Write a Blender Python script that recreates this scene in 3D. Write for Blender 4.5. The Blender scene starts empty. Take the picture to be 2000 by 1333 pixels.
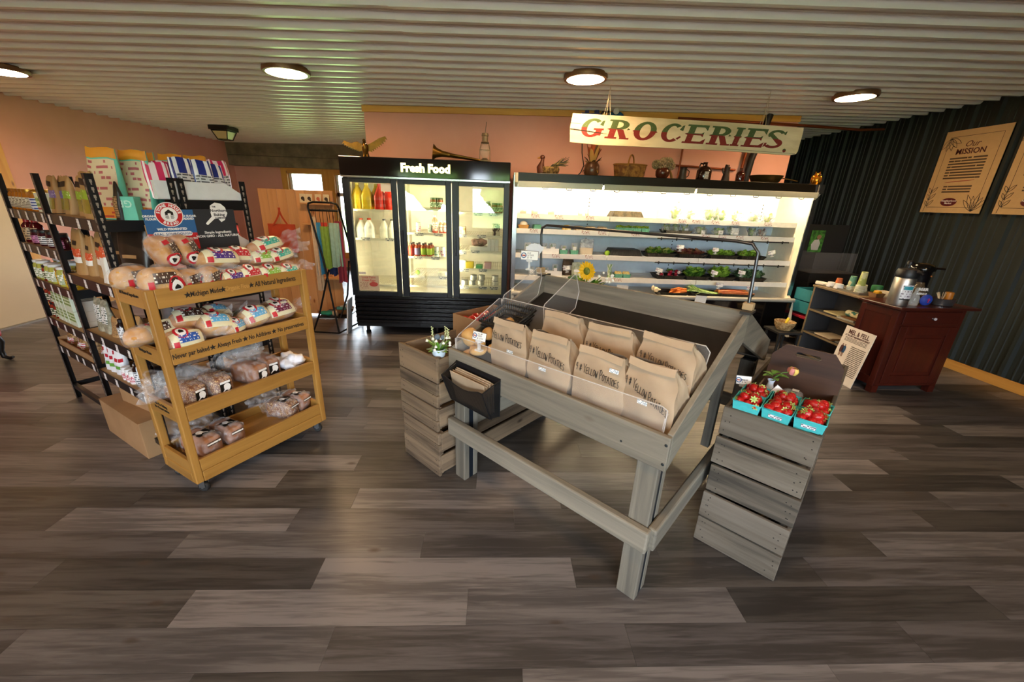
import bpy, math, random
from mathutils import Matrix, Vector
random.seed(7)
SC = bpy.context.scene
COL = SC.collection
PI = math.pi
# ------------------------------------------------------------------ camera
cd = bpy.data.cameras.new('camera'); cam = bpy.data.objects.new('camera', cd); COL.objects.link(cam)
cd.sensor_width = 36.0; cd.lens = 13.941; cd.clip_start = 0.02; cd.clip_end = 200
def _cam_rot(yaw, pitch, roll):
    f = Vector((math.sin(yaw) * math.cos(pitch), math.cos(yaw) * math.cos(pitch), -math.sin(pitch)))
    r = Vector((math.cos(yaw), -math.sin(yaw), 0)); d = f.cross(r)
    c, s = math.cos(roll), math.sin(roll)
    r2 = c * r + s * d; d2 = -s * r + c * d
    return Matrix(((r2.x, -d2.x, -f.x), (r2.y, -d2.y, -f.y), (r2.z, -d2.z, -f.z)))
cam.matrix_world = Matrix.Translation((0, 0, 1.6)) @ _cam_rot(0.0463, 0.3392, -0.0373).to_4x4()
SC.camera = cam
# ------------------------------------------------------------------ view, world
SC.view_settings.view_transform = 'Standard'; SC.view_settings.look = 'None'
SC.view_settings.gamma = 1.0; SC.view_settings.use_curve_mapping = False
SC.view_settings.exposure = 0.74
try:
    SC.cycles.use_denoising = True
    SC.cycles.max_bounces = 9; SC.cycles.transparent_max_bounces = 16
    SC.cycles.caustics_reflective = False; SC.cycles.caustics_refractive = False
    SC.cycles.sample_clamp_indirect = 6.0
except Exception:
    pass
W = bpy.data.worlds.new('world'); SC.world = W; W.use_nodes = True
wb = W.node_tree.nodes['Background']
wb.inputs['Color'].default_value = (0.80, 0.90, 1.0, 1); wb.inputs['Strength'].default_value = 17.0
def portal(name, loc, rot, sx, sy):
    l = bpy.data.lights.new(name, 'AREA'); l.shape = 'RECTANGLE'; l.size = sx; l.size_y = sy
    l.cycles.is_portal = True
    o = bpy.data.objects.new(name, l); COL.objects.link(o); o.location = loc; o.rotation_euler = rot
    return o
portal('daylight_portal', (0, -3.0, 1.55), (PI / 2, 0, 0), 5.8, 1.6)
portal('daylight_portal', (-3.2, 9.5, 1.17), (-PI / 2, 0, 0), 3.0, 1.8)

# ------------------------------------------------------------------ mesh building
class MB:
    def __init__(s): s.v = []; s.f = []; s.m = []; s.uv = {}
    def add(s, vs, fs, mi=0):
        n = len(s.v); s.v += [tuple(v) for v in vs]
        for f in fs: s.f.append(tuple(i + n for i in f)); s.m.append(mi)
        return n
    def box(s, x0, x1, y0, y1, z0, z1, mi=0, M=None):
        vs = [(x0, y0, z0), (x1, y0, z0), (x1, y1, z0), (x0, y1, z0), (x0, y0, z1), (x1, y0, z1), (x1, y1, z1), (x0, y1, z1)]
        if M is not None: vs = [M @ Vector(v) for v in vs]
        s.add(vs, [(0, 3, 2, 1), (4, 5, 6, 7), (0, 1, 5, 4), (1, 2, 6, 5), (2, 3, 7, 6), (3, 0, 4, 7)], mi); return s
    def bar(s, a, b, w, h, mi=0, up=(0, 0, 1)):
        a = Vector(a); b = Vector(b); d = (b - a); L = d.length; d.normalize(); u = Vector(up)
        if abs(d.dot(u)) > .98: u = Vector((0, 1, 0))
        sd = d.cross(u).normalized(); u = sd.cross(d)
        M = Matrix(((d.x, sd.x, u.x, a.x), (d.y, sd.y, u.y, a.y), (d.z, sd.z, u.z, a.z), (0, 0, 0, 1)))
        return s.box(0, L, -w / 2, w / 2, -h / 2, h / 2, mi, M)
    def tube(s, pts, r, n=8, mi=0, caps=True, closed=False):
        P = [Vector(p) for p in pts]; k = len(P); rs = r if isinstance(r, (list, tuple)) else [r] * k
        base = len(s.v); ref = None; rings = []
        for i, p in enumerate(P):
            if closed: d = P[(i + 1) % k] - P[i - 1]
            else: d = P[min(i + 1, k - 1)] - P[max(i - 1, 0)]
            if d.length < 1e-9: d = Vector((0, 0, 1))
            d.normalize()
            if ref is None:
                ref = Vector((0, 0, 1)) if abs(d.z) < .9 else Vector((1, 0, 0))
            a = (ref - d * ref.dot(d)); 
            if a.length < 1e-6: a = d.orthogonal()
            a.normalize(); ref = a; b = d.cross(a)
            rings.append([p + (a * math.cos(2 * PI * j / n) + b * math.sin(2 * PI * j / n)) * rs[i] for j in range(n)])
        vs = [q for R in rings for q in R]; fs = []
        for i in range(k if closed else k - 1):
            i2 = (i + 1) % k
            for j in range(n): fs.append((i * n + j, i * n + (j + 1) % n, i2 * n + (j + 1) % n, i2 * n + j))
        if caps and not closed:
            fs.append(tuple(range(n))[::-1]); fs.append(tuple((k - 1) * n + j for j in range(n)))
        s.add(vs, fs, mi); return s
    def lathe(s, prof, n=16, c=(0, 0, 0), mi=0, M=None, sy=1.0):
        vs = []; fs = []; k = len(prof)
        for (r, z) in prof:
            for j in range(n):
                a = 2 * PI * j / n; vs.append(Vector((c[0] + r * math.cos(a), c[1] + sy * r * math.sin(a), c[2] + z)))
        if M is not None: vs = [M @ v for v in vs]
        for i in range(k - 1):
            for j in range(n): fs.append((i * n + j, i * n + (j + 1) % n, (i + 1) * n + (j + 1) % n, (i + 1) * n + j))
        if prof[0][0] > 1e-5: fs.append(tuple(range(n))[::-1])
        if prof[-1][0] > 1e-5: fs.append(tuple((k - 1) * n + j for j in range(n)))
        s.add(vs, fs, mi); return s
    def prism(s, poly, d0, d1, mi=0, M=None):
        n = len(poly); vs = [Vector((p[0], p[1], d0)) for p in poly] + [Vector((p[0], p[1], d1)) for p in poly]
        if M is not None: vs = [M @ v for v in vs]
        fs = [tuple(range(n))[::-1], tuple(range(n, 2 * n))] + [(i, (i + 1) % n, n + (i + 1) % n, n + i) for i in range(n)]
        s.add(vs, fs, mi); return s
    def grid(s, fn, nu, nv, mi=0, wrapu=False, wrapv=False):
        U = nu if wrapu else nu + 1; V = nv if wrapv else nv + 1
        base = len(s.v)
        vs = [Vector(fn(i / nu, j / nv)) for i in range(U) for j in range(V)]
        fs = [(i * V + j, ((i + 1) % U) * V + j, ((i + 1) % U) * V + (j + 1) % V, i * V + (j + 1) % V) for i in range(nu) for j in range(nv)]
        for i in range(U):
            for j in range(V): s.uv[base + i * V + j] = (i / nu, j / nv)
        s.add(vs, fs, mi); return s
    def ball(s, c, r, nu=12, nv=8, mi=0, fn=None, M=None):
        rx, ry, rz = r if isinstance(r, (list, tuple)) else (r, r, r)
        vs = []; fs = []
        for i in range(nv + 1):
            th = PI * i / nv
            for j in range(nu):
                ph = 2 * PI * j / nu; d = Vector((math.sin(th) * math.cos(ph), math.sin(th) * math.sin(ph), -math.cos(th)))
                k = fn(d) if fn else 1.0
                vs.append(Vector((d.x * rx * k, d.y * ry * k, d.z * rz * k)))
        if M is not None: vs = [M @ v for v in vs]
        vs = [v + Vector(c) for v in vs]
        for i in range(nv):
            for j in range(nu): fs.append((i * nu + j, i * nu + (j + 1) % nu, (i + 1) * nu + (j + 1) % nu, (i + 1) * nu + j))
        s.add(vs, fs, mi); return s
    def xf(s, M, start=0):
        for i in range(start, len(s.v)): s.v[i] = tuple(M @ Vector(s.v[i]))
        return s
    def mesh(s, name, mats, smooth=None):
        me = bpy.data.meshes.new(name); me.from_pydata(s.v, [], s.f); 
        for m in (mats if isinstance(mats, (list, tuple)) else [mats]): me.materials.append(m)
        if any(s.m): me.polygons.foreach_set('material_index', s.m)
        if s.uv:
            uvl = me.uv_layers.new(name='UVMap')
            for lp in me.loops:
                uvl.data[lp.index].uv = s.uv.get(lp.vertex_index, (0, 0))
        me.validate(); me.update()
        if smooth:
            me.polygons.foreach_set('use_smooth', [True] * len(me.polygons))
            if smooth < 3: me.set_sharp_from_angle(angle=smooth)
        return me
def T(name, label, cat, loc=(0, 0, 0), rz=0.0, group=None, rot=None):
    o = bpy.data.objects.new(name, None); COL.objects.link(o); o.empty_display_size = .05
    o.location = loc; o.rotation_euler = rot if rot else (0, 0, rz)
    tag(o, label, cat, group); return o
def tag(o, label=None, cat=None, group=None, kind=None):
    if label: o['label'] = label
    if cat: o['category'] = cat
    if group: o['group'] = group
    if kind: o['kind'] = kind
    return o
def O(name, mb, mat, parent=None, loc=(0, 0, 0), rot=(0, 0, 0), smooth=None, bevel=0, label=None, kind=None):
    me = mb.mesh(name, mat, smooth) if isinstance(mb, MB) else mb
    o = bpy.data.objects.new(name, me); COL.objects.link(o)
    o.location = loc; o.rotation_euler = rot
    if parent is not None: o.parent = parent
    if bevel:
        b = o.modifiers.new('edge', 'BEVEL'); b.width = bevel; b.segments = 2; b.limit_method = 'ANGLE'; b.angle_limit = .9
    if label: o['label'] = label
    if kind: o['kind'] = kind
    return o
def copy_tree(src, loc=None, rz=None, label=None, parent=None, rot=None, scale=None, group=None):
    c = src.copy(); COL.objects.link(c); c.parent = parent
    if loc is not None: c.location = loc
    if rz is not None: c.rotation_euler = (0, 0, rz)
    if rot is not None: c.rotation_euler = rot
    if scale is not None: c.scale = scale if isinstance(scale, (tuple, list)) else (scale,) * 3
    if label: c['label'] = label
    if group: c['group'] = group
    for ch in src.children: copy_tree(ch, parent=c)
    return c
def place(loc, rz): return Matrix.Translation(loc) @ Matrix.Rotation(rz, 4, 'Z')
def RX(a): return Matrix.Rotation(a, 4, 'X')
def RY(a): return Matrix.Rotation(a, 4, 'Y')
def RZ(a): return Matrix.Rotation(a, 4, 'Z')
def TR(x, y, z): return Matrix.Translation((x, y, z))
ORD = ['first', 'second', 'third', 'fourth', 'fifth', 'sixth', 'seventh', 'eighth', 'ninth', 'tenth', 'eleventh', 'twelfth']
# ------------------------------------------------------------------ materials
_M = {}
def _new(name):
    m = bpy.data.materials.new(name); m.use_nodes = True
    nt = m.node_tree; b = nt.nodes['Principled BSDF']; return m, nt, b
def _obj(nt, scale=(1, 1, 1), kind='Object'):
    tc = nt.nodes.new('ShaderNodeTexCoord'); mp = nt.nodes.new('ShaderNodeMapping')
    mp.inputs['Scale'].default_value = scale; nt.links.new(tc.outputs[kind], mp.inputs['Vector']); return mp
def _ramp(nt, stops):
    r = nt.nodes.new('ShaderNodeValToRGB'); e = r.color_ramp.elements
    while len(e) < len(stops): e.new(.5)
    for i, (p, c) in enumerate(stops): e[i].position = p; e[i].color = (*c, 1)
    return r
def _noise(nt, vec, scale, detail=4, rough=.55, dist=0):
    n = nt.nodes.new('ShaderNodeTexNoise'); n.inputs['Scale'].default_value = scale
    n.inputs['Detail'].default_value = detail; n.inputs['Roughness'].default_value = rough; n.inputs['Distortion'].default_value = dist
    if vec: nt.links.new(vec.outputs[0], n.inputs['Vector'])
    return n
def _bump(nt, b, src, strength, dist=.01):
    bp = nt.nodes.new('ShaderNodeBump'); bp.inputs['Strength'].default_value = strength; bp.inputs['Distance'].default_value = dist
    nt.links.new(src, bp.inputs['Height']); nt.links.new(bp.outputs[0], b.inputs['Normal'])
def lin(h):
    if isinstance(h, str):
        h = h.lstrip('#'); c = [int(h[i:i + 2], 16) / 255 for i in (0, 2, 4)]
        return tuple(x / 12.92 if x <= .04045 else ((x + .055) / 1.055) ** 2.4 for x in c)
    return h
def plain(name, col, rough=.5, metal=0, vary=.0, scale=20, bump=0, spec=.5, coat=0, sss=0):
    if name in _M: return _M[name]
    m, nt, b = _new(name); c = lin(col)
    b.inputs['Roughness'].default_value = rough; b.inputs['Metallic'].default_value = metal
    b.inputs['Specular IOR Level'].default_value = spec
    if coat: b.inputs['Coat Weight'].default_value = coat; b.inputs['Coat Roughness'].default_value = .12
    v = max(vary, .04)
    mp = _obj(nt); n = _noise(nt, mp, scale)
    r = _ramp(nt, [(.3, tuple(x * (1 - v) for x in c)), (.7, tuple(min(1, x * (1 + v)) for x in c))])
    nt.links.new(n.outputs['Fac'], r.inputs[0]); nt.links.new(r.outputs[0], b.inputs['Base Color'])
    if bump: _bump(nt, b, n.outputs['Fac'], bump)
    _M[name] = m; return m
def duo(name, c1, c2, scale=8, lo=.4, hi=.6, rough=.6, bump=0, detail=5, metal=0, stretch=(1, 1, 1)):
    if name in _M: return _M[name]
    m, nt, b = _new(name); mp = _obj(nt, stretch); n = _noise(nt, mp, scale, detail)
    r = _ramp(nt, [(lo, lin(c1)), (hi, lin(c2))]); nt.links.new(n.outputs['Fac'], r.inputs[0])
    nt.links.new(r.outputs[0], b.inputs['Base Color']); b.inputs['Roughness'].default_value = rough; b.inputs['Metallic'].default_value = metal
    if bump: _bump(nt, b, n.outputs['Fac'], bump)
    _M[name] = m; return m
def wood(name, dark, light, axis='x', rough=.55, fine=26, contrast=1.0, rnd=.25, knots=None, bump=.15, coat=0, third=None):
    if name in _M: return _M[name]
    m, nt, b = _new(name); st = [1, 1, 1]; st['xyz'.index(axis)] = .06
    mp = _obj(nt, tuple(st)); inf = nt.nodes.new('ShaderNodeObjectInfo')
    ad = nt.nodes.new('ShaderNodeVectorMath'); ad.operation = 'MULTIPLY_ADD'
    nt.links.new(inf.outputs['Random'], ad.inputs[0]); ad.inputs[1].default_value = (7.3, 3.1, 5.7); nt.links.new(mp.outputs[0], ad.inputs[2])
    n = _noise(nt, ad, fine, 6, .6, .6); n2 = _noise(nt, ad, fine * .22, 3, .5, .3)
    mx = nt.nodes.new('ShaderNodeMath'); mx.operation = 'MULTIPLY_ADD'; nt.links.new(n2.outputs['Fac'], mx.inputs[0]); mx.inputs[1].default_value = .5
    ms = nt.nodes.new('ShaderNodeMath'); ms.operation = 'MULTIPLY'; nt.links.new(n.outputs['Fac'], ms.inputs[0]); ms.inputs[1].default_value = .5
    nt.links.new(ms.outputs[0], mx.inputs[2])
    h = .16 / max(contrast, .01)
    st_ = [(.5 - h, lin(dark)), (.5 + h, lin(light))]
    if third: st_ = [(.5 - h, lin(dark)), (.5, lin(third)), (.5 + h, lin(light))]
    r = _ramp(nt, st_); nt.links.new(mx.outputs[0], r.inputs[0]); col = r.outputs[0]
    if knots:
        kp = _obj(nt, tuple(.45 if 'xyz'[i] == axis else 1 for i in range(3)))
        k2 = nt.nodes.new('ShaderNodeVectorMath'); k2.operation = 'MULTIPLY_ADD'; nt.links.new(inf.outputs['Random'], k2.inputs[0]); k2.inputs[1].default_value = (13, 9, 17); nt.links.new(kp.outputs[0], k2.inputs[2])
        vo = nt.nodes.new('ShaderNodeTexVoronoi'); vo.inputs['Scale'].default_value = 5.5; nt.links.new(k2.outputs[0], vo.inputs['Vector'])
        kr = _ramp(nt, [(.03, (1, 1, 1)), (.10, (0, 0, 0))]); nt.links.new(vo.outputs['Distance'], kr.inputs[0])
        mk = nt.nodes.new('ShaderNodeMix'); mk.data_type = 'RGBA'; nt.links.new(kr.outputs[0], mk.inputs[0]); nt.links.new(col, mk.inputs[6]); mk.inputs[7].default_value = (*lin(knots), 1); col = mk.outputs[2]
    hs = nt.nodes.new('ShaderNodeHueSaturation'); mr = nt.nodes.new('ShaderNodeMapRange')
    nt.links.new(inf.outputs['Random'], mr.inputs[0]); mr.inputs[3].default_value = 1 - rnd; mr.inputs[4].default_value = 1 + rnd
    nt.links.new(mr.outputs[0], hs.inputs['Value']); nt.links.new(col, hs.inputs['Color']); nt.links.new(hs.outputs[0], b.inputs['Base Color'])
    b.inputs['Roughness'].default_value = rough
    if coat: b.inputs['Coat Weight'].default_value = coat; b.inputs['Coat Roughness'].default_value = .15
    _bump(nt, b, mx.outputs[0], bump, .004)
    _M[name] = m; return m
def emit(name, col, strength):
    if name in _M: return _M[name]
    m, nt, b = _new(name); b.inputs['Base Color'].default_value = (*lin(col), 1)
    b.inputs['Emission Color'].default_value = (*lin(col), 1); b.inputs['Emission Strength'].default_value = strength
    _M[name] = m; return m
def clear(name, col='#ffffff', alpha=.12, rough=.08, spec=.5, vary=0):
    if name in _M: return _M[name]
    m, nt, b = _new(name); b.inputs['Base Color'].default_value = (*lin(col), 1); b.inputs['Alpha'].default_value = alpha
    b.inputs['Roughness'].default_value = rough; b.inputs['Specular IOR Level'].default_value = spec
    mp = _obj(nt); n = _noise(nt, mp, 30, 3)
    if vary:
        r = nt.nodes.new('ShaderNodeMapRange'); nt.links.new(n.outputs['Fac'], r.inputs[0]); r.inputs[1].default_value = .35; r.inputs[2].default_value = .7
        r.inputs[3].default_value = alpha * (1 - vary); r.inputs[4].default_value = min(1, alpha * (1 + vary)); nt.links.new(r.outputs[0], b.inputs['Alpha'])
        _bump(nt, b, n.outputs['Fac'], .6, .02)
    _M[name] = m; return m
def pane(name, tint='#ffffff', refl=1.0):
    """Thin glass: a mirror layer by Fresnel over clear transmission."""
    if name in _M: return _M[name]
    m, nt, b = _new(name); nt.nodes.remove(b); out = nt.nodes['Material Output']
    t = nt.nodes.new('ShaderNodeBsdfTransparent'); t.inputs[0].default_value = (*lin(tint), 1)
    g = nt.nodes.new('ShaderNodeBsdfGlossy'); g.inputs['Roughness'].default_value = .01
    fr = nt.nodes.new('ShaderNodeFresnel'); fr.inputs[0].default_value = 1.5
    ml = nt.nodes.new('ShaderNodeMath'); ml.operation = 'MULTIPLY'; ml.use_clamp = True; nt.links.new(fr.outputs[0], ml.inputs[0]); ml.inputs[1].default_value = refl
    mx = nt.nodes.new('ShaderNodeMixShader'); nt.links.new(ml.outputs[0], mx.inputs[0]); nt.links.new(t.outputs[0], mx.inputs[1]); nt.links.new(g.outputs[0], mx.inputs[2])
    nt.links.new(mx.outputs[0], out.inputs[0]); _M[name] = m; return m
def stripes(name, c1, c2, n=9, rough=.3, vert=True, wob=.15):
    """Printed stripes across a sheet's UV."""
    if name in _M: return _M[name]
    m, nt, b = _new(name); mp = _obj(nt, (1, 1, 1), 'UV'); w = nt.nodes.new('ShaderNodeTexWave'); w.bands_direction = 'X' if vert else 'Y'
    w.inputs['Scale'].default_value = n * .314; w.inputs['Distortion'].default_value = wob; nt.links.new(mp.outputs[0], w.inputs['Vector'])
    r = _ramp(nt, [(.48, lin(c1)), (.52, lin(c2))]); nt.links.new(w.outputs['Fac'], r.inputs[0]); nt.links.new(r.outputs[0], b.inputs['Base Color'])
    b.inputs['Roughness'].default_value = rough; _M[name] = m; return m
def smallprint(name, bg, ink, lines=6, rough=.5, dense=.5, words=14):
    """Flat print too small to read: rows of ink dashes over the sheet's UV."""
    if name in _M: return _M[name]
    m, nt, b = _new(name); tc = nt.nodes.new('ShaderNodeTexCoord'); sx = nt.nodes.new('ShaderNodeSeparateXYZ'); nt.links.new(tc.outputs['UV'], sx.inputs[0])
    my = nt.nodes.new('ShaderNodeMath'); my.operation = 'MULTIPLY'; my.inputs[1].default_value = lines; nt.links.new(sx.outputs[1], my.inputs[0])
    fr = nt.nodes.new('ShaderNodeMath'); fr.operation = 'FRACT'; nt.links.new(my.outputs[0], fr.inputs[0])
    fl = nt.nodes.new('ShaderNodeMath'); fl.operation = 'FLOOR'; nt.links.new(my.outputs[0], fl.inputs[0])
    cx = nt.nodes.new('ShaderNodeCombineXYZ'); mm = nt.nodes.new('ShaderNodeMath'); mm.operation = 'MULTIPLY'; mm.inputs[1].default_value = words; nt.links.new(sx.outputs[0], mm.inputs[0])
    nt.links.new(mm.outputs[0], cx.inputs[0]); m7 = nt.nodes.new('ShaderNodeMath'); m7.operation = 'MULTIPLY'; m7.inputs[1].default_value = 7.77; nt.links.new(fl.outputs[0], m7.inputs[0]); nt.links.new(m7.outputs[0], cx.inputs[1])
    n = _noise(nt, cx, 1.0, 2)
    c1 = nt.nodes.new('ShaderNodeMath'); c1.operation = 'COMPARE'; c1.inputs[1].default_value = .5; c1.inputs[2].default_value = .26; nt.links.new(fr.outputs[0], c1.inputs[0])
    c2 = nt.nodes.new('ShaderNodeMath'); c2.operation = 'GREATER_THAN'; c2.inputs[1].default_value = 1 - dense - .02; nt.links.new(n.outputs['Fac'], c2.inputs[0])
    a = nt.nodes.new('ShaderNodeMath'); a.operation = 'MULTIPLY'; nt.links.new(c1.outputs[0], a.inputs[0]); nt.links.new(c2.outputs[0], a.inputs[1])
    mx = nt.nodes.new('ShaderNodeMix'); mx.data_type = 'RGBA'; nt.links.new(a.outputs[0], mx.inputs[0]); mx.inputs[6].default_value = (*lin(bg), 1); mx.inputs[7].default_value = (*lin(ink), 1)
    nt.links.new(mx.outputs[2], b.inputs['Base Color']); b.inputs['Roughness'].default_value = rough; _M[name] = m; return m
# ------------------------------------------------------------------ lettering
_txt = {}
def textmesh(body, size, bold=0.0, shear=0.0, depth=.0006, align='CENTER', spacing=1.0, res=2):
    k = (body, size, bold, shear, depth, align, spacing)
    if k in _txt: return _txt[k]
    c = bpy.data.curves.new('lettering', 'FONT'); c.body = body; c.size = size; c.align_x = align; c.align_y = 'CENTER'
    c.offset = bold; c.shear = shear; c.extrude = depth; c.resolution_u = res; c.space_character = spacing
    o = bpy.data.objects.new('lettering_source', c)
    me = bpy.data.meshes.new_from_object(o); bpy.data.objects.remove(o); bpy.data.curves.remove(c)
    me.name = 'lettering'; _txt[k] = me; return me
def text(body, size, mat, parent, M, bold=0.0, shear=0.0, depth=.0006, align='CENTER', spacing=1.0, name='lettering', stretch=None):
    me = textmesh(body, size, bold, shear, depth, align, spacing)
    if len(me.materials) and me.materials[0] is not mat: me = me.copy(); me.materials.clear()
    if not len(me.materials): me.materials.append(mat)
    o = bpy.data.objects.new(name, me); COL.objects.link(o); o.parent = parent
    if stretch: M = M @ Matrix.Diagonal((*stretch, 1, 1))
    o.matrix_local = M; return o
# matrix for print on an upright face: local X = along, Y = up, Z = towards viewer
def face(x, y, z, yaw=0.0, lean=0.0): return TR(x, y, z) @ RZ(yaw) @ RX(PI / 2 + lean)
# single-stroke marker lettering
STK = {'Y': [[(0, 1), (.5, .5), (1, 1)], [(.5, .5), (.45, 0)]], 'E': [[(.9, 1), (.1, .95), (0, 0), (.9, .02)], [(.05, .5), (.75, .52)]],
       'L': [[(.1, 1), (.05, 0), (.9, .03)]], 'O': [[(.5, 1), (.1, .8), (0, .4), (.25, .02), (.7, .05), (.98, .45), (.85, .85), (.5, 1)]],
       'W': [[(0, 1), (.25, 0), (.5, .7), (.75, 0), (1.05, 1.05)]], 'P': [[(.12, -.05), (.15, 1)], [(0, .95), (.6, 1.05), (.9, .8), (.7, .5), (.15, .45)]],
       'T': [[(0, .97), (1, 1.03)], [(.5, 1), (.45, 0)]], 'A': [[(0, 0), (.5, 1), (.95, 0)], [(.2, .4), (.8, .42)]],
       'S': [[(.9, .9), (.5, 1.02), (.1, .8), (.4, .52), (.85, .3), (.6, 0), (.05, .1)]], '4': [[(.3, 1), (.05, .45), (.95, .5)], [(.75, 1.05), (.65, -.1)]],
       '#': [[(.35, 1), (.2, 0)], [(.75, 1.02), (.6, .02)], [(0, .68), (1, .75)], [(0, .3), (.95, .37)]], '$': [[(.9, .85), (.5, 1), (.1, .78), (.5, .5), (.9, .25), (.5, 0), (.1, .12)], [(.5, 1.15), (.5, -.15)]],
       '/': [[(.9, 1.1), (.1, -.1)]], 'I': [[(.5, 1), (.5, 0)]], 'D': [[(.1, 0), (.12, 1), (.7, .85), (.9, .4), (.6, .05), (.1, 0)]], 'R': [[(.1, 0), (.12, 1), (.75, .95), (.8, .6), (.1, .5), (.9, 0)]],
       'B': [[(.1, 0), (.12, 1), (.7, .9), (.6, .55), (.15, .5), (.85, .4), (.7, .02), (.1, 0)]], 'N': [[(.05, 0), (.1, 1), (.85, 0), (.9, 1)]], 'C': [[(.9, .85), (.5, 1), (.1, .6), (.2, .1), (.9, .1)]],
       '2': [[(.1, .8), (.5, 1), (.85, .75), (.1, 0), (.9, .02)]], '5': [[(.85, 1), (.2, 1), (.15, .6), (.7, .6), (.8, .2), (.1, 0)]], '0': [[(.5, 1), (.1, .6), (.3, 0), (.8, .2), (.8, .8), (.5, 1)]], '.': [[(.4, .05), (.5, 0)]], 'F': [[(.9, 1), (.1, .97), (.05, 0)], [(.07, .5), (.7, .52)]], 'K': [[(.1, 1), (.08, 0)], [(.85, .95), (.12, .45), (.9, 0)]], 'U': [[(.05, 1), (.1, .2), (.5, 0), (.9, .2), (.9, 1)]]}
def strokes(mb, s, h, w, gap, x0=0, z0=0, y=0, r=.0012, caps2=1.25, drop=0.0, seed=0, mi=0):
    rn = random.Random(seed); x = x0; first = True
    for ch in s:
        if ch == ' ': x += w * .8; first = True; continue
        k = caps2 if first and ch.isalpha() else 1.0; j = rn.uniform(-.08, .08)
        for pl in STK[ch.upper()]:
            P = [(x + w * k * p[0] + rn.uniform(-.03, .03) * w, y, z0 + drop * (x - x0) + h * k * (p[1] + j)) for p in pl]
            mb.tube(P, r, 4, mi)
        x += w * k + gap; first = False
    return x
# ------------------------------------------------------------------ the room
XL, XR, YF, YB, YA = -5.68, 5.12, -3.0, 5.5, 9.5      # side walls, wall behind the camera, grocery wall, alcove end
CZ, CT = 2.66, .02                                    # ceiling height at x = 0 and its gentle fall to the left
def ceil_z(x): return CZ + CT * x
PINK = duo('salmon_paint', '#e0a592', '#e6ac9a', 3, .3, .7, .75, .05)
TANM = plain('tan_metal_sheet', '#ece8e0', .28, .0, .04, 3, 0, .6)
DARKM = plain('dark_green_metal_sheet', '#262c2a', .62, .0, .06, 4, 0, .3)
PINE = wood('yellow_pine', '#c98a34', '#e8b355', 'x', .5, 20, .9, .08, '#8a5220')
PINEZ = wood('yellow_pine_upright', '#c98a34', '#e8b355', 'z', .5, 20, .9, .08, '#8a5220')
def struct(name, mb, mat, parent=None, smooth=None, bevel=0):
    o = O(name, mb, mat, parent, smooth=smooth, bevel=bevel)
    if parent is None: o['kind'] = 'structure'
    return o
# floor: a slab with vinyl planks laid on it, rows running left to right
PT = [wood('vinyl_plank_%d' % i, d, l, 'x', .36, 64, 2.3, .10, '#40362f', .10, 0)
      for i, (d, l) in enumerate([('#2e2b29', '#433f3c'), ('#3b3735', '#565150'), ('#484443', '#645f5d'), ('#544f4d', '#746e6b'), ('#35312e', '#4f4a46')])]
floor = struct('floor', MB().box(XL - .1, XR + .1, YF - .1, YA + .1, -.12, -.006), plain('floor_underlay', '#2a2522', .9))
PW, PL, PY0 = .1585, 1.15, .800
END = {0: .126, 1: .55, 2: -.09, 3: .385, 4: -.33, 5: .125, 6: -.76, 7: -1.24, 8: .3, 9: -.55}
TONE = {(0, 0): 3, (0, -1): 0, (1, -1): 1, (1, 0): 1, (1, -2): 2, (2, 0): 2, (2, -1): 3, (2, 1): 0, (2, -2): 4, (3, -1): 3, (3, 0): 4, (3, -2): 0, (3, 1): 1, (4, 0): 1, (4, 1): 4, (4, -1): 2, (4, 2): 2, (5, -1): 1, (5, 0): 1, (5, 2): 0, (5, -2): 3, (6, 0): 3, (6, -1): 4, (7, 0): 4, (7, 1): 3}
pm = []
for i in range(5):
    b = MB().box(0, PL - .0008, 0, PW - .0008, -.006, 0); pm.append(b.mesh('plank', PT[i]))
rp = random.Random(3)
far = MB(); row = -24
while True:
    y = PY0 + row * PW
    if y > YA: break
    e = END.get(row, rp.uniform(0, PL)); k0 = math.floor((XL - e) / PL)
    for k in range(k0, k0 + 12):
        x = e + k * PL; x0 = max(x, XL); x1 = min(x + PL, XR)
        if x1 - x0 < .02: continue
        tone = TONE.get((row, k), rp.choice([0, 1, 1, 2, 2, 3, 3, 4]))
        if -1 <= row <= 24 and y < 4.75:
            o = O('plank', pm[tone], None, floor, (x0, y, 0)); o.scale.x = (x1 - x0) / PL
        else: far.box(x0, x1 - .002, y, y + PW - .002, -.006, 0, tone)
    row += 1
O('plank_field', far, PT, floor, kind='stuff')
# ceiling: ribbed tan metal sheets with a lapped seam, falling gently to the left
ceiling = struct('ceiling', MB().box(XL - .3, XR + .3, YF - .3, YA + .3, .035, .15), plain('ceiling_deck', '#6a6258', .9))
ceiling.location = (0, 0, CZ); ceiling.rotation_euler = (0, -math.atan(CT), 0)
RP = .185
def rib_profile(p):   # (offset along, depth) of one rib pitch, depth < 0 hangs into the room
    return [(0, 0), (.018, -.032), (.052, -.032), (.070, 0), (.100, 0), (.106, -.005), (.114, -.005), (.120, 0), (.146, 0), (.152, -.005), (.160, -.005), (.166, 0)]
def sheet(n, L):
    pr = [(k * RP + a, d) for k in range(n) for a, d in rib_profile(0)] + [(n * RP, 0)]
    mb = MB(); vs = []; fs = []
    for a, d in pr: vs += [(0, a, d), (L, a, d)]
    for i in range(len(pr) - 1): fs.append((2 * i, 2 * i + 2, 2 * i + 3, 2 * i + 1))
    mb.add(vs, fs); return mb
S1 = sheet(5, 5.1).mesh('metal_sheet', TANM); S2 = sheet(5, 5.9).mesh('metal_sheet', TANM)
yy = YF - .1
while yy < YA:
    O('metal_sheet', S1, None, ceiling, (XL - .06, yy, .028)); O('metal_sheet', S2, None, ceiling, (XL + 5.02, yy, .025))
    yy += 5 * RP
sm = MB()
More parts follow.
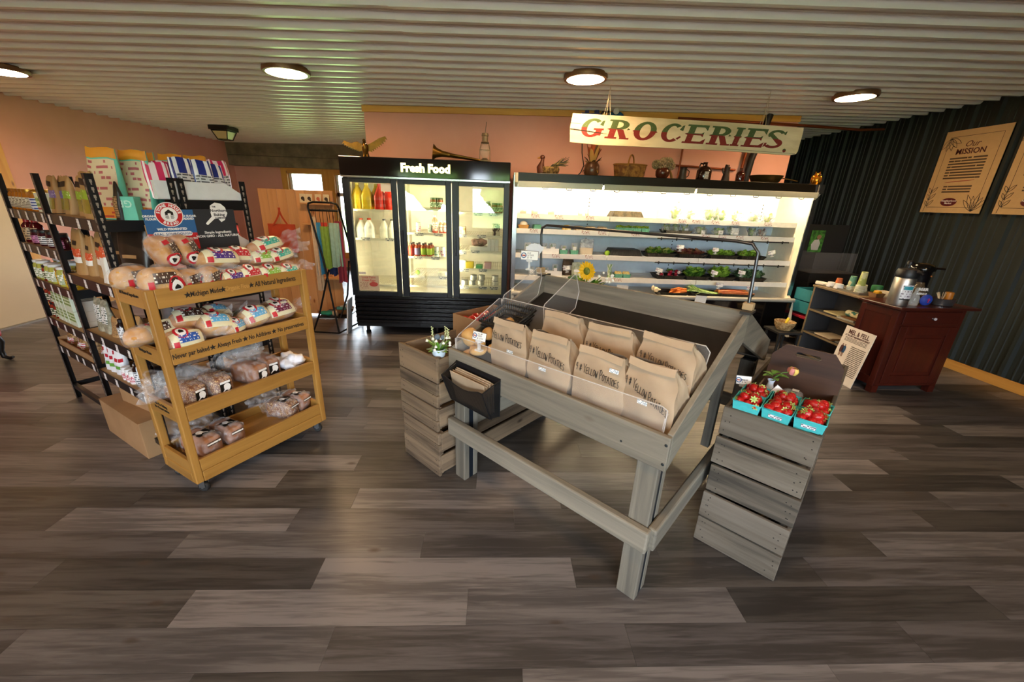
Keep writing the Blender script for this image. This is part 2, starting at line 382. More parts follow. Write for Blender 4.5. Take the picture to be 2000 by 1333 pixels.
for k in range(60):
    y = YF + .1 + k * RP; 
    if -.4 < y < 5.4: sm.lathe([(0, -.006), (.006, -.005), (.008, 0)], 6, (-.63, y, .024 - .0))
O('screw_row', sm, plain('screw_zinc', '#9a958c', .4, .8), ceiling, kind='stuff')
# walls
struct('wall_left', MB().box(XL - .15, XL, YF, YA, 0, 3), PINK)
wr = MB().box(XR + .04, XR + .2, YF, YA, 0, 3)
def wall_rib(n):
    pr = [(YF + k * .24 + a, d) for k in range(n) for a, d in [(0, 0), (.018, -.03), (.05, -.03), (.068, 0), (.118, 0), (.124, -.006), (.132, -.006), (.138, 0), (.178, 0), (.184, -.006), (.192, -.006), (.198, 0)]]
    vs = []; fs = []
    for a, d in pr: vs += [(XR + .035 + d, a, 0), (XR + .035 + d, a, 3)]
    for i in range(len(pr) - 1): fs.append((2 * i + 1, 2 * i + 3, 2 * i + 2, 2 * i))
    return vs, fs
wr.add(*wall_rib(52)); wall_right = struct('wall_right', wr, DARKM)
sm = MB()
for k in range(52):
    for z in (.5, 1.35, 2.15):
        y = YF + k * .24 + .155
        if 2.5 < y < 8: sm.ball((XR + .035, y, z + .02 * (k % 2)), (.005, .007, .007), 6, 4)
O('screw_row', sm, plain('screw_dark', '#22282a', .5, .3), wall_right, kind='stuff')
# grocery wall: a box of salmon drywall standing in the room
wb_ = MB().box(-1.64, 3.76, YB, YB + .14, 0, 3).box(-1.64, -1.5, YB + .14, YA, 0, 3).box(3.62, 3.76, YB + .14, YA, 0, 3)
struct('wall_back', wb_, PINK)
tb = MB().box(0, 5.42, 0, .03, 0, .068)
o = struct('trim_1', tb, PINE, bevel=.003); o.location = (-1.655, YB - .03, ceil_z(-1.65) - .074); o.rotation_euler = (0, -math.atan(CT), 0)
# alcove end wall with its windows
WX = [(-4.62, -3.80), (-3.62, -2.80), (-2.62, -1.80)]; WZ0, WZ1 = .30, 2.04
wa = MB().box(XL, XR, YA, YA + .16, 0, WZ0).box(XL, XR, YA, YA + .16, WZ1, 3)
for a, b in [(XL, WX[0][0]), (WX[0][1], WX[1][0]), (WX[1][1], WX[2][0]), (WX[2][1], XR)]: wa.box(a, b, YA, YA + .16, WZ0, WZ1)
struct('wall_alcove', wa, PINK)
CONC = duo('poured_concrete', '#6e6450', '#8d8269', 5, .35, .65, .85, .25)
cb = MB().box(XL + .002, -1.645, YA - .18, YA - .002, 2.11, 2.31).box(XL + .002, -1.645, YA - .185, YA - .002, 2.314, 2.60)
struct('trim_2', cb, CONC, bevel=.006)
for i, (a, b) in enumerate(WX):
    w = struct('window_%d' % (i + 1), MB().box(a, b, YA + .09, YA + .098, WZ0, WZ1), pane('window_glass', '#ffffff', 1))
    fr = MB().box(a - .09, a + .04, YA - .02, YA + .13, WZ0 - .09, WZ1 + .09).box(b - .04, b + .09, YA - .02, YA + .13, WZ0 - .09, WZ1 + .09)
    O('casing', fr, PINEZ, w, bevel=.003)
    O('head_casing', MB().box(a + .04, b - .04, YA - .02, YA + .13, WZ1 - .04, WZ1 + .09), PINE, w, bevel=.003)
    O('sill', MB().box(a + .04, b - .04, YA - .04, YA + .13, WZ0 - .09, WZ0 + .04), PINE, w, bevel=.003)
    O('sash', MB().box(a + .04, b - .04, YA + .07, YA + .12, 1.56, 1.64).box(a + .04, a + .09, YA + .07, YA + .12, WZ0, WZ1).box(b - .09, b - .04, YA + .07, YA + .12, WZ0, WZ1), plain('white_vinyl', '#e6e4dc', .4), w)
# wall behind the camera with its shop windows
FX = [(-2.9, -1.1), (-.8, .8), (1.1, 2.9)]
wf = MB().box(XL - .15, XR + .2, YF - .16, YF, 0, .75).box(XL - .15, XR + .2, YF - .16, YF, 2.35, 3)
ed = [XL - .15] + [v for p in FX for v in p] + [XR + .2]
for i in range(0, len(ed), 2): wf.box(ed[i], ed[i + 1], YF - .16, YF, .75, 2.35)
struct('wall_front', wf, PINK)
for i, (a, b) in enumerate(FX):
    w = struct('window_%d' % (i + 4), MB().box(a, b, YF - .09, YF - .08, .75, 2.35), pane('window_glass'))
    O('window_frame', MB().box(a, a + .06, YF - .13, YF + .02, .75, 2.35).box(b - .06, b, YF - .13, YF + .02, .75, 2.35).box(a + .06, b - .06, YF - .13, YF + .02, .75, .81).box(a + .06, b - .06, YF - .13, YF + .02, 2.29, 2.35).box(a + .06, b - .06, YF - .12, YF, 1.9, 1.95), PINEZ, w)
# cream door with yellow casing in the left wall
d1 = struct('door_1', MB().box(XL - .01, XL + .035, 3.3, 5.05, .02, 2.02), plain('cream_door_paint', '#d3c09a', .5, 0, .04, 2))
O('door_casing', MB().box(XL - .01, XL + .05, 5.05, 5.17, 0, 2.13), PINEZ, d1, bevel=.004)
O('head_casing', MB().box(XL - .01, XL + .05, 3.2, 5.05, 2.02, 2.13), wood('yellow_pine_cross', '#c98a34', '#e8b355', 'y', .5, 20, .9, .08, '#8a5220'), d1, bevel=.004)
O('threshold', MB().box(XL, XL + .07, 3.3, 5.05, 0, .018), plain('aluminium_strip', '#a9a49a', .35, .8), d1)
bb = struct('baseboard_right', MB().box(XR - .03, XR + .005, YF, YB, 0, .098), wood('pine_baseboard', '#b87e30', '#dca452', 'y', .5, 20, .9, .05, '#8a5220'), bevel=.003)
struct('baseboard_left', MB().box(XL, XL + .02, 5.18, YA, 0, .1), wood('pine_baseboard', '', '', 'y'))
# outdoors: unseen gravel ground added for neutral ceiling bounce, lawn beyond
yard = O('bounce_ground', MB().box(-40, 40, -16, -3.3, -.5, -.4), duo('bounce_gravel', '#8f8a80', '#b4aea2', 6, .3, .7, .95)); yard['kind'] = 'structure'
lawn = O('lawn', MB().box(-60, 60, -60, -16, -.5, -.4).box(-60, 60, 10.2, 70, -.5, -.4), duo('lawn_grass', '#4d6b2c', '#76913f', .8, .35, .65, .9)); lawn['kind'] = 'structure'
for i, (x, y, r, h) in enumerate([(-17, -42, 3.2, 5.6), (-8, -45, 3.6, 6.4), (1.0, -43, 2.6, 4.8), (8, -46, 3.8, 6.6), (17, -43, 3.2, 5.6)]):
    t = T('shade_tree', 'leafy tree beyond the yard, %s from the left through the shop windows' % ['first', 'second', 'third', 'fourth', 'fifth'][i], 'tree', (x, y, -.4), group='trees beyond the yard')
    O('trunk', MB().tube([(0, 0, 0), (.1, 0, h * .35), (0, 0, h * .7)], [.28, .22, .1], 8), plain('tree_bark', '#4a3c2e', .9), t, smooth=1)
    O('crown', MB().ball((0, 0, h * .62), (r, r * .9, h * .45), 36, 24, 0, lambda d, i=i: 1 + .14 * math.sin(7 * d.x + 5 * d.z + i) + .12 * math.sin(9 * d.y - 8 * d.z) + .08 * math.sin(17 * d.x + 13 * d.y)), duo('tree_leaves', '#3f5f22', '#8aa850', 3.5, .35, .65, .8, .5), t, smooth=1)
# ceiling lamps: slim bronze-rimmed discs; last three unseen, added to light the near area
LAMPGLOW = emit('lamp_diffuser', '#ffcf98', 62.0)
BRONZE = plain('bronze_rim', '#7a5a3c', .4, .4)
lm = None
for i, (x, y, where) in enumerate([(-1.88, 4.14, 'left of the salmon wall, above the glass-door fridge'), (.755, 4.08, 'above the left end of the hanging sign'), (3.56, 4.45, 'nearest the dark metal wall'), (-4.50, 4.33, 'cut by the left picture edge'), (-3.2, .6, 'added out of view, overhead left of the viewer'), (0, .6, 'added out of view, straight overhead'), (3.2, .6, 'added out of view, overhead right of the viewer')]):
    lab = 'round flat ceiling lamp ' + where
    t = T('ceiling_lamp', lab, 'ceiling lamp', (x, y, ceil_z(x)), group='round ceiling lamps'); t.rotation_euler = (0, -math.atan(CT), 0)
    if lm is None:
        lm = (MB().lathe([(.19, .006), (.195, -.02), (.188, -.036), (.172, -.036)], 32).mesh('rim', BRONZE, .6), MB().lathe([(.172, -.0355), (.10, -.040), (0, -.041)], 32).mesh('diffuser', LAMPGLOW, 3))
    O('rim', lm[0], None, t); O('diffuser', lm[1], None, t)
# porch-style lantern on the alcove ceiling
t = T('ceiling_lantern', 'small black square porch lantern on the alcove ceiling', 'lantern', (-4.47, 7.37, ceil_z(-4.47)))
BLK = plain('black_iron', '#17150f', .5, .3)
O('canopy', MB().box(-.15, .15, -.15, .15, -.06, .004).box(-.13, .13, -.13, .13, -.075, -.06), BLK, t, bevel=.006)
fm = MB()
for sx in (-1, 1):
    for sy in (-1, 1): fm.bar((.12 * sx, .12 * sy, -.075), (.075 * sx, .075 * sy, -.19), .012, .012)
for a, b in (((-1, -1), (1, -1)), ((1, -1), (1, 1)), ((1, 1), (-1, 1)), ((-1, 1), (-1, -1))): fm.bar((.075 * a[0], .075 * a[1], -.19), (.075 * b[0], .075 * b[1], -.19), .012, .012)
O('cage', fm, BLK, t)
gp = MB().add([(-.115, -.115, -.075), (.115, -.115, -.075), (.115, .115, -.075), (-.115, .115, -.075), (-.072, -.072, -.188), (.072, -.072, -.188), (.072, .072, -.188), (-.072, .072, -.188)], [(0, 1, 5, 4), (1, 2, 6, 5), (2, 3, 7, 6), (3, 0, 4, 7), (4, 5, 6, 7)])
g = MB(); g.add([(-.115, -.115, -.075), (.115, -.115, -.075), (.115, .115, -.075), (-.115, .115, -.075), (-.072, -.072, -.188), (.072, -.072, -.188), (.072, .072, -.188), (-.072, .072, -.188)], [(0, 1, 5, 4), (1, 2, 6, 5), (2, 3, 7, 6), (3, 0, 4, 7), (4, 5, 6, 7)])
O('glass_shade', g, plain('amber_glass', '#c9b684', .3), t)
# ------------------------------------------------------------------ glass-door fridge
FBLK = plain('fridge_black', '#0b0c0f', .28, .1, .03, 6, 0, .5)
FNAVY = plain('fridge_door_frame', '#141a22', .38, .15)
FWHITE = plain('fridge_liner', '#f6f1e2', .45)
WIRE = plain('white_coated_wire', '#e8e2cc', .4)
FRX0, FRX1, FRY0, FRY1 = -1.69, .13, 4.66, 5.42
fr_ = T('glass_door_fridge', 'black three-door glass merchandiser fridge reading Fresh Food', 'fridge', (0, 0, 0))
O('cabinet', MB().box(FRX0, FRX1, FRY0 + .06, FRY1, .13, .47).box(FRX0, FRX1, FRY0 + .06, FRY1, 1.79, 1.99).box(FRX0, FRX0 + .04, FRY0 + .06, FRY1, .47, 1.79).box(FRX1 - .04, FRX1, FRY0 + .06, FRY1, .47, 1.79).box(FRX0 + .04, FRX1 - .04, FRY1 - .04, FRY1, .47, 1.79), FBLK, fr_, bevel=.004)
O('liner', MB().box(FRX0 + .04, FRX1 - .04, FRY1 - .055, FRY1 - .041, .47, 1.79).box(FRX0 + .041, FRX0 + .05, FRY0 + .09, FRY1 - .055, .47, 1.79).box(FRX1 - .05, FRX1 - .041, FRY0 + .09, FRY1 - .055, .47, 1.79).box(FRX0 + .05, FRX1 - .05, FRY0 + .08, FRY1 - .055, .471, .50).box(FRX0 + .05, FRX1 - .05, FRY0 + .08, FRY1 - .055, 1.76, 1.789)
  .box(-1.125, -1.105, FRY0 + .55, FRY1 - .055, .5, 1.76).box(-.53, -.51, FRY0 + .55, FRY1 - .055, .5, 1.76), FWHITE, fr_)
hd = O('header_sign', MB().box(FRX0, FRX1, FRY0 - .02, FRY0 + .06, 1.80, 1.99), plain('gloss_black_panel', '#0a0a0c', .08, 0, .02, 6, 0, .6), fr_, bevel=.006)
text('Fresh Food', .115, emit('lit_yellow_letters', '#fff2a0', 2.2), hd, face(-.78, FRY0 - .0215, 1.893), bold=.006, depth=.002)
O('chrome_strip', MB().box(FRX0, FRX1, FRY0 - .015, FRY0 + .06, 1.783, 1.80), plain('satin_chrome', '#b8bcc0', .22, 1), fr_)
bounds = [(-1.685, -1.105), (-1.095, -.515), (-.505, .125)]
for i, (a, b) in enumerate(bounds):
    d = O('door', MB().box(a, a + .075, FRY0, FRY0 + .05, .485, 1.78).box(b - .06, b, FRY0, FRY0 + .05, .485, 1.78).box(a + .075, b - .06, FRY0, FRY0 + .05, .485, .535).box(a + .075, b - .06, FRY0, FRY0 + .05, 1.735, 1.78), FNAVY, fr_, bevel=.004)
    O('glass', MB().box(a + .074, b - .059, FRY0 + .02, FRY0 + .026, .53, 1.74), pane('door_glass', '#f2f4ee', 1.6), d)
    hx = b - .03 if i == 0 else a + .03
    O('handle', MB().box(hx - .012, hx + .012, FRY0 - .022, FRY0 + .001, .98, 1.25), FBLK, d, bevel=.004)
    g = O('lamp_tube', MB().box(a + .02, a + .04, FRY0 + .075, FRY0 + .095, .52, 1.74), emit('fridge_tube', '#fff0c8', 48), fr_)
    zs = [[1.455, 1.135, .60], [1.485, 1.215, .945, .715, .60], [1.46, 1.21, 1.03, .82, .61]][i]
    for z in zs:
        s = MB(); ya, yb = FRY0 + .12, FRY1 - .07
        for k in range(22):
            x = a + .045 + (b - a - .08) * k / 21; s.box(x - .002, x + .002, ya, yb, z - .004, z)
        s.box(a + .04, b - .035, ya - .006, ya + .006, z - .022, z + .002).box(a + .04, b - .035, yb - .006, yb + .006, z - .008, z + .001).box(a + .04, b - .035, (ya + yb) / 2 - .005, (ya + yb) / 2 + .005, z - .01, z - .003)
        O('wire_shelf', s, WIRE, fr_)
gr = O('grille', MB().box(FRX0 + .02, FRX1 - .02, FRY0 + .015, FRY0 + .06, .135, .475), FBLK, fr_)
for k in range(6):
    z = .155 + k * .052; O('louvre', MB().prism([(0, 0), (.032, .012), (.032, .034), (0, .04)], 0, FRX1 - FRX0 - .05, 0, Matrix(((0, 0, 1, FRX0 + .025), (-1, 0, 0, FRY0 + .016), (0, 1, 0, z), (0, 0, 0, 1)))), FBLK, gr)
O('bottom_rail', MB().box(FRX0 + .02, FRX1 - .02, FRY0 + .02, FRY1, .10, .134), plain('scuffed_black', '#1b1d1f', .4, .3, .3, 40), fr_)
for x in (FRX0 + .12, -.72, FRX1 - .12):
    for y in (FRY0 + .1, FRY1 - .1): O('leg', MB().lathe([(.03, 0), (.03, .02), (.02, .03), (.022, .101)], 12, (x, y, 0)), FBLK, fr_, smooth=.6)
# ------------------------------------------------------------------ open produce cooler
CWH = plain('cooler_white', '#efeee8', .4); CBL = plain('cooler_back_panel', '#d6e4f0', .5)
CX0, CX1, CY0, CY1 = .22, 3.68, 4.78, 5.44
ck = T('produce_cooler', 'long white open-front refrigerated produce cooler with lit shelves', 'cooler', (0, 0, 0))
O('back_panel', MB().box(CX0, CX1, CY1 - .06, CY1, .12, 1.90), CBL, ck)
endp = [(4.62, .10), (4.70, .52), (4.80, .60), (4.80, 1.74), (4.74, 1.80), (4.74, 1.90), (5.44, 1.90), (5.44, .10)]
for x0, x1 in ((CX0 - .035, CX0), (CX1, CX1 + .035)):
    O('end_panel', MB().prism(endp, x0, x1, 0, Matrix(((0, 0, 1, 0), (1, 0, 0, 0), (0, 1, 0, 0), (0, 0, 0, 1)))), plain('cooler_end_cream', '#efe6cc', .45), ck, bevel=.004)
for q in (MB().bar((CX1 + .02, 4.735, 1.90), (CX1 + .02, 4.735, 1.80), .05, .02), MB().bar((CX1 + .02, 4.795, 1.74), (CX1 + .02, 4.795, .6), .042, .015), MB().bar((CX0 - .02, 4.795, 1.9), (CX0 - .02, 4.795, .6), .05, .02)): O('edge_trim', q, plain('satin_chrome', ''), ck)
O('canopy', MB().box(CX0, CX1, 4.76, CY1 - .06, 1.80, 1.905), plain('black_satin_sheet', '#15120d', .33, .3, .1, 8), ck, bevel=.004)
for a, b in ((CX0, 1.18), (1.19, 2.24), (2.25, CX1)):
    O('canopy_rail', MB().box(a + .004, b - .004, 4.735, 4.76, 1.755, 1.815).box(a + .004, b - .004, 4.76, 4.80, 1.755, 1.765), plain('grey_rail', '#b9bcae', .4, .2), ck, bevel=.003)
hk = MB()
for k in range(12):
    x = .5 + k * .27; hk.tube([(x, 4.75, 1.755), (x, 4.75, 1.742), (x + .03, 4.75, 1.738), (x + .06, 4.75, 1.742), (x + .06, 4.75, 1.755)], .004, 6)
O('curtain_hook', hk, plain('black_plastic', '#101114', .45), ck, kind='stuff')
for k in range(3):
    a = .32 + k * 1.13; O('lamp_tube', MB().tube([(a, 4.90, 1.775), (a + 1.02, 4.90, 1.775)], .013, 8), emit('cooler_tube', '#ffe2b2', 115), ck)
SHZ = [(1.455, 4.96), (1.285, 4.93), (1.000, 4.90), (.735, 4.86)]
for k, (z, y) in enumerate(SHZ):
    for a, b in ((CX0 + .006, 1.35), (1.356, 2.50), (2.506, CX1 - .006)):
        s = O('shelf', MB().box(a, b, y, CY1 - .065, z - .022, z), CWH, ck, bevel=.002)
        O('price_rail', MB().box(a, b, y - .012, y, z - .045, z + .012), plain('price_rail_white', '#e9e8e2', .35), s)
    if k >= 1 and k <= 2:
        st = MB().tube([(1.95, y - .03, z - .05), (CX1 - .08, y - .03, z - .05)], .007, 6)
        for q in range(9): st.tube([(2.0 + q * .19, y - .03, z - .035), (2.0 + q * .19, y - .03, z - .07)], .008, 6)
        O('curtain_rod', st, plain('black_plastic', ''), ck)
O('deck', MB().box(CX0, CX1, 4.72, CY1 - .06, .50, .545), CWH, ck, bevel=.004)
O('bumper', MB().tube([(CX0 - .03, 4.70, .555), (CX1 + .03, 4.70, .555)], .026, 12), plain('bumper_grey', '#a8a69c', .35), ck, smooth=.7)
O('front_panel', MB().box(CX0, CX1, 4.68, 4.74, .16, .535), plain('gloss_black_panel', ''), ck, bevel=.006)
O('kick_plate', MB().box(CX0 + .02, CX1 - .02, 4.76, CY1, 0, .16), plain('fridge_black', ''), ck)
sl = MB()
for x in (1.18, 2.35, 3.48):
    for z in [.62 + i * .045 for i in range(24)]: sl.box(x - .006, x + .006, CY1 - .0615, CY1 - .058, z, z + .016)
O('slot_strip', sl, plain('slot_shadow', '#20262c', .8), ck, kind='stuff')
vs = MB()
for z in (.66, .69, .93, .95, 1.21, 1.23):
    for k in range(66): vs.box(.4 + k * .05, .43 + k * .05, CY1 - .0612, CY1 - .059, z, z + .006)
O('air_slot', vs, plain('slot_shadow', ''), ck, kind='stuff')
# ------------------------------------------------------------------ hanging GROCERIES board
SGN = duo('weathered_cream_board', '#c9b88c', '#ece0bc', 4.5, .32, .6, .75, .12, 8, 0, (.35, 1, 1.5))
sg = T('hanging_sign', 'long weathered cream board lettered GROCERIES hung by cords', 'sign', (.70, 4.42, 2.19))
sg.rotation_euler = (0, .0145, 0)
ol = [(.01, -.01), (.30, -.02), (.9, -.012), (1.6, -.004), (2.30, -.010), (2.36, .004), (2.372, .03), (2.375, .20), (2.37, .246), (1.6, .252), (.8, .25), (.015, .246), (-.002, .12)]
bd = O('board', MB().prism(ol, 0, .025, 0, RX(PI / 2)), SGN, sg)
ck_ = MB().prism([(0, .112), (.12, .105), (.28, .092), (.42, .078), (.28, .084), (.12, .095), (0, .103)], .0255, .0265, 0, RX(PI / 2)).prism([(1.62, .01), (2.35, .005), (2.35, .0075), (1.62, .013)], .0255, .0265, 0, RX(PI / 2)).prism([(0, .16), (.1, .158), (.1, .160), (0, .163)], .0255, .0265, 0, RX(PI / 2))
O('crack', ck_, plain('dark_crack', '#2a1d12', .9), bd, kind='stuff')
def two_tone():
    if 'letter_two_tone' in _M: return _M['letter_two_tone']
    m, nt, b = _new('letter_two_tone'); tc = nt.nodes.new('ShaderNodeTexCoord'); sp = nt.nodes.new('ShaderNodeSeparateXYZ'); nt.links.new(tc.outputs['Object'], sp.inputs[0])
    n = _noise(nt, None, 40, 3); nt.links.new(tc.outputs['Object'], n.inputs['Vector'])
    r = _ramp(nt, [(.498, lin('#7f2219')), (.502, lin('#465c30'))]); mr = nt.nodes.new('ShaderNodeMapRange'); nt.links.new(sp.outputs[1], mr.inputs[0])
    mr.inputs[1].default_value = -.1; mr.inputs[2].default_value = .105; nt.links.new(mr.outputs[0], r.inputs[0])
    w = _ramp(nt, [(.28, lin('#d9c796')), (.36, (0, 0, 0))]); wm = _ramp(nt, [(.28, (1, 1, 1)), (.36, (0, 0, 0))]); nt.links.new(n.outputs['Fac'], wm.inputs[0])
    mx = nt.nodes.new('ShaderNodeMix'); mx.data_type = 'RGBA'; nt.links.new(wm.outputs[0], mx.inputs[0]); nt.links.new(r.outputs[0], mx.inputs[6]); mx.inputs[7].default_value = (*lin('#d9c796'), 1)
    nt.links.new(mx.outputs[2], b.inputs['Base Color']); b.inputs['Roughness'].default_value = .7; _M['letter_two_tone'] = m; return m
def ring(cx, cz, a, b, t, q, d0, d1, n=22):
    P = []
    for k in range(n):
        u0, u1 = [math.radians(d0 + (d1 - d0) * (k + e) / n) for e in (0, 1)]
        P.append([(cx + a * math.cos(u0), cz + b * math.sin(u0)), (cx + a * math.cos(u1), cz + b * math.sin(u1)), (cx + (a - t) * math.cos(u1), cz + (b - q) * math.sin(u1)), (cx + (a - t) * math.cos(u0), cz + (b - q) * math.sin(u0))])
    return P
def bx2(x0, x1, z0, z1): return [[(x0, z0), (x1, z0), (x1, z1), (x0, z1)]]
def glyph(ch):
    if ch in 'OCG':
        P = ring(.5, .5, .5, .5, .27, .13, *{'O': (0, 360), 'C': (48, 312), 'G': (48, 335)}[ch])
        if ch in 'CG': P += [[(.80, .68), (.98, .62), (.98, .93), (.88, .90)]]
        if ch == 'C': P += [[(.76, .22), (.86, .15), (.99, .30), (.92, .36)]]
        if ch == 'G': P += bx2(.58, 1.05, .40, .50) + bx2(.70, .98, .12, .42)
        if ch == 'O': P += [[(-.07, .47), (.04, .42), (.04, .56)], [(1.07, .47), (.96, .56), (.96, .42)]]
        return P
    if ch == 'S': return ring(.5, .74, .44, .26, .22, .12, 25, 215, 14) + ring(.5, .27, .48, .27, .22, .13, -150, 60, 14) + [[(.10, .72), (.30, .78), (.92, .36), (.72, .24)], [(.84, .80), (.96, .74), (.97, .95), (.88, .93)], [(.03, .05), (.16, .10), (.18, .28), (.06, .28)]]
    P = bx2(.14, .42, 0, 1) + bx2(.02, .54, 0, .09) + bx2(.02, .54, .91, 1)
    if ch == 'I': return bx2(.2, .8, 0, 1) + bx2(0, 1, 0, .09) + bx2(0, 1, .91, 1) + [[(.2, .58), (.02, .50), (.2, .45)], [(.8, .58), (.8, .45), (.98, .5)]]
    if ch == 'E': P += bx2(.4, .92, .88, 1) + bx2(.4, .95, 0, .12) + bx2(.4, .80, .45, .55) + [[(.78, .9), (.97, .70), (.97, 1), (.78, 1)], [(.78, .1), (.78, 0), (1.0, 0), (1.0, .30)], [(.74, .55), (.74, .45), (.85, .36), (.85, .64)], [(.14, .56), (.0, .5), (.14, .44)]]
    if ch == 'R': P += ring(.48, .74, .44, .26, .26, .11, -90, 90, 12) + bx2(.4, .5, .89, 1) + bx2(.4, .5, .48, .59) + [[(.44, .5), (.72, .5), (1.0, 0), (.70, 0)], [(.66, 0), (1.08, 0), (1.08, .08), (.66, .08)], [(.9, .60), (1.02, .52), (.88, .48)], [(.14, .56), (.0, .5), (.14, .44)]]
    return P
for ch, x0, x1 in zip('GROCERIES', (.114, .368, .643, .924, 1.16, 1.41, 1.665, 1.775, 2.0), (.33, .60, .87, 1.14, 1.39, 1.64, 1.755, 2.0, 2.20)):
    mb = MB(); sl = .045
    for q, P in enumerate(glyph(ch)):
        w = x1 - x0; Q = [(-.5 * w + w * a + sl * (b - .5), (b - .5) * .170) for a, b in P]
        if sum(Q[k][0] * Q[(k + 1) % len(Q)][1] - Q[(k + 1) % len(Q)][0] * Q[k][1] for k in range(len(Q))) < 0: Q = Q[::-1]
        mb.add([(a, b, .0006 + .00002 * (q % 7)) for a, b in Q], [tuple(range(len(Q)))])
    o = O('letter', mb, two_tone(), bd); o.matrix_local = face((x0 + x1) / 2, -.0254, .128)
O('full_stop', MB().lathe([(0, 0), (.018, 0), (.018, .0012), (0, .0012)], 12), two_tone(), bd).matrix_local = face(2.225, -.0252, .03)
ROPE = plain('pale_cord', '#c9bda2', .8)
for x in (.36, 1.95):
    cz = 2.66 + .02 * (.7 + x) - 2.19 + .0145 * x
    O('cord', MB().tube([(x - .035, -.012, .245), (x - .012, -.012, .36), (x, -.012, cz)], .002, 5).tube([(x + .03, -.012, .245), (x + .012, -.012, .37), (x + .002, -.012, cz)], .002, 5).tube([(x - .01, -.02, .25), (x - .004, -.012, .40)], .002, 5), ROPE, sg)
# tools lying behind the sign, pipes on the wall
tp = T('blue_valve_pump', 'blue and black plumbing valve fitting on the salmon wall above the sign', 'valve', (0, 0, 0))
BLUEP = plain('blue_plastic', '#1f5f8f', .35)
O('body', MB().lathe([(.03, -.09), (.05, -.07), (.055, .05), (.03, .09)], 14, (0, 0, 0), 0, TR(1.40, 5.38, 2.605) @ RY(PI / 2)), BLUEP, tp, smooth=.6)
O('gauge', MB().lathe([(.035, -.01), (.035, .01), (.03, .014)], 14, (0, 0, 0), 0, TR(1.39, 5.34, 2.655) @ RX(PI / 2)), plain('gauge_white', '#e8e6de', .3), tp, smooth=.6)
O('hose', MB().tube([(1.38, 5.40, 2.61), (1.33, 5.40, 2.66), (1.24, 5.40, 2.655), (1.22, 5.40, 2.60)], .012, 8), plain('black_plastic', ''), tp, smooth=1)
O('manifold', MB().box(.98, 1.22, 5.36, 5.42, 2.59, 2.63).lathe([(.03, 0), (.03, .055)], 10, (1.17, 5.39, 2.61)).lathe([(.025, 0), (.025, .05)], 10, (1.05, 5.39, 2.61)), plain('violet_blue_plastic', '#38407e', .35), tp, smooth=.6)
O('bracket', MB().box(.96, 1.46, 5.42, 5.499, 2.575, 2.59), plain('grey_bracket', '#77777a', .5, .4), tp)
cp = T('copper_pipes', 'copper water pipes running along the top of the salmon wall', 'pipe', (0, 0, 0))
COPPER = plain('dull_copper', '#8a4a2c', .4, .8)
O('pipe', MB().tube([(2.2, 5.45, 2.635), (3.0, 5.45, 2.63), (3.8, 5.45, 2.62), (4.55, 5.45, 2.60), (4.85, 5.45, 2.62)], .016, 8), COPPER, cp, smooth=1)
O('riser', MB().tube([(2.36, 5.45, 2.635), (2.33, 5.475, 2.58), (2.32, 5.475, 1.95)], .012, 8), COPPER, cp, smooth=1)
O('low_pipe', MB().tube([(2.0, 5.475, 2.11), (2.5, 5.475, 2.10), (3.06, 5.475, 2.08)], .013, 8), COPPER, cp, smooth=1)
bp_ = T('drain_pipe', 'black plastic drain pipe against the salmon wall behind the sign', 'pipe', (0, 0, 0))
O('pipe', MB().tube([(3.20, 5.44, 1.90), (3.22, 5.44, 2.2), (3.34, 5.44, 2.72)], .04, 10), plain('black_plastic', ''), bp_, smooth=1)
O('riser', MB().tube([(3.12, 5.46, 1.90), (3.16, 5.46, 2.5)], .018, 8), COPPER, bp_, smooth=1)
# ------------------------------------------------------------------ slanted produce table (two-sided)
TBX = wood('weathered_grey_board', '#57534a', '#857e6f', 'x', .7, 22, 1.4, .06, '#5c5040', .2)
TBY = wood('weathered_grey_board_y', '#57534a', '#857e6f', 'y', .7, 22, 1.4, .06, '#5c5040', .2)
TBZ = wood('weathered_grey_board_z', '#57534a', '#857e6f', 'z', .7, 22, 1.4, .06, '#5c5040', .2)
TDEG = math.radians(-44.5); TO = (.619, 1.212, 0)
tb_ = T('produce_table', 'slanted grey weathered-wood produce display table with open legs', 'table', TO, TDEG)
X0, X1, RY_, RZ_ = -1.20, .03, .78, 1.15          # ends, ridge
SL = math.atan2(.32, .78); D = 2 * RY_
def slope(y): return .83 + .32 * (y / RY_ if y <= RY_ else (D - y) / RY_)
for nm, y in (('front_board', -.022), ('front_board', D)):
    O(nm, MB().box(X0, X1, y, y + .022, .69, .832), TBX, tb_, bevel=.004)
for x in (X0, X1 - .022):
    for sgn in (0, 1):
        p = [(0.0, .835), (RY_, RZ_ + .003), (RY_, RZ_ - .15), (0.0, .69)]
        if sgn: p = [(D - a, b) for a, b in p][::-1]
        O('side_board', MB().prism(p, x, x + .022, 0, Matrix(((0, 0, 1, 0), (1, 0, 0, 0), (0, 1, 0, 0), (0, 0, 0, 1)))), TBY, tb_, bevel=.003)
O('ridge_board', MB().box(X0 + .022, X1 - .022, RY_ - .012, RY_ + .012, 1.0, 1.152), TBX, tb_, bevel=.003)
BED = duo('black_tray_liner', '#1a1714', '#2b241e', 6, .35, .7, .45, .08)
for sgn in (0, 1):
    a = [(.005, .722), (RY_ - .012, 1.037), (RY_ - .012, 1.022), (.005, .707)]
    if sgn: a = [(D - p, q) for p, q in a][::-1]
    O('tray_bed', MB().prism(a, X0 + .022, X1 - .022, 0, Matrix(((0, 0, 1, 0), (1, 0, 0, 0), (0, 1, 0, 0), (0, 0, 0, 1)))), BED, tb_)
sc_ = MB()
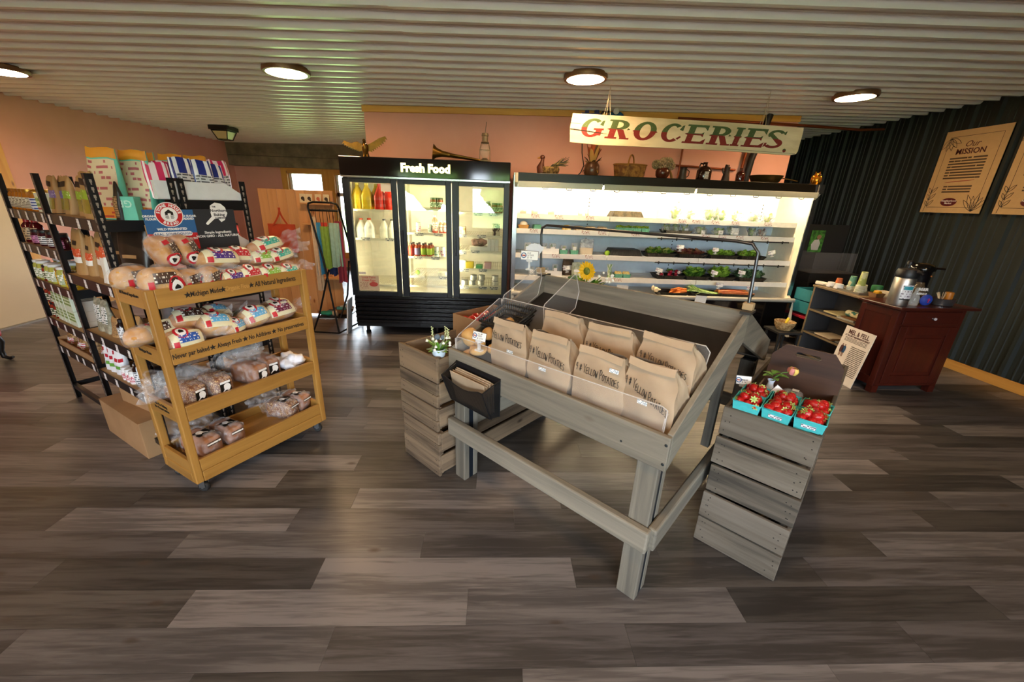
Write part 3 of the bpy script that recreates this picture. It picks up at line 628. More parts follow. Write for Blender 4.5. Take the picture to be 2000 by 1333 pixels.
for x, y, L, a in ((-.52, .50, .05, .5), (-.30, .52, .05, .9)):
    for q in range(1): sc_.box(-L / 2, L / 2, -.004, .004, 0, .004, 0, TR(x, y, slope(y) - .104) @ RX(SL) @ RZ(a))
O('masking_tape_scrap', kind='stuff', parent=tb_, mb=sc_, mat=plain('masking_tape', '#c2a57a', .7))
GROOVE = plain('blue_black_groove', '#1c242e', .45, .5)
for x in (-1.18, -.085):
    for y in (0.001, 1.452):
        O('leg', MB().box(x, x + .085, y, y + .038, 0, .70).box(x + .002, x + .083, y + .07, y + .105, 0, .70), TBZ, tb_, bevel=.004)
        O('leg_groove', MB().box(x + .004, x + .081, y + .038, y + .07, .0, .70), GROOVE, tb_)  # blue-black strip filling the groove between the leg boards
O('stretcher', MB().box(X0, X1 - .01, -.038, 0, .30, .405), TBX, tb_, bevel=.008)
O('stretcher', MB().box(X0, X1 - .01, D, D + .038, .30, .405), TBX, tb_, bevel=.008)
for x in (X0 - .0, X1 - .03): O('stretcher', MB().box(x, x + .038, .001, D - .001, .30, .405), TBY, tb_, bevel=.008)
O('ridge_post', MB().box(-1.162, -1.13, RY_ - .02, RY_ + .02, .4, 1.02), TBZ, tb_); O('ridge_post', MB().box(-.05, -.01, RY_ - .02, RY_ + .02, .4, 1.02), TBZ, tb_)
for a, b in ((X1 - .035, X1 + .012), (X0 - .012, X0 + .03)): O('ridge_cap', MB().box(a, b, RY_ - .045, RY_ + .045, 1.145, 1.157), plain('dark_bracket', '#34322f', .5, .4), tb_)
O('screw_head', kind='stuff', mat=plain('screw_dark', ''), parent=tb_, mb=MB().ball((X1 - .012, -.0225, .80), (.006, .002, .006), 8, 5).ball((X1 - .012, -.0225, .72), (.006, .002, .006), 8, 5).ball((-.15, -.0225, .74), (.005, .002, .005), 8, 5))
# bent steel rod arch along the ridge
ar = T('steel_rod_arch', 'thin bent steel rod arch standing on the table ridge', 'rod', TO, TDEG)
O('rod', MB().tube([(-1.235, .80, 1.157), (-1.25, .80, 1.40), (-1.245, .80, 1.445), (-1.21, .80, 1.462), (-.10, .80, 1.462), (-.03, .80, 1.455), (.0, .80, 1.42), (.012, .80, 1.157)], .0075, 8), plain('brushed_steel', '#5b5d60', .35, .9), ar, smooth=1)
for a, b in ((-.01, .035), (-1.255, -1.215)): O('clamp', MB().box(a, b, .778, .822, 1.157, 1.19), plain('raw_wood_block', '#a9906a', .7), ar, bevel=.004)
# clear acrylic bins
ACR = clear('clear_acrylic', '#e8e6e2', .05, .08, .5); ACE = clear('acrylic_edge', '#cfcac4', .55, .25)
def acryl(par, poly, M, th=.004):
    n = len(poly); o = O('panel', MB().prism(poly, -th / 2, th / 2, 0, M), ACR, par)
    O('edge', MB().tube([M @ Vector((p[0], p[1], 0)) for p in poly], .0028, 5, 0, False, True), ACE, o)
    return o
YZ = lambda x: Matrix(((0, 0, 1, x), (1, 0, 0, 0), (0, 1, 0, 0), (0, 0, 0, 1)))
XZ = lambda y, lean=0: Matrix(((1, 0, 0, 0), (0, lean, 1, y), (0, 1, 0, 0), (0, 0, 0, 1)))
def bz(y): return slope(y) - .10
b1 = T('acrylic_bin', 'clear acrylic front bin holding the paper bags and loose potatoes', 'bin', TO, TDEG)
acryl(b1, [(X0 + .03, .735), (X1 - .04, .735), (X1 - .04, .915), (X1 - .06, .925), (X0 + .05, .90), (X0 + .02, .885)], XZ(.012, 0))
acryl(b1, [(.015, bz(0) + .01), (.35, bz(.35) + .012), (.36, 1.055), (.34, 1.06), (.03, .905), (.015, .89)], YZ(X0 + .028))
acryl(b1, [(X0 + .03, bz(.36) + .01), (X1 - .045, bz(.36) + .01), (X1 - .03, 1.05), (X1 - .05, 1.072), (X0 + .05, 1.062), (X0 + .03, 1.05)], XZ(.362, 0))
acryl(b1, [(.015, bz(0) + .01), (.35, bz(.35) + .012), (.35, .98), (.03, .87)], YZ(X1 - .05))
b2 = T('acrylic_bin', 'empty clear acrylic bin at the upper left of the table', 'bin', TO, TDEG)
acryl(b2, [(.37, bz(.37) + .012), (.70, bz(.70) + .012), (.73, 1.14), (.71, 1.20), (.68, 1.205), (.38, 1.075), (.37, 1.06)], YZ(X0 + .03))
acryl(b2, [(.37, bz(.37) + .012), (.66, bz(.66) + .012), (.685, 1.11), (.64, 1.215), (.62, 1.215), (.36, 1.085), (.35, 1.07)], YZ(-.85))
# paper bags of potatoes
PAPER = duo('kraft_paper', '#a08a70', '#b39c80', 7, .3, .7, .78, .35)
INK = plain('black_marker', '#16130f', .6)
STICK = smallprint('white_price_sticker', '#eef0ee', '#5a7f96', 3, .5, .5, 5)
def paper_bag(label, x, y, z, w, h, d, yaw, seed, body='4# YELLOW POTATOES', ink_w=.0095, tilt=0.0, lz=.62, sticker=(.35, .5), up=0.0, loc=None, lean=0.10):
    rn = random.Random(seed); ph = [rn.uniform(0, 6.28) for _ in range(12)]
    def P(u, v):
        a = u * 4; k = int(a) % 4; f = a - int(a) if u < 1 else 0
        t = v; W = w / 2 * (.90 + .14 * math.sin(PI * min(1, t * 1.15)) - .02 * t); dd = d / 2 * (.92 + .25 * math.sin(PI * min(1, t * 1.1)) * (1 - t) + .0) * (1 - max(0, (t - .45) / .55) ** 1.3 * .86)
        if t < .06: W *= .93; dd *= .9
        c = [(-W, -dd), (W, -dd), (W, dd), (-W, dd)]; p, q = c[k], c[(k + 1) % 4]
        X = p[0] + (q[0] - p[0]) * f; Y = p[1] + (q[1] - p[1]) * f
        Y += dd - d / 2 * .9
        if k in (1, 3):   # gusset
            X *= 1 - .16 * math.sin(PI * f) * max(0, t - .2)
        else: Y += (-1 if k == 0 else 1) * .012 * math.sin(PI * f) * math.sin(PI * t)
        wr = (math.sin(9 * X / w + 11 * t + ph[0]) + .7 * math.sin(17 * t - 6 * f + ph[1]) + .6 * math.sin(23 * f + 13 * t + ph[2] + k)) * .0036 * (1 if k != 0 else .6)
        Z = h * (t - .02 * math.sin(5 * f + ph[3]) * (t > .9))
        return (X + (wr if k in (1, 3) else wr * .3), Y + (wr if k in (0, 2) else 0), max(0, Z))
    t = T('paper_bag', label, 'paper bag', rot=(-lean, 0, yaw), group='brown paper bags of potatoes on the slanted table')
    M = place(TO, TDEG) @ TR(x, y, z); t.location = M.translation; t.rotation_euler = (-lean, 0, TDEG + yaw)
    mb = MB().grid(P, 40, 16, 0, True); n = len(mb.v)
    mb.f.append(tuple(i * 17 for i in range(40))[::-1]); mb.m.append(0)
    O('sack', mb, PAPER, t, smooth=1.0)
    fl = MB(); dy = -d / 2 * .9
    fl.grid(lambda a, b: (-w * .425 + w * .85 * a, dy - .006 - .004 * math.sin(3 * a + ph[4]) - .006 * b, h * (.985 - .0 * b) - .0 + .012 * (1 - b) - .018 * b + .004 * math.sin(4 * a + ph[5])), 12, 2)
    O('folded_top', fl, PAPER, t, smooth=1.0)
    yf = lambda zz: -d / 2 * .9 - .012 * math.sin(PI * zz) - .0062
    st = MB(); xe = strokes(st, body, h * .10, w * .052, w * .0095, 0, 0, 0, .0016, 1.35, tilt, seed)
    S = w * .86 / max(xe, .01)
    for i, v_ in enumerate(st.v):
        xx = -w * .43 + v_[0] * min(S, 1.1); zz = h * lz + v_[2]; st.v[i] = (xx, yf(max(.03, min(.99, zz / h))) + v_[1], zz)
    O('handwriting', st, INK, t)
    sx, sz = sticker; zz = sz * h
    stk = MB().grid(lambda a, b: (w * (sx - .5) + (a - .5) * .042, yf((zz + (b - .5) * .016) / h) - .001, zz + (b - .5) * .016), 1, 1)
    O('price_sticker', stk, STICK, t)
    return t
BAGS = [('brown paper potato bag leftmost in the front row, partly behind a price card', -.845, .13, .785, .235, .285, .13, .0, 1, 'YELLOW POTATOES', .66, (.62, .50), -.06, .045),
        ('brown paper potato bag, second from left in the front row', -.585, .125, .785, .235, .285, .14, .0, 2, '4 # yellow Potatoes', .64, (.42, .42), -.12, .045),
        ('brown paper potato bag, third from left in the front row', -.325, .125, .782, .24, .28, .14, .0, 3, '4 # YELLOW POTATOES', .66, (.80, .80), -.10, .02),
        ('brown paper potato bag at the right end of the front row, nearest the corner', -.108, .13, .785, .215, .29, .14, -.06, 4, '4 # YELLOW POTATOES', .66, (.46, .46), -.34, .02),
        ('brown paper potato bag at the left of the back row, lettering mostly hidden', -.64, .285, .855, .235, .235, .12, .0, 5, 'POTATOES', .35, (.8, .2), -.05, .03),
        ('brown paper potato bag in the middle of the back row', -.385, .29, .855, .245, .23, .12, .0, 6, '4 # YELLOW POTATOES', .52, (.5, .2), -.10, .03),
        ('brown paper potato bag at the right of the back row, label fully readable', -.125, .295, .855, .24, .245, .13, -.05, 7, '4 # YELLOW POTATOES', .60, (.46, .40), -.16, .03)]
for (lab, x, y, z, w, h, d, yaw, sd, body, lz, stk, tilt, lean) in BAGS:
    paper_bag(lab, x, y, bz(y - d / 2) + .038 if y > .2 else z - .03, w, h, d, yaw, sd, body, tilt=tilt, lz=lz, sticker=stk, lean=-.02 if y > .2 else .02)
# loose potatoes in the left end of the bin, black wire basket behind them
POT = duo('potato_skin', '#b98b4e', '#d3a868', 9, .3, .7, .65, .2)
MT = place(TO, TDEG)
def potato(x, y, z, r, seed, label):
    rn = random.Random(seed); a, b, c = rn.uniform(0, 6), rn.uniform(0, 6), rn.uniform(0, 6)
    fn = lambda d: 1 + .07 * math.sin(3 * d.x + a) + .05 * math.sin(4 * d.y + b) + .04 * math.sin(5 * d.z + c)
    o = O('potato', MB().ball((0, 0, 0), r, 18, 12, 0, fn), POT, None, MT @ Vector((x, y, z)), (rn.uniform(-.4, .4), rn.uniform(-.4, .4), TDEG + rn.uniform(-1, 1)), smooth=3)
    tag(o, label, 'potato', 'loose potatoes in the acrylic bin')
PL_ = [('largest loose potato standing at the left end of the acrylic bin', -1.135, .08, .888, (.046, .042, .058)), ('round potato behind the price card', -1.075, .16, .905, (.040, .035, .035)), ('small potato in the middle of the loose pile', -1.075, .10, .868, (.038, .032, .03)),
       ('small potato low beside the largest one', -1.075, .06, .835, (.034, .03, .028)), ('flat potato at the front right of the loose pile', -1.04, .055, .842, (.048, .033, .03)), ('potato half hidden behind the first paper bag', -.985, .22, .955, (.038, .033, .05)), ('potato under the price card at the bin front', -.99, .12, .85, (.035, .033, .03)), ('potato under the largest one in the bin corner', -1.13, .07, .795, (.034, .034, .03))]
for i, (lab, x, y, z, r) in enumerate(PL_): potato(x, y, z, r, i + 20, lab)
wb2 = T('wire_tray', 'black woven wire tray behind the loose potatoes', 'tray', TO, TDEG)
BW = plain('black_wicker', '#14130f', .5)
m = MB()
pts = [(-1.155, .17, .98), (-1.135, .345, 1.055), (-.90, .345, 1.06), (-.92, .17, .985)]
for k in range(4):
    f = 1 - .07 * k; c = Vector((-1.03, .26, 1.0 - .025 * k))
    P = [c + (Vector(p) - Vector((-1.03, .26, 1.02))) * f for p in pts]
    m.tube(P, .0075, 6, 0, False, True)
for i in range(4):
    a, b = Vector(pts[i]), Vector(pts[(i + 1) % 4])
    for q in range(14):
        p = a.lerp(b, q / 14); c = Vector((-1.03, .26, 1.02)); p2 = c + (p - c) * .79 + Vector((0, 0, -.095)); m.tube([p, p2], .003, 4)
O('weave', m, BW, wb2, smooth=1)
# price cards on clips
CARD = plain('white_card', '#eeeeea', .5); CLIP = clear('clip_plastic', '#eef2f4', .45, .1)
def price_card(label, loc, yaw, w=.085, h=.045, stem=.07, lean=-.25, line1='YELLOW', line2='POTATO', line3='$2.25/LB', logo='#3a5f8f', roll=0.0):
    t = T('price_card', label, 'price card', loc, group='handwritten price cards'); t.rotation_euler = (0, roll, yaw)
    O('clip', MB().box(-.006, .006, -.006, .006, 0, stem).box(-.018, .018, -.008, .008, stem - .012, stem + .004).box(-.02, .02, -.012, .012, -.004, .004).ball((0, -.006, stem * .75), .007, 8, 6), CLIP, t)
    c = O('card', MB().box(-w / 2, w / 2, -.0006, .0006, 0, h), CARD, t, (0, -.004, stem)); c.rotation_euler = (lean, 0, 0)
    O('frame', MB().box(-w / 2 - .0022, w / 2 + .0022, .0007, .0016, -.0022, h + .0022), plain('card_frame', '#6c6460', .5), c)
    if logo:
        O('emblem', MB().lathe([(0, 0), (h * .33, 0), (h * .33, .0006), (0, .0006)], 16, (0, 0, 0), 0, TR(-w * .34, -.0007, h * .5) @ RX(PI / 2)).lathe([(0, 0), (h * .22, 0), (h * .22, .0009), (0, .0009)], 14, (0, 0, 0), 1, TR(-w * .34, -.0007, h * .5) @ RX(PI / 2)).box(-w * .34 - h * .2, -w * .34 + h * .2, -.0020, -.0016, h * .42, h * .56, 2), [plain('emblem_blue', logo, .5), plain('emblem_white', '#e9e4da', .5), plain('emblem_red', '#a8453a', .5)], c)
    hw = MB()
    for j, s in enumerate((line1, line2, line3)):
        if s: strokes(hw, s, h * .17, w * .045, w * .012, -w * .13 if logo else -w * .4, h * (.70 - .27 * j), -.0012, .0006, 1.2, .05, 5 + j)
    O('handwriting', hw, INK, c); return t
p = MT @ Vector((-1.0, .02, .865)); price_card('white handwritten Yellow Potato price card clipped to the acrylic bin', p, TDEG + .12, .085, .042, .055)
# black mesh file holder with folded paper bags
fh = T('mesh_file_holder', 'black mesh wall file holder screwed to the table front', 'file holder', TO, TDEG)
MESH = clear('black_wire_mesh', '#0c0c0d', .82, .5)
def quad(mb, a, b, c, d): mb.add([a, b, c, d], [(0, 1, 2, 3)])
hx0, hx1 = -1.13, -.80; yb, yt, yc = -.024, -.135, -.075
mm = MB(); mm.box(hx0, hx1, yb - .002, yb, .575, .775)
O('back_plate', mm, MESH, fh)
O('hanger_strip', MB().box(hx0, hx1, yb - .004, yb - .002, .735, .78), plain('black_plastic', ''), fh)
pr_ = MB(); fpts = [(hx0 + .012, yt, .735), (hx0 + .04, yt, .735)] + [(hx0 + .04 + (hx1 - hx0 - .08) * k / 10, yt + .004 * math.sin(PI * k / 10), .735 - .028 * math.sin(PI * k / 10)) for k in range(1, 10)] + [(hx1 - .04, yt, .735), (hx1 - .012, yt, .735)]
bot = [(p[0] * .985 - .0145 * 0, yc, .575) for p in fpts]
n = len(fpts); pr_.add(fpts + bot, [(i, i + 1, n + i + 1, n + i) for i in range(n - 1)])
pr_.add([(hx0, yb, .575), (hx1, yb, .575), (hx1 - .012, yc, .575), (hx0 + .012, yc, .575)], [(0, 1, 2, 3)])
for x, xi in ((hx0, hx0 + .012), (hx1, hx1 - .012)): pr_.add([(x, yb, .575), (xi, yc, .575), (xi, yt, .735), (x, yb, .765)], [(0, 1, 2, 3)])
O('pocket', pr_, MESH, fh)
rim = MB().tube(fpts, .0035, 6).tube([(hx0, yb, .775), (hx0 + .012, yt, .735), (hx0 + .014, yc, .575)], .0035, 6).tube([(hx1, yb, .775), (hx1 - .012, yt, .735), (hx1 - .014, yc, .575)], .0035, 6).tube([(hx0, yb, .575), (hx0, yb, .78), (hx1, yb, .78), (hx1, yb, .575)], .0035, 6).tube([(hx0 + .014, yc, .575), (hx1 - .014, yc, .575)], .0035, 6)
O('frame', rim, plain('black_plastic', ''), fh, smooth=1)
for k in range(6):
    y = -.030 - k * .006
    o = O('folded_bag', MB().box(hx0 + .03 + .004 * (k % 3), hx1 - .03 - .006 * (k % 2), -.0022, .0022, 0, .165 + .004 * ((k * 7) % 4)), PAPER, None, MT @ Vector((0, y, .585)), (.05 + .035 * k, 0, TDEG), bevel=.002)
    tag(o, 'flat folded brown paper bag, %s from the back in the black mesh holder' % ORD[k], 'paper bag', 'folded paper bags in the mesh holder')
# ------------------------------------------------------------------ stacks of harvest trays
CRX = wood('crate_board_x', '#3a352d', '#6e665b', 'x', .8, 26, 1.3, .16, '#3a2f24', .3, third='#5f574b')
CRY = wood('crate_board_y', '#3a352d', '#6e665b', 'y', .8, 26, 1.3, .16, '#3a2f24', .3, third='#5f574b')
CRZ = wood('crate_board_z', '#3a352d', '#6e665b', 'z', .8, 26, 1.3, .16, '#3a2f24', .3, third='#5f574b')
CRX2 = wood('crate_board_warm_x', '#46392b', '#846f56', 'x', .8, 26, 1.3, .16, '#3a2c1e', .3, third='#73614c')
CRY2 = wood('crate_board_warm_y', '#46392b', '#846f56', 'y', .8, 26, 1.3, .16, '#3a2c1e', .3, third='#73614c')
CRZ2 = wood('crate_board_warm_z', '#46392b', '#846f56', 'z', .8, 26, 1.3, .16, '#3a2c1e', .3, third='#73614c')
NAIL = plain('nail_hole', '#15110d', .8)
def tray(label, loc, rz, W=.36, L=1.09, h=.143, mats=(CRX, CRY, CRZ), group='', split=0.0, seed=0):
    rn = random.Random(seed); t = T('harvest_tray', label, 'crate', loc, rz, group)
    for y in (0, L - .018):
        if split and y == 0:
            O('end_board', MB().box(0, W, y, y + .018, .004, h * split - .003), mats[0], t, bevel=.003)
            b = O('end_board', MB().box(.002, W - .003, y - .001, y + .018, h * split + .002, h), mats[0], t, bevel=.003)
        else: b = O('end_board', MB().box(0, W, y, y + .018, .004, h), mats[0], t, bevel=.003)
        if y == 0:
            nm = MB()
            for x in (.025, .04, W - .04, W - .025):
                for z in (.03, .075, .115): 
                    if rn.random() < .8: nm.ball((x + rn.uniform(-.008, .008), -.0006, z + rn.uniform(-.01, .01)), (.0028, .001, .0028), 6, 4)
            O('nail_head', nm, NAIL, b, kind='stuff')
    for x in (0.0, W - .016):
        O('side_board', MB().box(x, x + .016, .0185, L - .0185, .022 + rn.uniform(0, .01), h - rn.uniform(.0, .012)), mats[1], t, bevel=.003)
    for x in (.0165, W - .0415):
        for y in (.0185, L - .0435): O('corner_post', MB().box(x, x + .025, y, y + .025, .004, h - .004), mats[2], t)
    for k in range(4):
        x = .02 + k * (W - .04) / 4; O('bottom_slat', MB().box(x + .002, x + (W - .04) / 4 - .004, .0185, L - .0185, .004, .014), mats[1], t)
    return t
rn = random.Random(11); LV = ['bottom', 'second from the bottom', 'middle', 'second from the top', 'top']
for k in range(5):
    tray('grey wooden harvest tray %s of the right stack%s' % (LV[k], ', under the strawberry baskets' if k == 4 else ''), (1.038 + .004 * math.sin(3 * k + 1), 1.553 + .004 * math.sin(5 * k) - .001 * k, k * .155), math.radians(-45.3 + rn.uniform(-.6, .6)), group='harvest trays stacked right of the table', seed=k)
for k in range(5):
    tray('brown wooden harvest tray %s of the left stack%s' % (LV[k], ', with the white flower pot' if k == 4 else ''), (-.578 + .006 * math.sin(2 * k) - .004 * (k == 4), 2.262 + .006 * math.sin(4 * k + 1), k * .157), math.radians(-44.6 + rn.uniform(-.5, .5)), W=.37, L=1.05, h=.152, mats=(CRX2, CRY2, CRZ2), group='harvest trays stacked left of the table', split=[.0, .5, .48, .52, .0][k], seed=k + 9)
# ------------------------------------------------------------------ oak bread rack on casters
OAKX = wood('golden_oak_x', '#8a6028', '#b28440', 'x', .38, 30, .9, .05, None, .08, .25)
OAKY = wood('golden_oak_y', '#8a6028', '#b28440', 'y', .38, 30, .9, .05, None, .08, .25)
OAKZ = wood('golden_oak_z', '#8a6028', '#b28440', 'z', .38, 30, .9, .05, None, .08, .25)
RDEG = math.radians(59.6); RO = (-1.595, 1.824, 0); RW, RD = .81, .352
rk = T('bread_rack', 'golden oak four-shelf bread rack on casters with lettered rails', 'shelf rack', RO, RDEG)
MR = place(RO, RDEG)
P_ = .038
for x in (0, RW - P_):
    for y in (0, RD - P_): O('post', MB().box(x, x + P_, y, y + P_, .085, 1.155), OAKZ, rk, bevel=.006)
RAILS = [(1.062, 1.155), (.775, .858), (.458, .545), (.15, .222)]
rails = []; SZ = [1.115, .818, .498, .168]
for k, (a, b) in enumerate(RAILS):
    f = O('front_rail', MB().box(P_, RW - P_, .002, .022, a, b), OAKX, rk, bevel=.003); rails.append(f)
    O('back_rail', MB().box(P_, RW - P_, RD - .022, RD - .002, a, b), OAKX, rk, bevel=.003)
    for x in (.002, RW - .022):
        s = O('side_rail', MB().box(x, x + .02, P_, RD - P_, a, b), OAKY, rk, bevel=.003)
        if x < .1 and k < 3: text(['All Natural Ingredients', 'Michigan Made', 'No Par Baking\nNo Preservatives'][k], .022, INK, s, TR(.0013, RD / 2, (a + b) / 2 + .01) @ RZ(-PI / 2) @ RX(PI / 2), bold=.0003)
    O('shelf_board', MB().box(.022, RW - .022, .022, RD - .022, SZ[k] - .012, SZ[k]), OAKX, rk)
for y in (.002, RD - .022): O('base_skirt', MB().box(P_, RW - P_, y - .004, y + .02, .085, .149), OAKX, rk, bevel=.004)
for x in (.0, RW - .022): O('base_skirt', MB().box(x, x + .022, P_, RD - P_, .085, .149), OAKY, rk, bevel=.004)
cwm = MB().lathe([(.0, -.012), (.026, -.012), (.03, -.006), (.03, .006), (.026, .012), (0, .012)], 16, (0, 0, 0), 0, RY(PI / 2)).mesh('wheel', plain('caster_rubber', '#232323', .5), .7)
cfm = MB().box(-.02, .02, -.02, .02, .048, .054).box(-.017, -.014, -.016, .016, .0, .05).box(.014, .017, -.016, .016, .0, .05).lathe([(.007, -.018), (.007, .018)], 8, (0, 0, 0), 0, RY(PI / 2)).mesh('fork', plain('zinc_fork', '#9aa0a4', .3, .9))
for x in (.045, RW - .045):
    for y in (.045, RD - .045):
        c = O('caster', cfm, None, rk, (x, y, .031), (0, 0, .5)); O('wheel', cwm, None, c)
def star(r=.013):
    P = [(r * (1 if k % 2 == 0 else .4) * math.sin(PI * k / 5), r * (1 if k % 2 == 0 else .4) * math.cos(PI * k / 5)) for k in range(10)]
    return MB().prism(P, 0, .0006).mesh('star', INK)
STAR = star(.017)
def rail_text(k, items):
    z = (RAILS[k][0] + RAILS[k][1]) / 2
    for x, s, size, mt in items:
        if s == '*': O('star', STAR, None, rails[k]).matrix_local = face(x, .0016, z)
        else: text(s, size, mt, rails[k], face(x, .0016, z), bold=.0006, stretch=(.66, 1))
FAINT = plain('worn_lettering', '#b98a45', .6)
rail_text(0, [(.165, '*', 0, INK), (.245, 'Michigan Made', .035, INK), (.325, '*', 0, INK), (.40, 'Organic Flour', .034, FAINT), (.470, '*', 0, INK), (.612, 'All Natural Ingredients', .040, INK)])
rail_text(1, [(.122, 'Never par baked', .036, INK), (.220, '*', 0, INK), (.304, 'Always Fresh', .035, INK), (.385, '*', 0, INK), (.468, 'No Additives', .036, INK), (.550, '*', 0, INK), (.658, 'No preservatives', .037, INK)])
# advertising board above the rack on two sticks
sb = T('bread_sign', 'two-panel bread sign, blue and red left, charcoal right, above the rack', 'sign', RO, RDEG)
SY = RD - .035
for x in (.20, .60): O('stick', MB().box(x - .016, x + .016, SY + .003, SY + .013, 1.155, 1.42), OAKZ, sb, bevel=.002)
PBLUE, PRED, PCHAR, PWHITE = plain('sign_blue', '#2f5f90', .4), plain('sign_red', '#c3262b', .4), plain('sign_charcoal', '#2b2e33', .4), plain('sign_white', '#eceae6', .45)
lp_ = O('left_panel', MB().box(.184, .405, SY - .004, SY, 1.375, 1.495).box(.184, .405, SY - .004, SY, 1.288, 1.375, 1), [PBLUE, PRED], sb)
rp_ = O('right_panel', MB().box(.4055, .615, SY - .004, SY, 1.284, 1.497), PCHAR, sb)
yk = SY - .0045
def disc(mb, x, z, r, y, n=24, mi=0, th=.0006): mb.lathe([(0, 0), (r, 0), (r, th), (0, th)], n, (0, 0, 0), mi, TR(x, y, z) @ RX(PI / 2))
lg = MB(); disc(lg, .294, 1.470, .062, yk - .0005, 32, 0); disc(lg, .294, 1.470, .058, yk - .0011, 32, 1); disc(lg, .294, 1.470, .037, yk - .0017, 28, 0)
lg.prism([(-.018, -.006), (-.018, .008), (0, .022), (.018, .008), (.018, -.006), (.007, -.006), (.006, .003), (-.006, .003), (-.007, -.006)], 0, .0006, 2, face(.294, yk - .0025, 1.474))
for q in range(4): lg.box(-.02 + .004 * (q % 2), -.004, 0, .0005, -.011 - .004 * q, -.009 - .004 * q, 2, TR(.294, yk - .003, 1.474)).box(.004, .02 - .003 * (q % 2), 0, .0005, -.011 - .004 * q, -.009 - .004 * q, 2, TR(.294, yk - .003, 1.474))
O('round_logo', lg, [PWHITE, PRED, INK], lp_, smooth=.5)
def arc_text(s, par, cx, cz, R, a0, a1, size, mat, y, flip=False):
    n = len(s)
    for i, ch in enumerate(s):
        if ch == ' ': continue
        a = a0 + (a1 - a0) * (i / (n - 1))
        M = TR(cx + R * math.sin(a), y, cz + R * math.cos(a)) @ RX(PI / 2) @ RZ(-a + (PI if flip else 0))
        text(ch, size, mat, par, M, bold=.0008)
arc_text('STONE HOUSE', lp_, .294, 1.470, .047, -1.35, 1.35, .019, PWHITE, yk - .0022)
arc_text('BREAD', lp_, .294, 1.470, .047, PI + .62, PI - .62, .019, PWHITE, yk - .0022, True)
for s, x, z, sz in (('ORGANIC\nFLOUR', .212, 1.455, .0145), ('NO SUGAR\nADDED', .378, 1.455, .0145), ('WILD FERMENTED', .294, 1.397, .016), ('SUPPORTS DIGESTIVE HEALTH', .294, 1.345, .0155)):
    text(s, sz, PWHITE, lp_, face(x, yk - .0003, z), bold=.0006)
pl_ = [(.075 * sx + .012 * math.cos(a), .012 * math.sin(a)) for sx, rng in ((1, range(-3, 4)), (-1, range(3, 10))) for a in [q * PI / 6 for q in rng]]
O('white_pill', MB().prism(pl_, 0, .0006, 0, face(.294, yk - .0002, 1.372)), PWHITE, lp_)
text('REAL SOURDOUGH', .017, PBLUE, lp_, face(.294, yk - .0012, 1.372), bold=.0002, spacing=1.15)
pd = [(-.045, -.052), (-.052, -.045), (-.048, -.038), (-.020, -.010), (-.022, .018), (-.018, .045), (.005, .060), (.032, .055), (.050, .036), (.056, .006), (.038, -.028), (.020, -.038), (.008, -.020), (-.010, -.022)]
O('cutting_board_logo', MB().prism([(p[0] * 1.12, p[1] * 1.08) for p in pd][::-1], 0, .0006, 0, face(.515, yk - .0002, 1.468)), PWHITE, rp_)
for s, x, z, sz, mt in (('THE', .512, 1.510, .0105, PCHAR), ('Northern', .533, 1.489, .022, PCHAR), ('Baking', .533, 1.467, .022, PCHAR), ('COMPANY', .537, 1.449, .012, PCHAR), ('Simple Ingredients', .510, 1.372, .019, PWHITE), ('NON GMO - ALL NATURAL', .510, 1.352, .0185, PWHITE)):
    text(s, sz, mt, rp_, face(x, yk - .0012, z), bold=.0004)
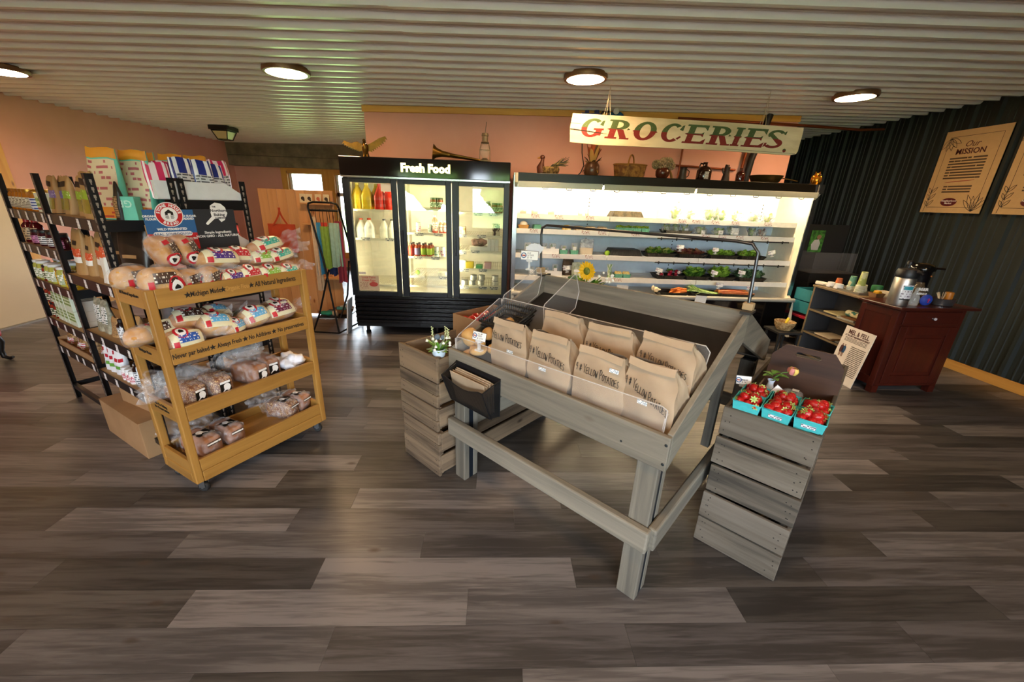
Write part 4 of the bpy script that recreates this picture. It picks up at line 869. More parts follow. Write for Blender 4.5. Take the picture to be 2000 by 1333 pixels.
# ------------------------------------------------------------------ bagged loaves
PLAS = clear('bread_bag_film', '#f6f6f8', .17, .10, .9, .8)
CRUST = duo('bread_crust', '#9a5c22', '#cf9448', 7, .3, .7, .7, .15)
CRUST2 = duo('pale_crust', '#b57a34', '#dcae66', 7, .3, .7, .7, .15)
CREAM = plain('bag_print_cream', '#ddd6b2', .35)
def loaf_fn(L, W, H, p=3.0, sq=.8):
    def S(u, t, off=0.0):
        r = max(0, 1 - abs(u) ** p) ** (1 / 2.2); c, s = math.cos(t), math.sin(t)
        cc = math.copysign(abs(c) ** sq, c); ss = math.copysign(abs(s) ** sq, s)
        if ss < 0: ss *= .55
        k = 1 + off / (W / 2)
        return (L / 2 * u * (1 + off / L * 2 * abs(u)), W / 2 * r * cc * k, H * .36 + H * .64 * r * ss * k)
    return S
def loaf_meshes(L, W, H, colour, crust, brown=False, key=''):
    S = loaf_fn(L, W, H); b = MB().grid(lambda a, v: S(-1 + 2 * a, 2 * PI * v), 18, 20, 0, False, True)
    wr = lambda a, v: .006 + .004 * math.sin(9 * a + 12 * v) + .003 * math.sin(23 * a - 14 * v)
    bg = MB().grid(lambda a, v: S(-.995 + 1.985 * a, 2 * PI * v, wr(a, v)), 20, 22, 0, False, True)
    # twisted tail of film at one end
    def tail(a, v):
        r = (.018 if a < .3 else .018 + (a - .3) * .065) * (1 + .25 * math.sin(5 * 2 * PI * v)); th = 2 * PI * v
        return (L / 2 + .0 + a * .075, r * math.cos(th) * 1.5, H * .40 + r * math.sin(th) * .5 + .02 * a)
    bg.grid(tail, 6, 14, 0, False, True)
    lb = MB()
    def patch(u0, u1, t0, t1, off, mi, n=8):
        lb.grid(lambda a, v: S(u0 + (u1 - u0) * a, t0 + (t1 - t0) * v, off), n, n, mi)
    def dot(u0, t0, r, off, mi):
        du = r / (L / 2); dt = r / (W / 2 * .75)
        base = lb.add([S(u0, t0, off)] + [S(u0 + du * math.cos(2 * PI * k / 16), t0 + dt * math.sin(2 * PI * k / 16), off) for k in range(16)], [(0, 1 + k, 1 + (k + 1) % 16) for k in range(16)], mi)
    f0 = PI                     # front of the loaf is at t = pi, top at pi/2
    if not brown: patch(-.72, .72, f0 - .95, f0 + .35, .009, 0, 10)
    patch(-.42, .50, f0 - .62, f0 - .05, .0115, 1)
    dot(-.18 if not brown else .42, f0 - .92 if not brown else f0 + .25, .027, .0125, 2); dot(-.18 if not brown else .42, f0 - .92 if not brown else f0 + .25, .018, .0135, 3)
    uh, th = (-.18, f0 - .92) if not brown else (.42, f0 + .25)
    lb.add([S(uh + a / (L / 2), th + b / (W / 2 * .75), .0148) for a, b in ((-.009, .006), (.009, .006), (.009, -.003), (0, -.011), (-.009, -.003))], [(0, 1, 2, 3, 4)], 4)
    patch(-.66, -.46, f0 - .15, f0 + .3, .0125, 2, 3)
    strip = smallprint('loaf_label_' + key, colour, '#e9e6dc', 3, .4, .41, 9)
    return (b.mesh('loaf', crust, 3), bg.mesh('bag_film', PLAS, 3), lb.mesh('printed_label', [CREAM, strip, plain('label_red', '#c02430', .4), PWHITE, INK], .8))
LM = {}
def bread(label, x, y, z, kind, rz=0.0, tilt=0.0, roll=0.0, sc=1.0, group='bagged bread loaves on the oak rack'):
    spec = {'sour': ('#3b251c', CRUST2, True, (.15, .115, .10)), 'stand': ('#3b251c', CRUST, True, (.155, .11, .09)), 'purple': ('#4b2a80', CRUST2, False, (.19, .13, .085)), 'red': ('#c0252f', CRUST, False, (.16, .12, .09)), 'green': ('#86b545', CRUST, False, (.18, .125, .08)),
            'teal': ('#36a795', CRUST, False, (.17, .12, .07)), 'blue': ('#1f4f9c', CRUST2, False, (.17, .125, .09)), 'sky': ('#5aa7d4', CRUST2, False, (.155, .125, .105)), 'brown': ('#3b251c', CRUST, False, (.165, .13, .10)), 'maroon': ('#6b1d3d', CRUST, False, (.185, .125, .095))}[kind]
    if kind not in LM: LM[kind] = loaf_meshes(*spec[3], spec[0], spec[1], spec[2], kind)
    t = T('bread_loaf', label, 'bread', MR @ Vector((x, y, z)), group=group); t.rotation_euler = (MR.to_euler().x + tilt, roll, RDEG + rz); t.scale = (sc * 1.12,) * 3
    for n, m in zip(('loaf', 'bag_film', 'printed_label'), LM[kind]): O(n, m, None, t)
z1 = SZ[0] + .001
LV_ = [('sourdough loaf with dark brown label at the front left corner of the top shelf', .055, .25, z1 + .01, 'sour', .25, 0, 0, 1.0), ('sourdough loaf with dark brown label facing front, lying nearest the left front post', .10, .075, z1 + .012, 'sour', -.12, 0, 0, 1.05),
       ('sourdough loaf with dark brown label, second along the top front row', .215, .08, z1 + .012, 'sour', .28, .1, -.15, .82), ('sourdough loaf with dark brown label, third along the top front row', .305, .085, z1 + .012, 'sour', .42, .1, -.2, .82),
       ('upright bagged sourdough loaf under the blue sign, film tail flopping', .145, .19, z1 + .17, 'stand', .1, -.25, 1.25, .95), ('upright bagged sourdough loaf with gathered top under the red sign', .235, .20, z1 + .17, 'stand', .05, -.25, 1.25, .95),
       ('loaf with purple label lying on top of the upper shelf pile', .40, .17, z1 + .075, 'purple', .05, -.25, .1, 1.05), ('loaf with purple label low on the top front row', .405, .075, z1 + .008, 'purple', .15, 0, 0, .72),
       ('loaf with red label lying on the top pile', .525, .20, z1 + .075, 'red', -.1, -.3, .1, .95), ('loaf with red label low on the top front row', .50, .075, z1 + .008, 'red', .1, 0, 0, .8),
       ('loaf with green label in the middle of the top pile', .655, .18, z1 + .06, 'green', .0, -.2, .0, 1.0), ('loaf with green label low on the top front row', .605, .072, z1 + .006, 'green', .1, 0, 0, .85),
       ('loaf with teal label topmost of the right end pile', .70, .20, z1 + .125, 'teal', .15, -.35, -.15, 1.15), ('loaf with teal label in the middle of the right end pile', .745, .17, z1 + .07, 'teal', .2, -.2, -.15, 1.05), ('loaf with teal label low at the right end of the top shelf', .715, .075, z1 + .006, 'teal', .15, 0, 0, .85)]
z2 = SZ[1] + .001
LV_ += [('loaf with blue label sticking out past the left side of the second shelf', .02, .20, z2 + .03, 'blue', .9, -.2, .3, .95), ('loaf with blue label facing front on the second shelf', .125, .075, z2 + .010, 'blue', .05, -.1, 0, .95), ('loaf with dark label leaning behind the blue one on the second shelf', .12, .22, z2 + .03, 'brown', -.3, -.3, -.3, .9),
        ('large loaf with dark brown label standing on the second shelf', .215, .17, z2 + .055, 'brown', -.1, -.7, .1, 1.05), ('loaf with sky blue label at the middle front of the second shelf', .285, .075, z2 + .03, 'sky', -.05, -.6, .15, 1.0), ('loaf with sky blue label standing behind in the middle of the second shelf', .36, .20, z2 + .055, 'sky', .2, -.8, .2, .95), ('small loaf with sky blue label tucked in the middle of the second shelf', .375, .085, z2 + .012, 'sky', .5, -.2, 0, .75),
        ('loaf with sky blue label right of the gap on the second shelf', .515, .10, z2 + .02, 'sky', .1, -.4, -.1, 1.0), ('loaf with maroon label near the right end of the second shelf', .665, .11, z2 + .02, 'maroon', .05, -.4, -.05, 1.0), ('loaf with maroon label against the right post of the second shelf', .715, .22, z2 + .025, 'maroon', .1, -.4, .1, .95)]
for a in LV_: bread(*a)
# tin loaves in clear bags with black labels
TINC = duo('tin_loaf_crust', '#7d4620', '#b06f34', 6, .3, .7, .6, .12); TINP = duo('tin_loaf_pale_side', '#c99a58', '#e0bb80', 6, .3, .7, .7, .1); SEED = duo('seeded_crust', '#7a4520', '#c9a26a', 120, .52, .58, .65, .2)
def tin_fn(L, W, H):
    def S(u, t, off=0.0):
        r = max(0, 1 - abs(u) ** 12) ** (1 / 6); c, s = math.cos(t), math.sin(t)
        cc = math.copysign(abs(c) ** .38, c); ss = math.copysign(abs(s) ** (.38 if s < 0 else .55), s)
        wv = 1 + .05 * max(0, s) ; return (L / 2 * u + math.copysign(off, u) * (abs(u) > .97), (W / 2 + off) * r * cc * wv, H / 2 + (H / 2 + off) * r * ss + .008 * max(0, s) * (1 - u * u))
    return S
def tin_loaf(label, x, y, z, crust, rz, end=False, sc=1.0, tail=True):
    L, W, H = .19, .10, .105; S = tin_fn(L, W, H); key = ('tin', crust.name, tail)
    if key not in LM:
        b = MB().grid(lambda a, v: S(-1 + 2 * a, 2 * PI * v), 22, 26, 0, False, True)
        wr = lambda a, v: .007 + .004 * math.sin(11 * a + 9 * v * 2 * PI / 3) + .003 * math.sin(29 * a - 20 * v)
        f = MB().grid(lambda a, v: S(-1 + 2 * a, 2 * PI * v, wr(a, v)), 22, 24, 0, False, True)
        def tl(a, v):
            th = 2 * PI * v; r = .05 * (1 - a) + .012 if a < .45 else .012 + (a - .45) * .10; r *= 1 + .2 * math.sin(6 * th)
            return (L / 2 + .11 * a, r * math.cos(th) * 1.2, H * .55 + r * math.sin(th) * .8 + .03 * a)
        f.grid(tl, 8, 18, 0, False, True)
        # black label on the -x end, and a small one on top
        lb = MB()
        lb.grid(lambda a, v: (-L / 2 - .0085, .028 - .056 * a, .012 + .075 * v), 1, 1, 0)
        lb.add([(-L / 2 - .0092, p[0] * -.42, .048 + p[1] * .42) for p in [(q[0] * 1.1, q[1] * 1.1) for q in pd]], [tuple(range(len(pd)))], 1)
        lb.grid(lambda a, v: (-L / 2 - .0092, .026 - .052 * a, .077 + .012 * v), 1, 1, 1)
        tb = MB(); 
        tb.grid(lambda a, v: (-.055 + .06 * a, -.035 + .07 * v, H + .0165), 1, 1, 0)
        tb.add([(-.02 + p[1] * .42, p[0] * .42, H + .0175) for p in pd], [tuple(range(len(pd)))], 1)
        eb = MB(); eb.grid(lambda a, v: (-L / 2 - .0085, .034 - .068 * a, .074 + .018 * v), 1, 1, 0)
        LM[key] = (b.mesh('loaf', crust, 3), f.mesh('bag_film', PLAS, 3), lb.mesh('front_label', [plain('label_black', '#15130f', .4), PWHITE]), tb.mesh('top_label', [plain('label_black', ''), PWHITE]), eb.mesh('end_strip', smallprint('black_end_strip', '#15130f', '#e6e2da', 1, .4, .6, 8)))
    m = LM[key]; t = T('tin_loaf', label, 'bread', MR @ Vector((x, y, z)), RDEG + rz, 'tin loaves on the lower rack shelves'); t.scale = (sc,) * 3
    O('loaf', m[0], None, t); O('bag_film', m[1], None, t)
    if end: O('top_label', m[3], None, t); O('end_strip', m[4], None, t)
    else: O('front_label', m[2], None, t)
z3, z4 = SZ[2] + .001, SZ[3] + .001
tin_loaf('seeded tin loaf in clear bag nearest the left post of the third shelf', .115, .16, z3, SEED, PI / 2 + .25)
tin_loaf('seeded tin loaf in clear bag second from left on the third shelf', .245, .155, z3, SEED, PI / 2 + .12, sc=1.05)
tin_loaf('plain brown tin loaf in clear bag in the middle of the third shelf', .445, .15, z3, TINC, PI / 2 + .2, sc=1.05)
tin_loaf('plain brown tin loaf in clear bag beside the white paper on the third shelf', .565, .19, z3, TINC, PI / 2 - .05)
tin_loaf('sourdough tin loaf in the left front corner of the bottom shelf', .125, .16, z4, TINC, PI / 2 + .15, True, 1.08)
tin_loaf('sourdough tin loaf second from left on the bottom shelf', .265, .17, z4, TINC, PI / 2 + .1, True)
tin_loaf('dark tin loaf second from the right post on the bottom shelf', .615, .17, z4, SEED, PI / 2 + .3, True, 1.0)
tin_loaf('dark tin loaf against the right post of the bottom shelf', .725, .19, z4, TINC, PI / 2 + .25, True, .98)
def crumple(label, x, y, z, sx, sy, sz, mat, seed, cat='plastic bag', name='plastic_bag', nu=26, nv=16):
    rn = random.Random(seed); ph = [rn.uniform(0, 6.3) for _ in range(8)]
    fn = lambda d: 1 + .16 * math.sin(5 * d.x + ph[0] + 3 * d.z) + .13 * math.sin(7 * d.y + ph[1]) + .10 * math.sin(11 * d.x - 6 * d.y + ph[2]) + .07 * math.sin(17 * d.z + 9 * d.y + ph[3])
    mb = MB().ball((0, 0, 0), (sx, sy, sz), nu, nv, 0, fn); mb.v = [(a, b, max(c, -sz * .75)) for a, b, c in mb.v]
    o = O(name, mb, mat, None, MR @ Vector((x, y, z + sz * .75)), (0, 0, RDEG), smooth=1.2); tag(o, label, cat); return o
crumple('big puff of crumpled clear bag over the seeded loaves', .10, .25, z3 + .03, .15, .09, .085, PLAS, 3)
crumple('crumpled clear bag of pastries behind the middle loaves', .47, .26, z3 + .06, .12, .07, .10, PLAS, 4)
crumple('crumpled white paper sheet on the right end of the third shelf', .695, .15, z3, .085, .10, .05, plain('white_tissue', '#e8e8ee', .7), 5, 'paper', 'paper_sheet')
# ------------------------------------------------------------------ black boltless shelving island
SHO = (-3.325, 2.947, 0); SHD = math.atan2(-.5225, .8527); MS = place(SHO, SHD)
STL = plain('black_shelf_steel', '#15171a', .42, .35, .05, 8); HOLE = plain('slot_hole', '#8f8377', .7)
def hole_strip(x, y, z0, z1, dirx=True, front=True):
    mb = MB(); z = z0 + .03
    while z < z1 - .03:
        if dirx:
            mb.box(x - .005, x + .005, y - .0006, y, z, z + .014); mb.box(x - .0025, x + .0025, y - .0006, y, z - .011, z)
        else:
            mb.box(x, x + .0006, y - .005, y + .005, z, z + .014); mb.box(x, x + .0006, y - .0025, y + .0025, z - .011, z)
        z += .036
    return mb
def shelf_unit(label, xs, y0, y1, bays, top=1.655):
    u = T('steel_shelving', label, 'shelving', SHO, SHD)
    for i, x in enumerate(xs):
        for y, s in ((y0, 1), (y1, -1)):
            sx = -1 if i == len(xs) - 1 else 1
            p = O('post', MB().box(min(x, x + sx * .034), max(x, x + sx * .034), min(y, y + s * .003), max(y, y + s * .003), 0, top).box(min(x, x + sx * .003), max(x, x + sx * .003), min(y + s * .003, y + s * .034), max(y + s * .003, y + s * .034), 0, top), STL, u)
            if s > 0: O('keyhole', hole_strip(x + sx * .017, y, 0, top), HOLE, p, kind='stuff')
            if i == len(xs) - 1: O('keyhole', hole_strip(x + .0002, y + s * .018, 0, top, False), HOLE, p, kind='stuff')
            if i == 0: O('keyhole', hole_strip(x - .0006, y + s * .018, 0, top, False), HOLE, p, kind='stuff')
    for b, zs in enumerate(bays):
        xa, xb = xs[b] + .003, xs[b + 1] - .003
        for z in zs:
            O('shelf_board', MB().box(xa + .004, xb - .004, y0 + .006, y1 - .006, z - .014, z), plain('particle_board', '#a88a63', .8), u)
            for y, s in ((y0 + .003, 1), (y1 - .003, -1)): O('beam', MB().box(xa, xb, min(y, y + s * .003), max(y, y + s * .003), z - .052, z + .006), STL, u)
            for x in (xa, xb - .003): O('side_beam', MB().box(x, x + .003, y0 + .006, y1 - .006, z - .052, z + .004), STL, u)
        O('bottom_tie', MB().box(xa, xb, y0 + .004, y0 + .03, .09, .125), STL, u)
    for x in (xs[0], xs[-1] - .003): O('end_tie', MB().box(x, x + .003, y0 + .006, y1 - .006, .09, .13), STL, u)
    return u
BAY1, BAY2 = [1.43, 1.21, .96, .675, .455], [1.43, 1.08, .715, .435]
ua = shelf_unit('black boltless steel shelving facing left, two bays of jars and coffee bags', [0, .76, 1.57], 0, .36, [BAY1, BAY2])
ub = shelf_unit('black boltless steel shelving behind the bread rack, white trays on it', [.80, 1.57], .372, .735, [[1.535, 1.24, .99, .62, .3]])
TAG = smallprint('shelf_price_tag', '#d9d4d2', '#6a5a58', 3, .5, .4, 4)
tagm = MB().grid(lambda a, b: (-.019 + .038 * a, 0, -.030 + .05 * b), 1, 1).mesh('price_tag', TAG)
rn = random.Random(5)
for b, (xs_, zs) in enumerate((((.02, .74), BAY1), ((.80, 1.54), BAY2))):
    for z in zs:
        for k in range(5 if b == 0 else 4): O('price_tag', tagm, None, ua, (xs_[0] + .06 + (xs_[1] - xs_[0] - .1) * (k + rn.uniform(-.15, .15)) / (4 if b == 0 else 3.2), .0015, z - .02))
# ------------------------------------------------------------------ groceries on the black shelving
def lib_jar(key, r, h, body, lid, label, neck=.8, lidh=.018, n=14):
    if key in LM: return LM[key]
    b = MB().lathe([(r * .92, 0), (r, .006), (r, h * .72), (r * neck, h * .86), (r * neck, h - lidh * .3)], n).mesh('jar_body', body, .8)
    l = MB().lathe([(r * neck * 1.08, h - lidh), (r * neck * 1.1, h - lidh * .9), (r * neck * 1.1, h - .002), (r * neck, h), (0, h)], n).mesh('lid', lid, .6)
    lm_ = MB(); lm_.grid(lambda a, b: ((r + .0008) * math.cos(-PI * .95 + PI * .9 * a), (r + .0008) * math.sin(-PI * .95 + PI * .9 * a), h * .12 + h * .5 * b), 10, 1)
    LM[key] = (b, l, lm_.mesh('label', label, 1)); return LM[key]
def jar(name, label, cat, M, x, y, z, key, group, rz=0, sc=1):
    b, l, lb = LM[key]; t = T(name, label, cat, M @ Vector((x, y, z)), M.to_euler().z + rz, group); t.scale = (sc,) * 3
    O('body', b, None, t); O('lid', l, None, t)
    if lb: O('label', lb, None, t)
    return t
GOLD = plain('gold_lid', '#b98a3a', .3, .8); BLKLID = plain('black_lid', '#17161a', .35); WLID = plain('white_lid', '#dcdcdc', .4)
lib_jar('honey', .036, .12, plain('honey_amber', '#a5621c', .12, 0, .1), GOLD, smallprint('honey_label', '#cfc6b2', '#5a4632', 7, .5, .55, 6))
lib_jar('jam_pink', .034, .095, plain('dark_jam', '#3a1018', .12), BLKLID, smallprint('pink_label', '#c47aa8', '#5a2a44', 4, .5, .5, 5))
lib_jar('jam_white', .034, .10, plain('dark_jam', ''), BLKLID, smallprint('white_jam_label', '#d8d4d6', '#20242c', 4, .5, .55, 5))
lib_jar('syrup', .032, .16, plain('syrup_red', '#4a0f12', .12), plain('red_cap', '#a01c22', .4), smallprint('tan_label', '#b99c78', '#4a3420', 5, .5, .5, 5), .45, .03)
lib_jar('pickle', .04, .13, plain('pickle_green', '#a3a24a', .15, 0, .3, 40), WLID, smallprint('green_label', '#e4e6da', '#5f7f3f', 5, .5, .5, 5))
lib_jar('mustard', .03, .11, plain('mustard_yellow', '#c9a21f', .2), GOLD, smallprint('mustard_label', '#e3c33a', '#4a3a10', 5, .5, .5, 5))
lib_jar('salsa', .037, .11, plain('salsa_red', '#7a2416', .2, 0, .3, 40), BLKLID, smallprint('salsa_label', '#3b4a2a', '#e0dccc', 4, .5, .5, 5))
lib_jar('supplement', .026, .085, plain('white_bottle', '#e4e4e2', .4), WLID, smallprint('red_white_label', '#b0263a', '#f0ecec', 4, .4, .55, 5), .85, .022)
lib_jar('dark_bottle', .03, .16, plain('brown_glass', '#1a0f0c', .12), plain('black_lid', ''), smallprint('plain_white_label', '#dcdcde', '#555a60', 6, .5, .5, 5), .5, .03)
def pouch(name, label, cat, M, x, y, z, w, h, d, mats, bands, group=None, rz=0.0, lean=0.0, seed=0, top_flat=.06):
    """Stand-up bag: oval foot narrowing to a flat sealed top. bands = [(v0, v1, u0, u1, material index)] printed on the front."""
    rn = random.Random(seed); ph = [rn.uniform(0, 6.3) for _ in range(6)]
    def P(u, v, off=0):
        a = 2 * PI * u; D_ = (d / 2) * (1 - v) ** .55 * (1 - .08 * v) + .0025; W_ = w / 2 * (.93 + .07 * math.sin(PI * v) + .03 * v)
        c, s = math.cos(a), math.sin(a); X = W_ * math.copysign(abs(c) ** .6, c); Y = D_ * math.copysign(abs(s) ** .7, s)
        wv = .0022 * math.sin(9 * v + 6 * u + ph[0]) + .0016 * math.sin(21 * u * 2 + ph[1])
        return (X, Y + (wv - off) * (1 if s > 0 else 1) - 0, h * v + .004 * math.sin(5 * c + ph[2]) * v)
    t = T(name, label, cat, M @ Vector((x, y, z)), group=group); t.rotation_euler = (lean, 0, M.to_euler().z + rz)
    mb = MB().grid(P, 28, 10, 0, True); mb.f.append(tuple(i * 11 for i in range(28))[::-1]); mb.m.append(0)
    O('bag', mb, mats[0], t, smooth=1.0)
    lb = MB()
    for (v0, v1, u0, u1, mi) in bands: lb.grid(lambda a, b: P(1 + .5 * (u0 + (u1 - u0) * a), v0 + (v1 - v0) * b, .0016 + .0004 * mi), 8, 4, mi - 1)
    if bands: O('print', lb, mats[1:], t, smooth=1.0)
    return t
KR = duo('kraft_pouch', '#9a7446', '#ad8756', 6, .3, .7, .6, .05)
LOGO = plain('ink_brown', '#2b1d12', .6)
for i, (x, nm) in enumerate([(.04, ''), (.115, ''), (.19, ''), (.265, ''), (.34, '')]):
    for q in range(2): jar('honey_jar', 'amber honey jar on the top left shelf, %s from left, %s row' % (ORD[i], ['front', 'back'][q]), 'jar', MS, x + .006 * q, .06 + .09 * q, 1.431, 'honey', 'honey jars on the top left shelf', sc=1.1)
t = T('honey_pack', 'white jar with blue and yellow label at the end of the honey row', 'jar', MS @ Vector((.42, .07, 1.431)), SHD)
b, l, _ = LM['honey']; O('body', b, None, t); O('lid', l, None, t); O('label', MB().grid(lambda a, v: (.0375 * math.cos(-PI * .95 + PI * .9 * a), .0375 * math.sin(-PI * .95 + PI * .9 * a), .01 + .07 * v), 10, 1), smallprint('blue_white_label', '#dadce4', '#3a4a8a', 4, .5, .55, 4), t)
t = T('pasta_sauce_carton', 'white and green illustrated carton under gold-lidded jars on the top shelf', 'carton', MS @ Vector((.575, .09, 1.431)), SHD)
O('box', MB().box(-.07, .07, -.05, .05, 0, .115), plain('carton_white', '#dfe0cf', .5), t, bevel=.003)
O('print', MB().grid(lambda a, v: (-.066 + .132 * a, -.051, .03 + .06 * v), 1, 1), smallprint('asparagus_print', '#cdd6a0', '#6f8f3f', 2, .5, .6, 8), t); O('title', MB().grid(lambda a, v: (-.06 + .12 * a, -.0512, .012 + .02 * v), 1, 1), smallprint('red_title', '#dfe0cf', '#a03030', 1, .5, .7, 8), t)
for k in range(4): jar('mustard_jar', 'gold-lidded jar behind the green carton, %s from left' % ORD[k], 'jar', MS, .50 + .05 * k, .19, 1.431, 'honey', 'jars behind the carton', sc=1.2)
PUR, GRN, TAN_, ORG = smallprint('purple_label', '#7c68a8', '#d8d0e4', 3, .5, .4, 5), smallprint('lime_label', '#8aa62a', '#e4e8c0', 3, .5, .4, 5), smallprint('tan_text_label', '#b28f62', '#5a4020', 12, .5, .55, 9), smallprint('orange_label', '#d2542a', '#f0d8c8', 4, .5, .4, 5)
WIN = plain('coffee_window', '#8a7a2a', .25)
COF = [(.665, 'purple', .0), (.735, 'purple2', .03), (.83, 'lime', .02), (.95, 'purple3', .06), (1.06, 'lime2', .02), (1.18, 'tan', .0), (1.33, 'limebig', -.03), (1.46, 'tan2', .03)]
for i, (x, k, dy) in enumerate(COF):
    if k.startswith('tan'):
        pouch('granola_bag', 'black pouch with tan text label, %s' % ('left of the large lime pouch' if k == 'tan' else 'right of the large lime pouch'), 'bag', MS, x, .10 + dy, 1.431, .10, .19, .06, [plain('black_pouch', '#15130f', .45), TAN_], [(.08, .62, -.82, -.18, 1)], 'pouches on the top shelf', seed=i)
    else:
        big = k == 'limebig'; c = PUR if 'purple' in k else GRN
        lab = {'purple': 'kraft pouch with purple label beside the green carton', 'purple2': 'kraft pouch with purple label next to the middle post', 'lime': 'kraft pouch with lime label just right of the middle post', 'purple3': 'kraft pouch with purple label half behind the corner post row', 'lime2': 'kraft pouch with lime label left of a black pouch', 'limebig': 'large kraft pouch with lime label near the corner of the top shelf'}[k]
        pouch('granola_bag', lab, 'bag', MS, x, .10 + dy, 1.431, .115 if not big else .15, .215 if not big else .235, .07, [KR, c, WIN, LOGO], [(.42, .62, -.86, -.14, 1), (.12, .42, -.80, -.3, 2), (.72, .86, -.62, -.38, 3)], 'pouches on the top shelf', seed=i)
OT = plain('orange_bag_top', '#d08a1e', .5); TEAL = plain('teal_bag_side', '#5fb8a2', .5); CRM = smallprint('cream_bag_print', '#cbb998', '#a8565a', 9, .55, .45, 5); YB_ = smallprint('orange_red_band', '#cf8420', '#a8321e', 3, .5, .5, 3)
for i, (x, y, z, lab) in enumerate([(1.43, .115, 1.431, 'tall cream and teal flour bag with orange folded top at the left of its row'), (1.45, .235, 1.431, 'tall cream and teal flour bag with broad orange top, second in its row'), (1.36, .30, 1.431, 'tall flour bag with orange top behind the pink striped bags'), (1.10, .55, 1.536, 'flour bag with brown top far back behind the blue striped bags'), (1.16, .66, 1.49, 'flour bag with orange top farthest right behind the striped bags')]):
    t = pouch('flour_bag', lab, 'bag', MS, x, y, z if y < .4 else 1.536, .15, .355 if y < .4 else .27, .085, [TEAL, CRM, YB_, OT], [(.18, .84, -.96, -.18, 1), (.02, .18, -.96, -.18, 2), (.86, 1.0, -1.0, 0, 3)], 'tall flour bags', rz=.55, seed=40 + i, lean=-.06)
t = T('teal_carton', 'upside-down teal carton with pale letters below the tall flour bags', 'carton', MS @ Vector((1.50, .16, 1.4315)), SHD + .75)
O('box', MB().box(-.045, .045, -.03, .03, 0, .12), TEAL, t, bevel=.002); text('GR', .05, plain('pale_teal', '#a9d6c6', .5), t, face(0, -.0305, .085) @ RZ(PI), bold=.001)
# second shelf of bay one
for i in range(9):
    k = ['syrup', 'syrup', 'jam_pink', 'jam_pink', 'jam_white', 'jam_white', 'jam_white', 'jam_pink', 'jam_pink'][i]
    jar({'s': 'syrup_bottle', 'j': 'jam_jar'}[k[0]], {'syrup': 'dark red syrup bottle on the second shelf', 'jam_pink': 'dark jam jar with pink label on the second shelf', 'jam_white': 'dark jam jar with white label on the second shelf'}[k] + ', %s from left' % ORD[i], 'jar', MS, .05 + .078 * i, .06 + .02 * (i % 2), 1.211, k, 'jars on the second shelf: ' + k)
for i in range(9):
    for q in range(2):
        k = ['pickle', 'pickle', 'salsa', 'pickle', 'pickle', 'mustard', 'pickle', 'mustard', 'mustard'][i]
        jar(k + '_jar', {'pickle': 'pickle jar with white lid on the third shelf', 'salsa': 'red salsa jar with black lid on the third shelf', 'mustard': 'yellow mustard jar with gold lid on the third shelf'}[k] + ', %s from left, %s row' % (ORD[i], ['front', 'back'][q]), 'jar', MS, .05 + .08 * i, .055 + .10 * q, .961, k, 'jars on the third shelf: ' + k)
for i in range(2):
    for q in range(2): jar('salsa_jar', 'red salsa jar on the fourth shelf, %s of the %s pile' % (['bottom', 'top'][q], ORD[i]), 'jar', MS, .06 + .08 * i, .06, .676 + .112 * q, 'salsa', 'stacked salsa jars on the fourth shelf')
GP = smallprint('green_picture_print', '#c7d3b8', '#6d8f3e', 3, .5, .6, 5)
for i in range(4):
    for q in range(2):
        x = .20 + .075 * i if i < 3 else .47
        t = T('cracker_box', 'pale green cracker box, %s' % (('upper' if q else 'lower') + ' in ' + ['the first', 'the second', 'the third', 'the wide last'][i] + ' pile of the fourth shelf'), 'box', MS @ Vector((x, .08, .6765 + .112 * q)), SHD, 'cracker boxes')
        w = .034 if i < 3 else .075
        O('carton', MB().box(-w, w, -.05, .06, 0, .11), plain('carton_pale_green', '#cdd8c6', .5), t, bevel=.002)
        O('print', MB().grid(lambda a, v: (-w * .85 + 1.7 * w * a, -.0508, .03 + .07 * v), 1, 1), GP, t)
for i in range(3):
    for q in range(3): t = tag(O('tea_box', MB().box(-.022, .022, -.04, .05, 0, .068), smallprint('tea_print', '#cfc4b4', '#8a4a3a', 5, .5, .5, 4), None, MS @ Vector((.60 + .05 * i, .08, .6765 + .069 * q)), (0, 0, SHD), bevel=.002), 'small patterned tea box, %s in the %s pile beside the middle post' % (['bottom', 'middle', 'top'][q], ORD[i]), 'box', 'tea boxes by the middle post')
t = T('cardboard_tray', 'shallow cardboard display tray on the lowest left shelf', 'tray', MS @ Vector((0, 0, .456)), SHD)
CB = duo('cardboard', '#8d6a45', '#a07c55', 4, .3, .7, .85, .05)
O('tray', MB().box(.04, .72, .02, .30, .0005, .004).box(.04, .72, .012, .02, .0005, .045).box(.04, .72, .30, .308, .0005, .06).box(.034, .04, .012, .308, .0005, .06).box(.72, .726, .012, .308, .0005, .06), CB, t)
SNK = duo('trail_mix', '#6a4a2c', '#b08d5c', 60, .4, .6, .6, .3); RWL = smallprint('red_white_snack', '#e2e2e6', '#b0202c', 3, .35, .55, 3)
for i in range(6): pouch('snack_bag', 'clear snack bag with red and white label, %s in the low cardboard tray' % ORD[i], 'bag', MS, .09 + .11 * i, .08 + .03 * (i % 2), .461, .11, .12, .07, [SNK, RWL, PLAS], [(.05, .42, -.9, -.1, 1)], 'snack bags in the cardboard tray', seed=60 + i, lean=-.1)
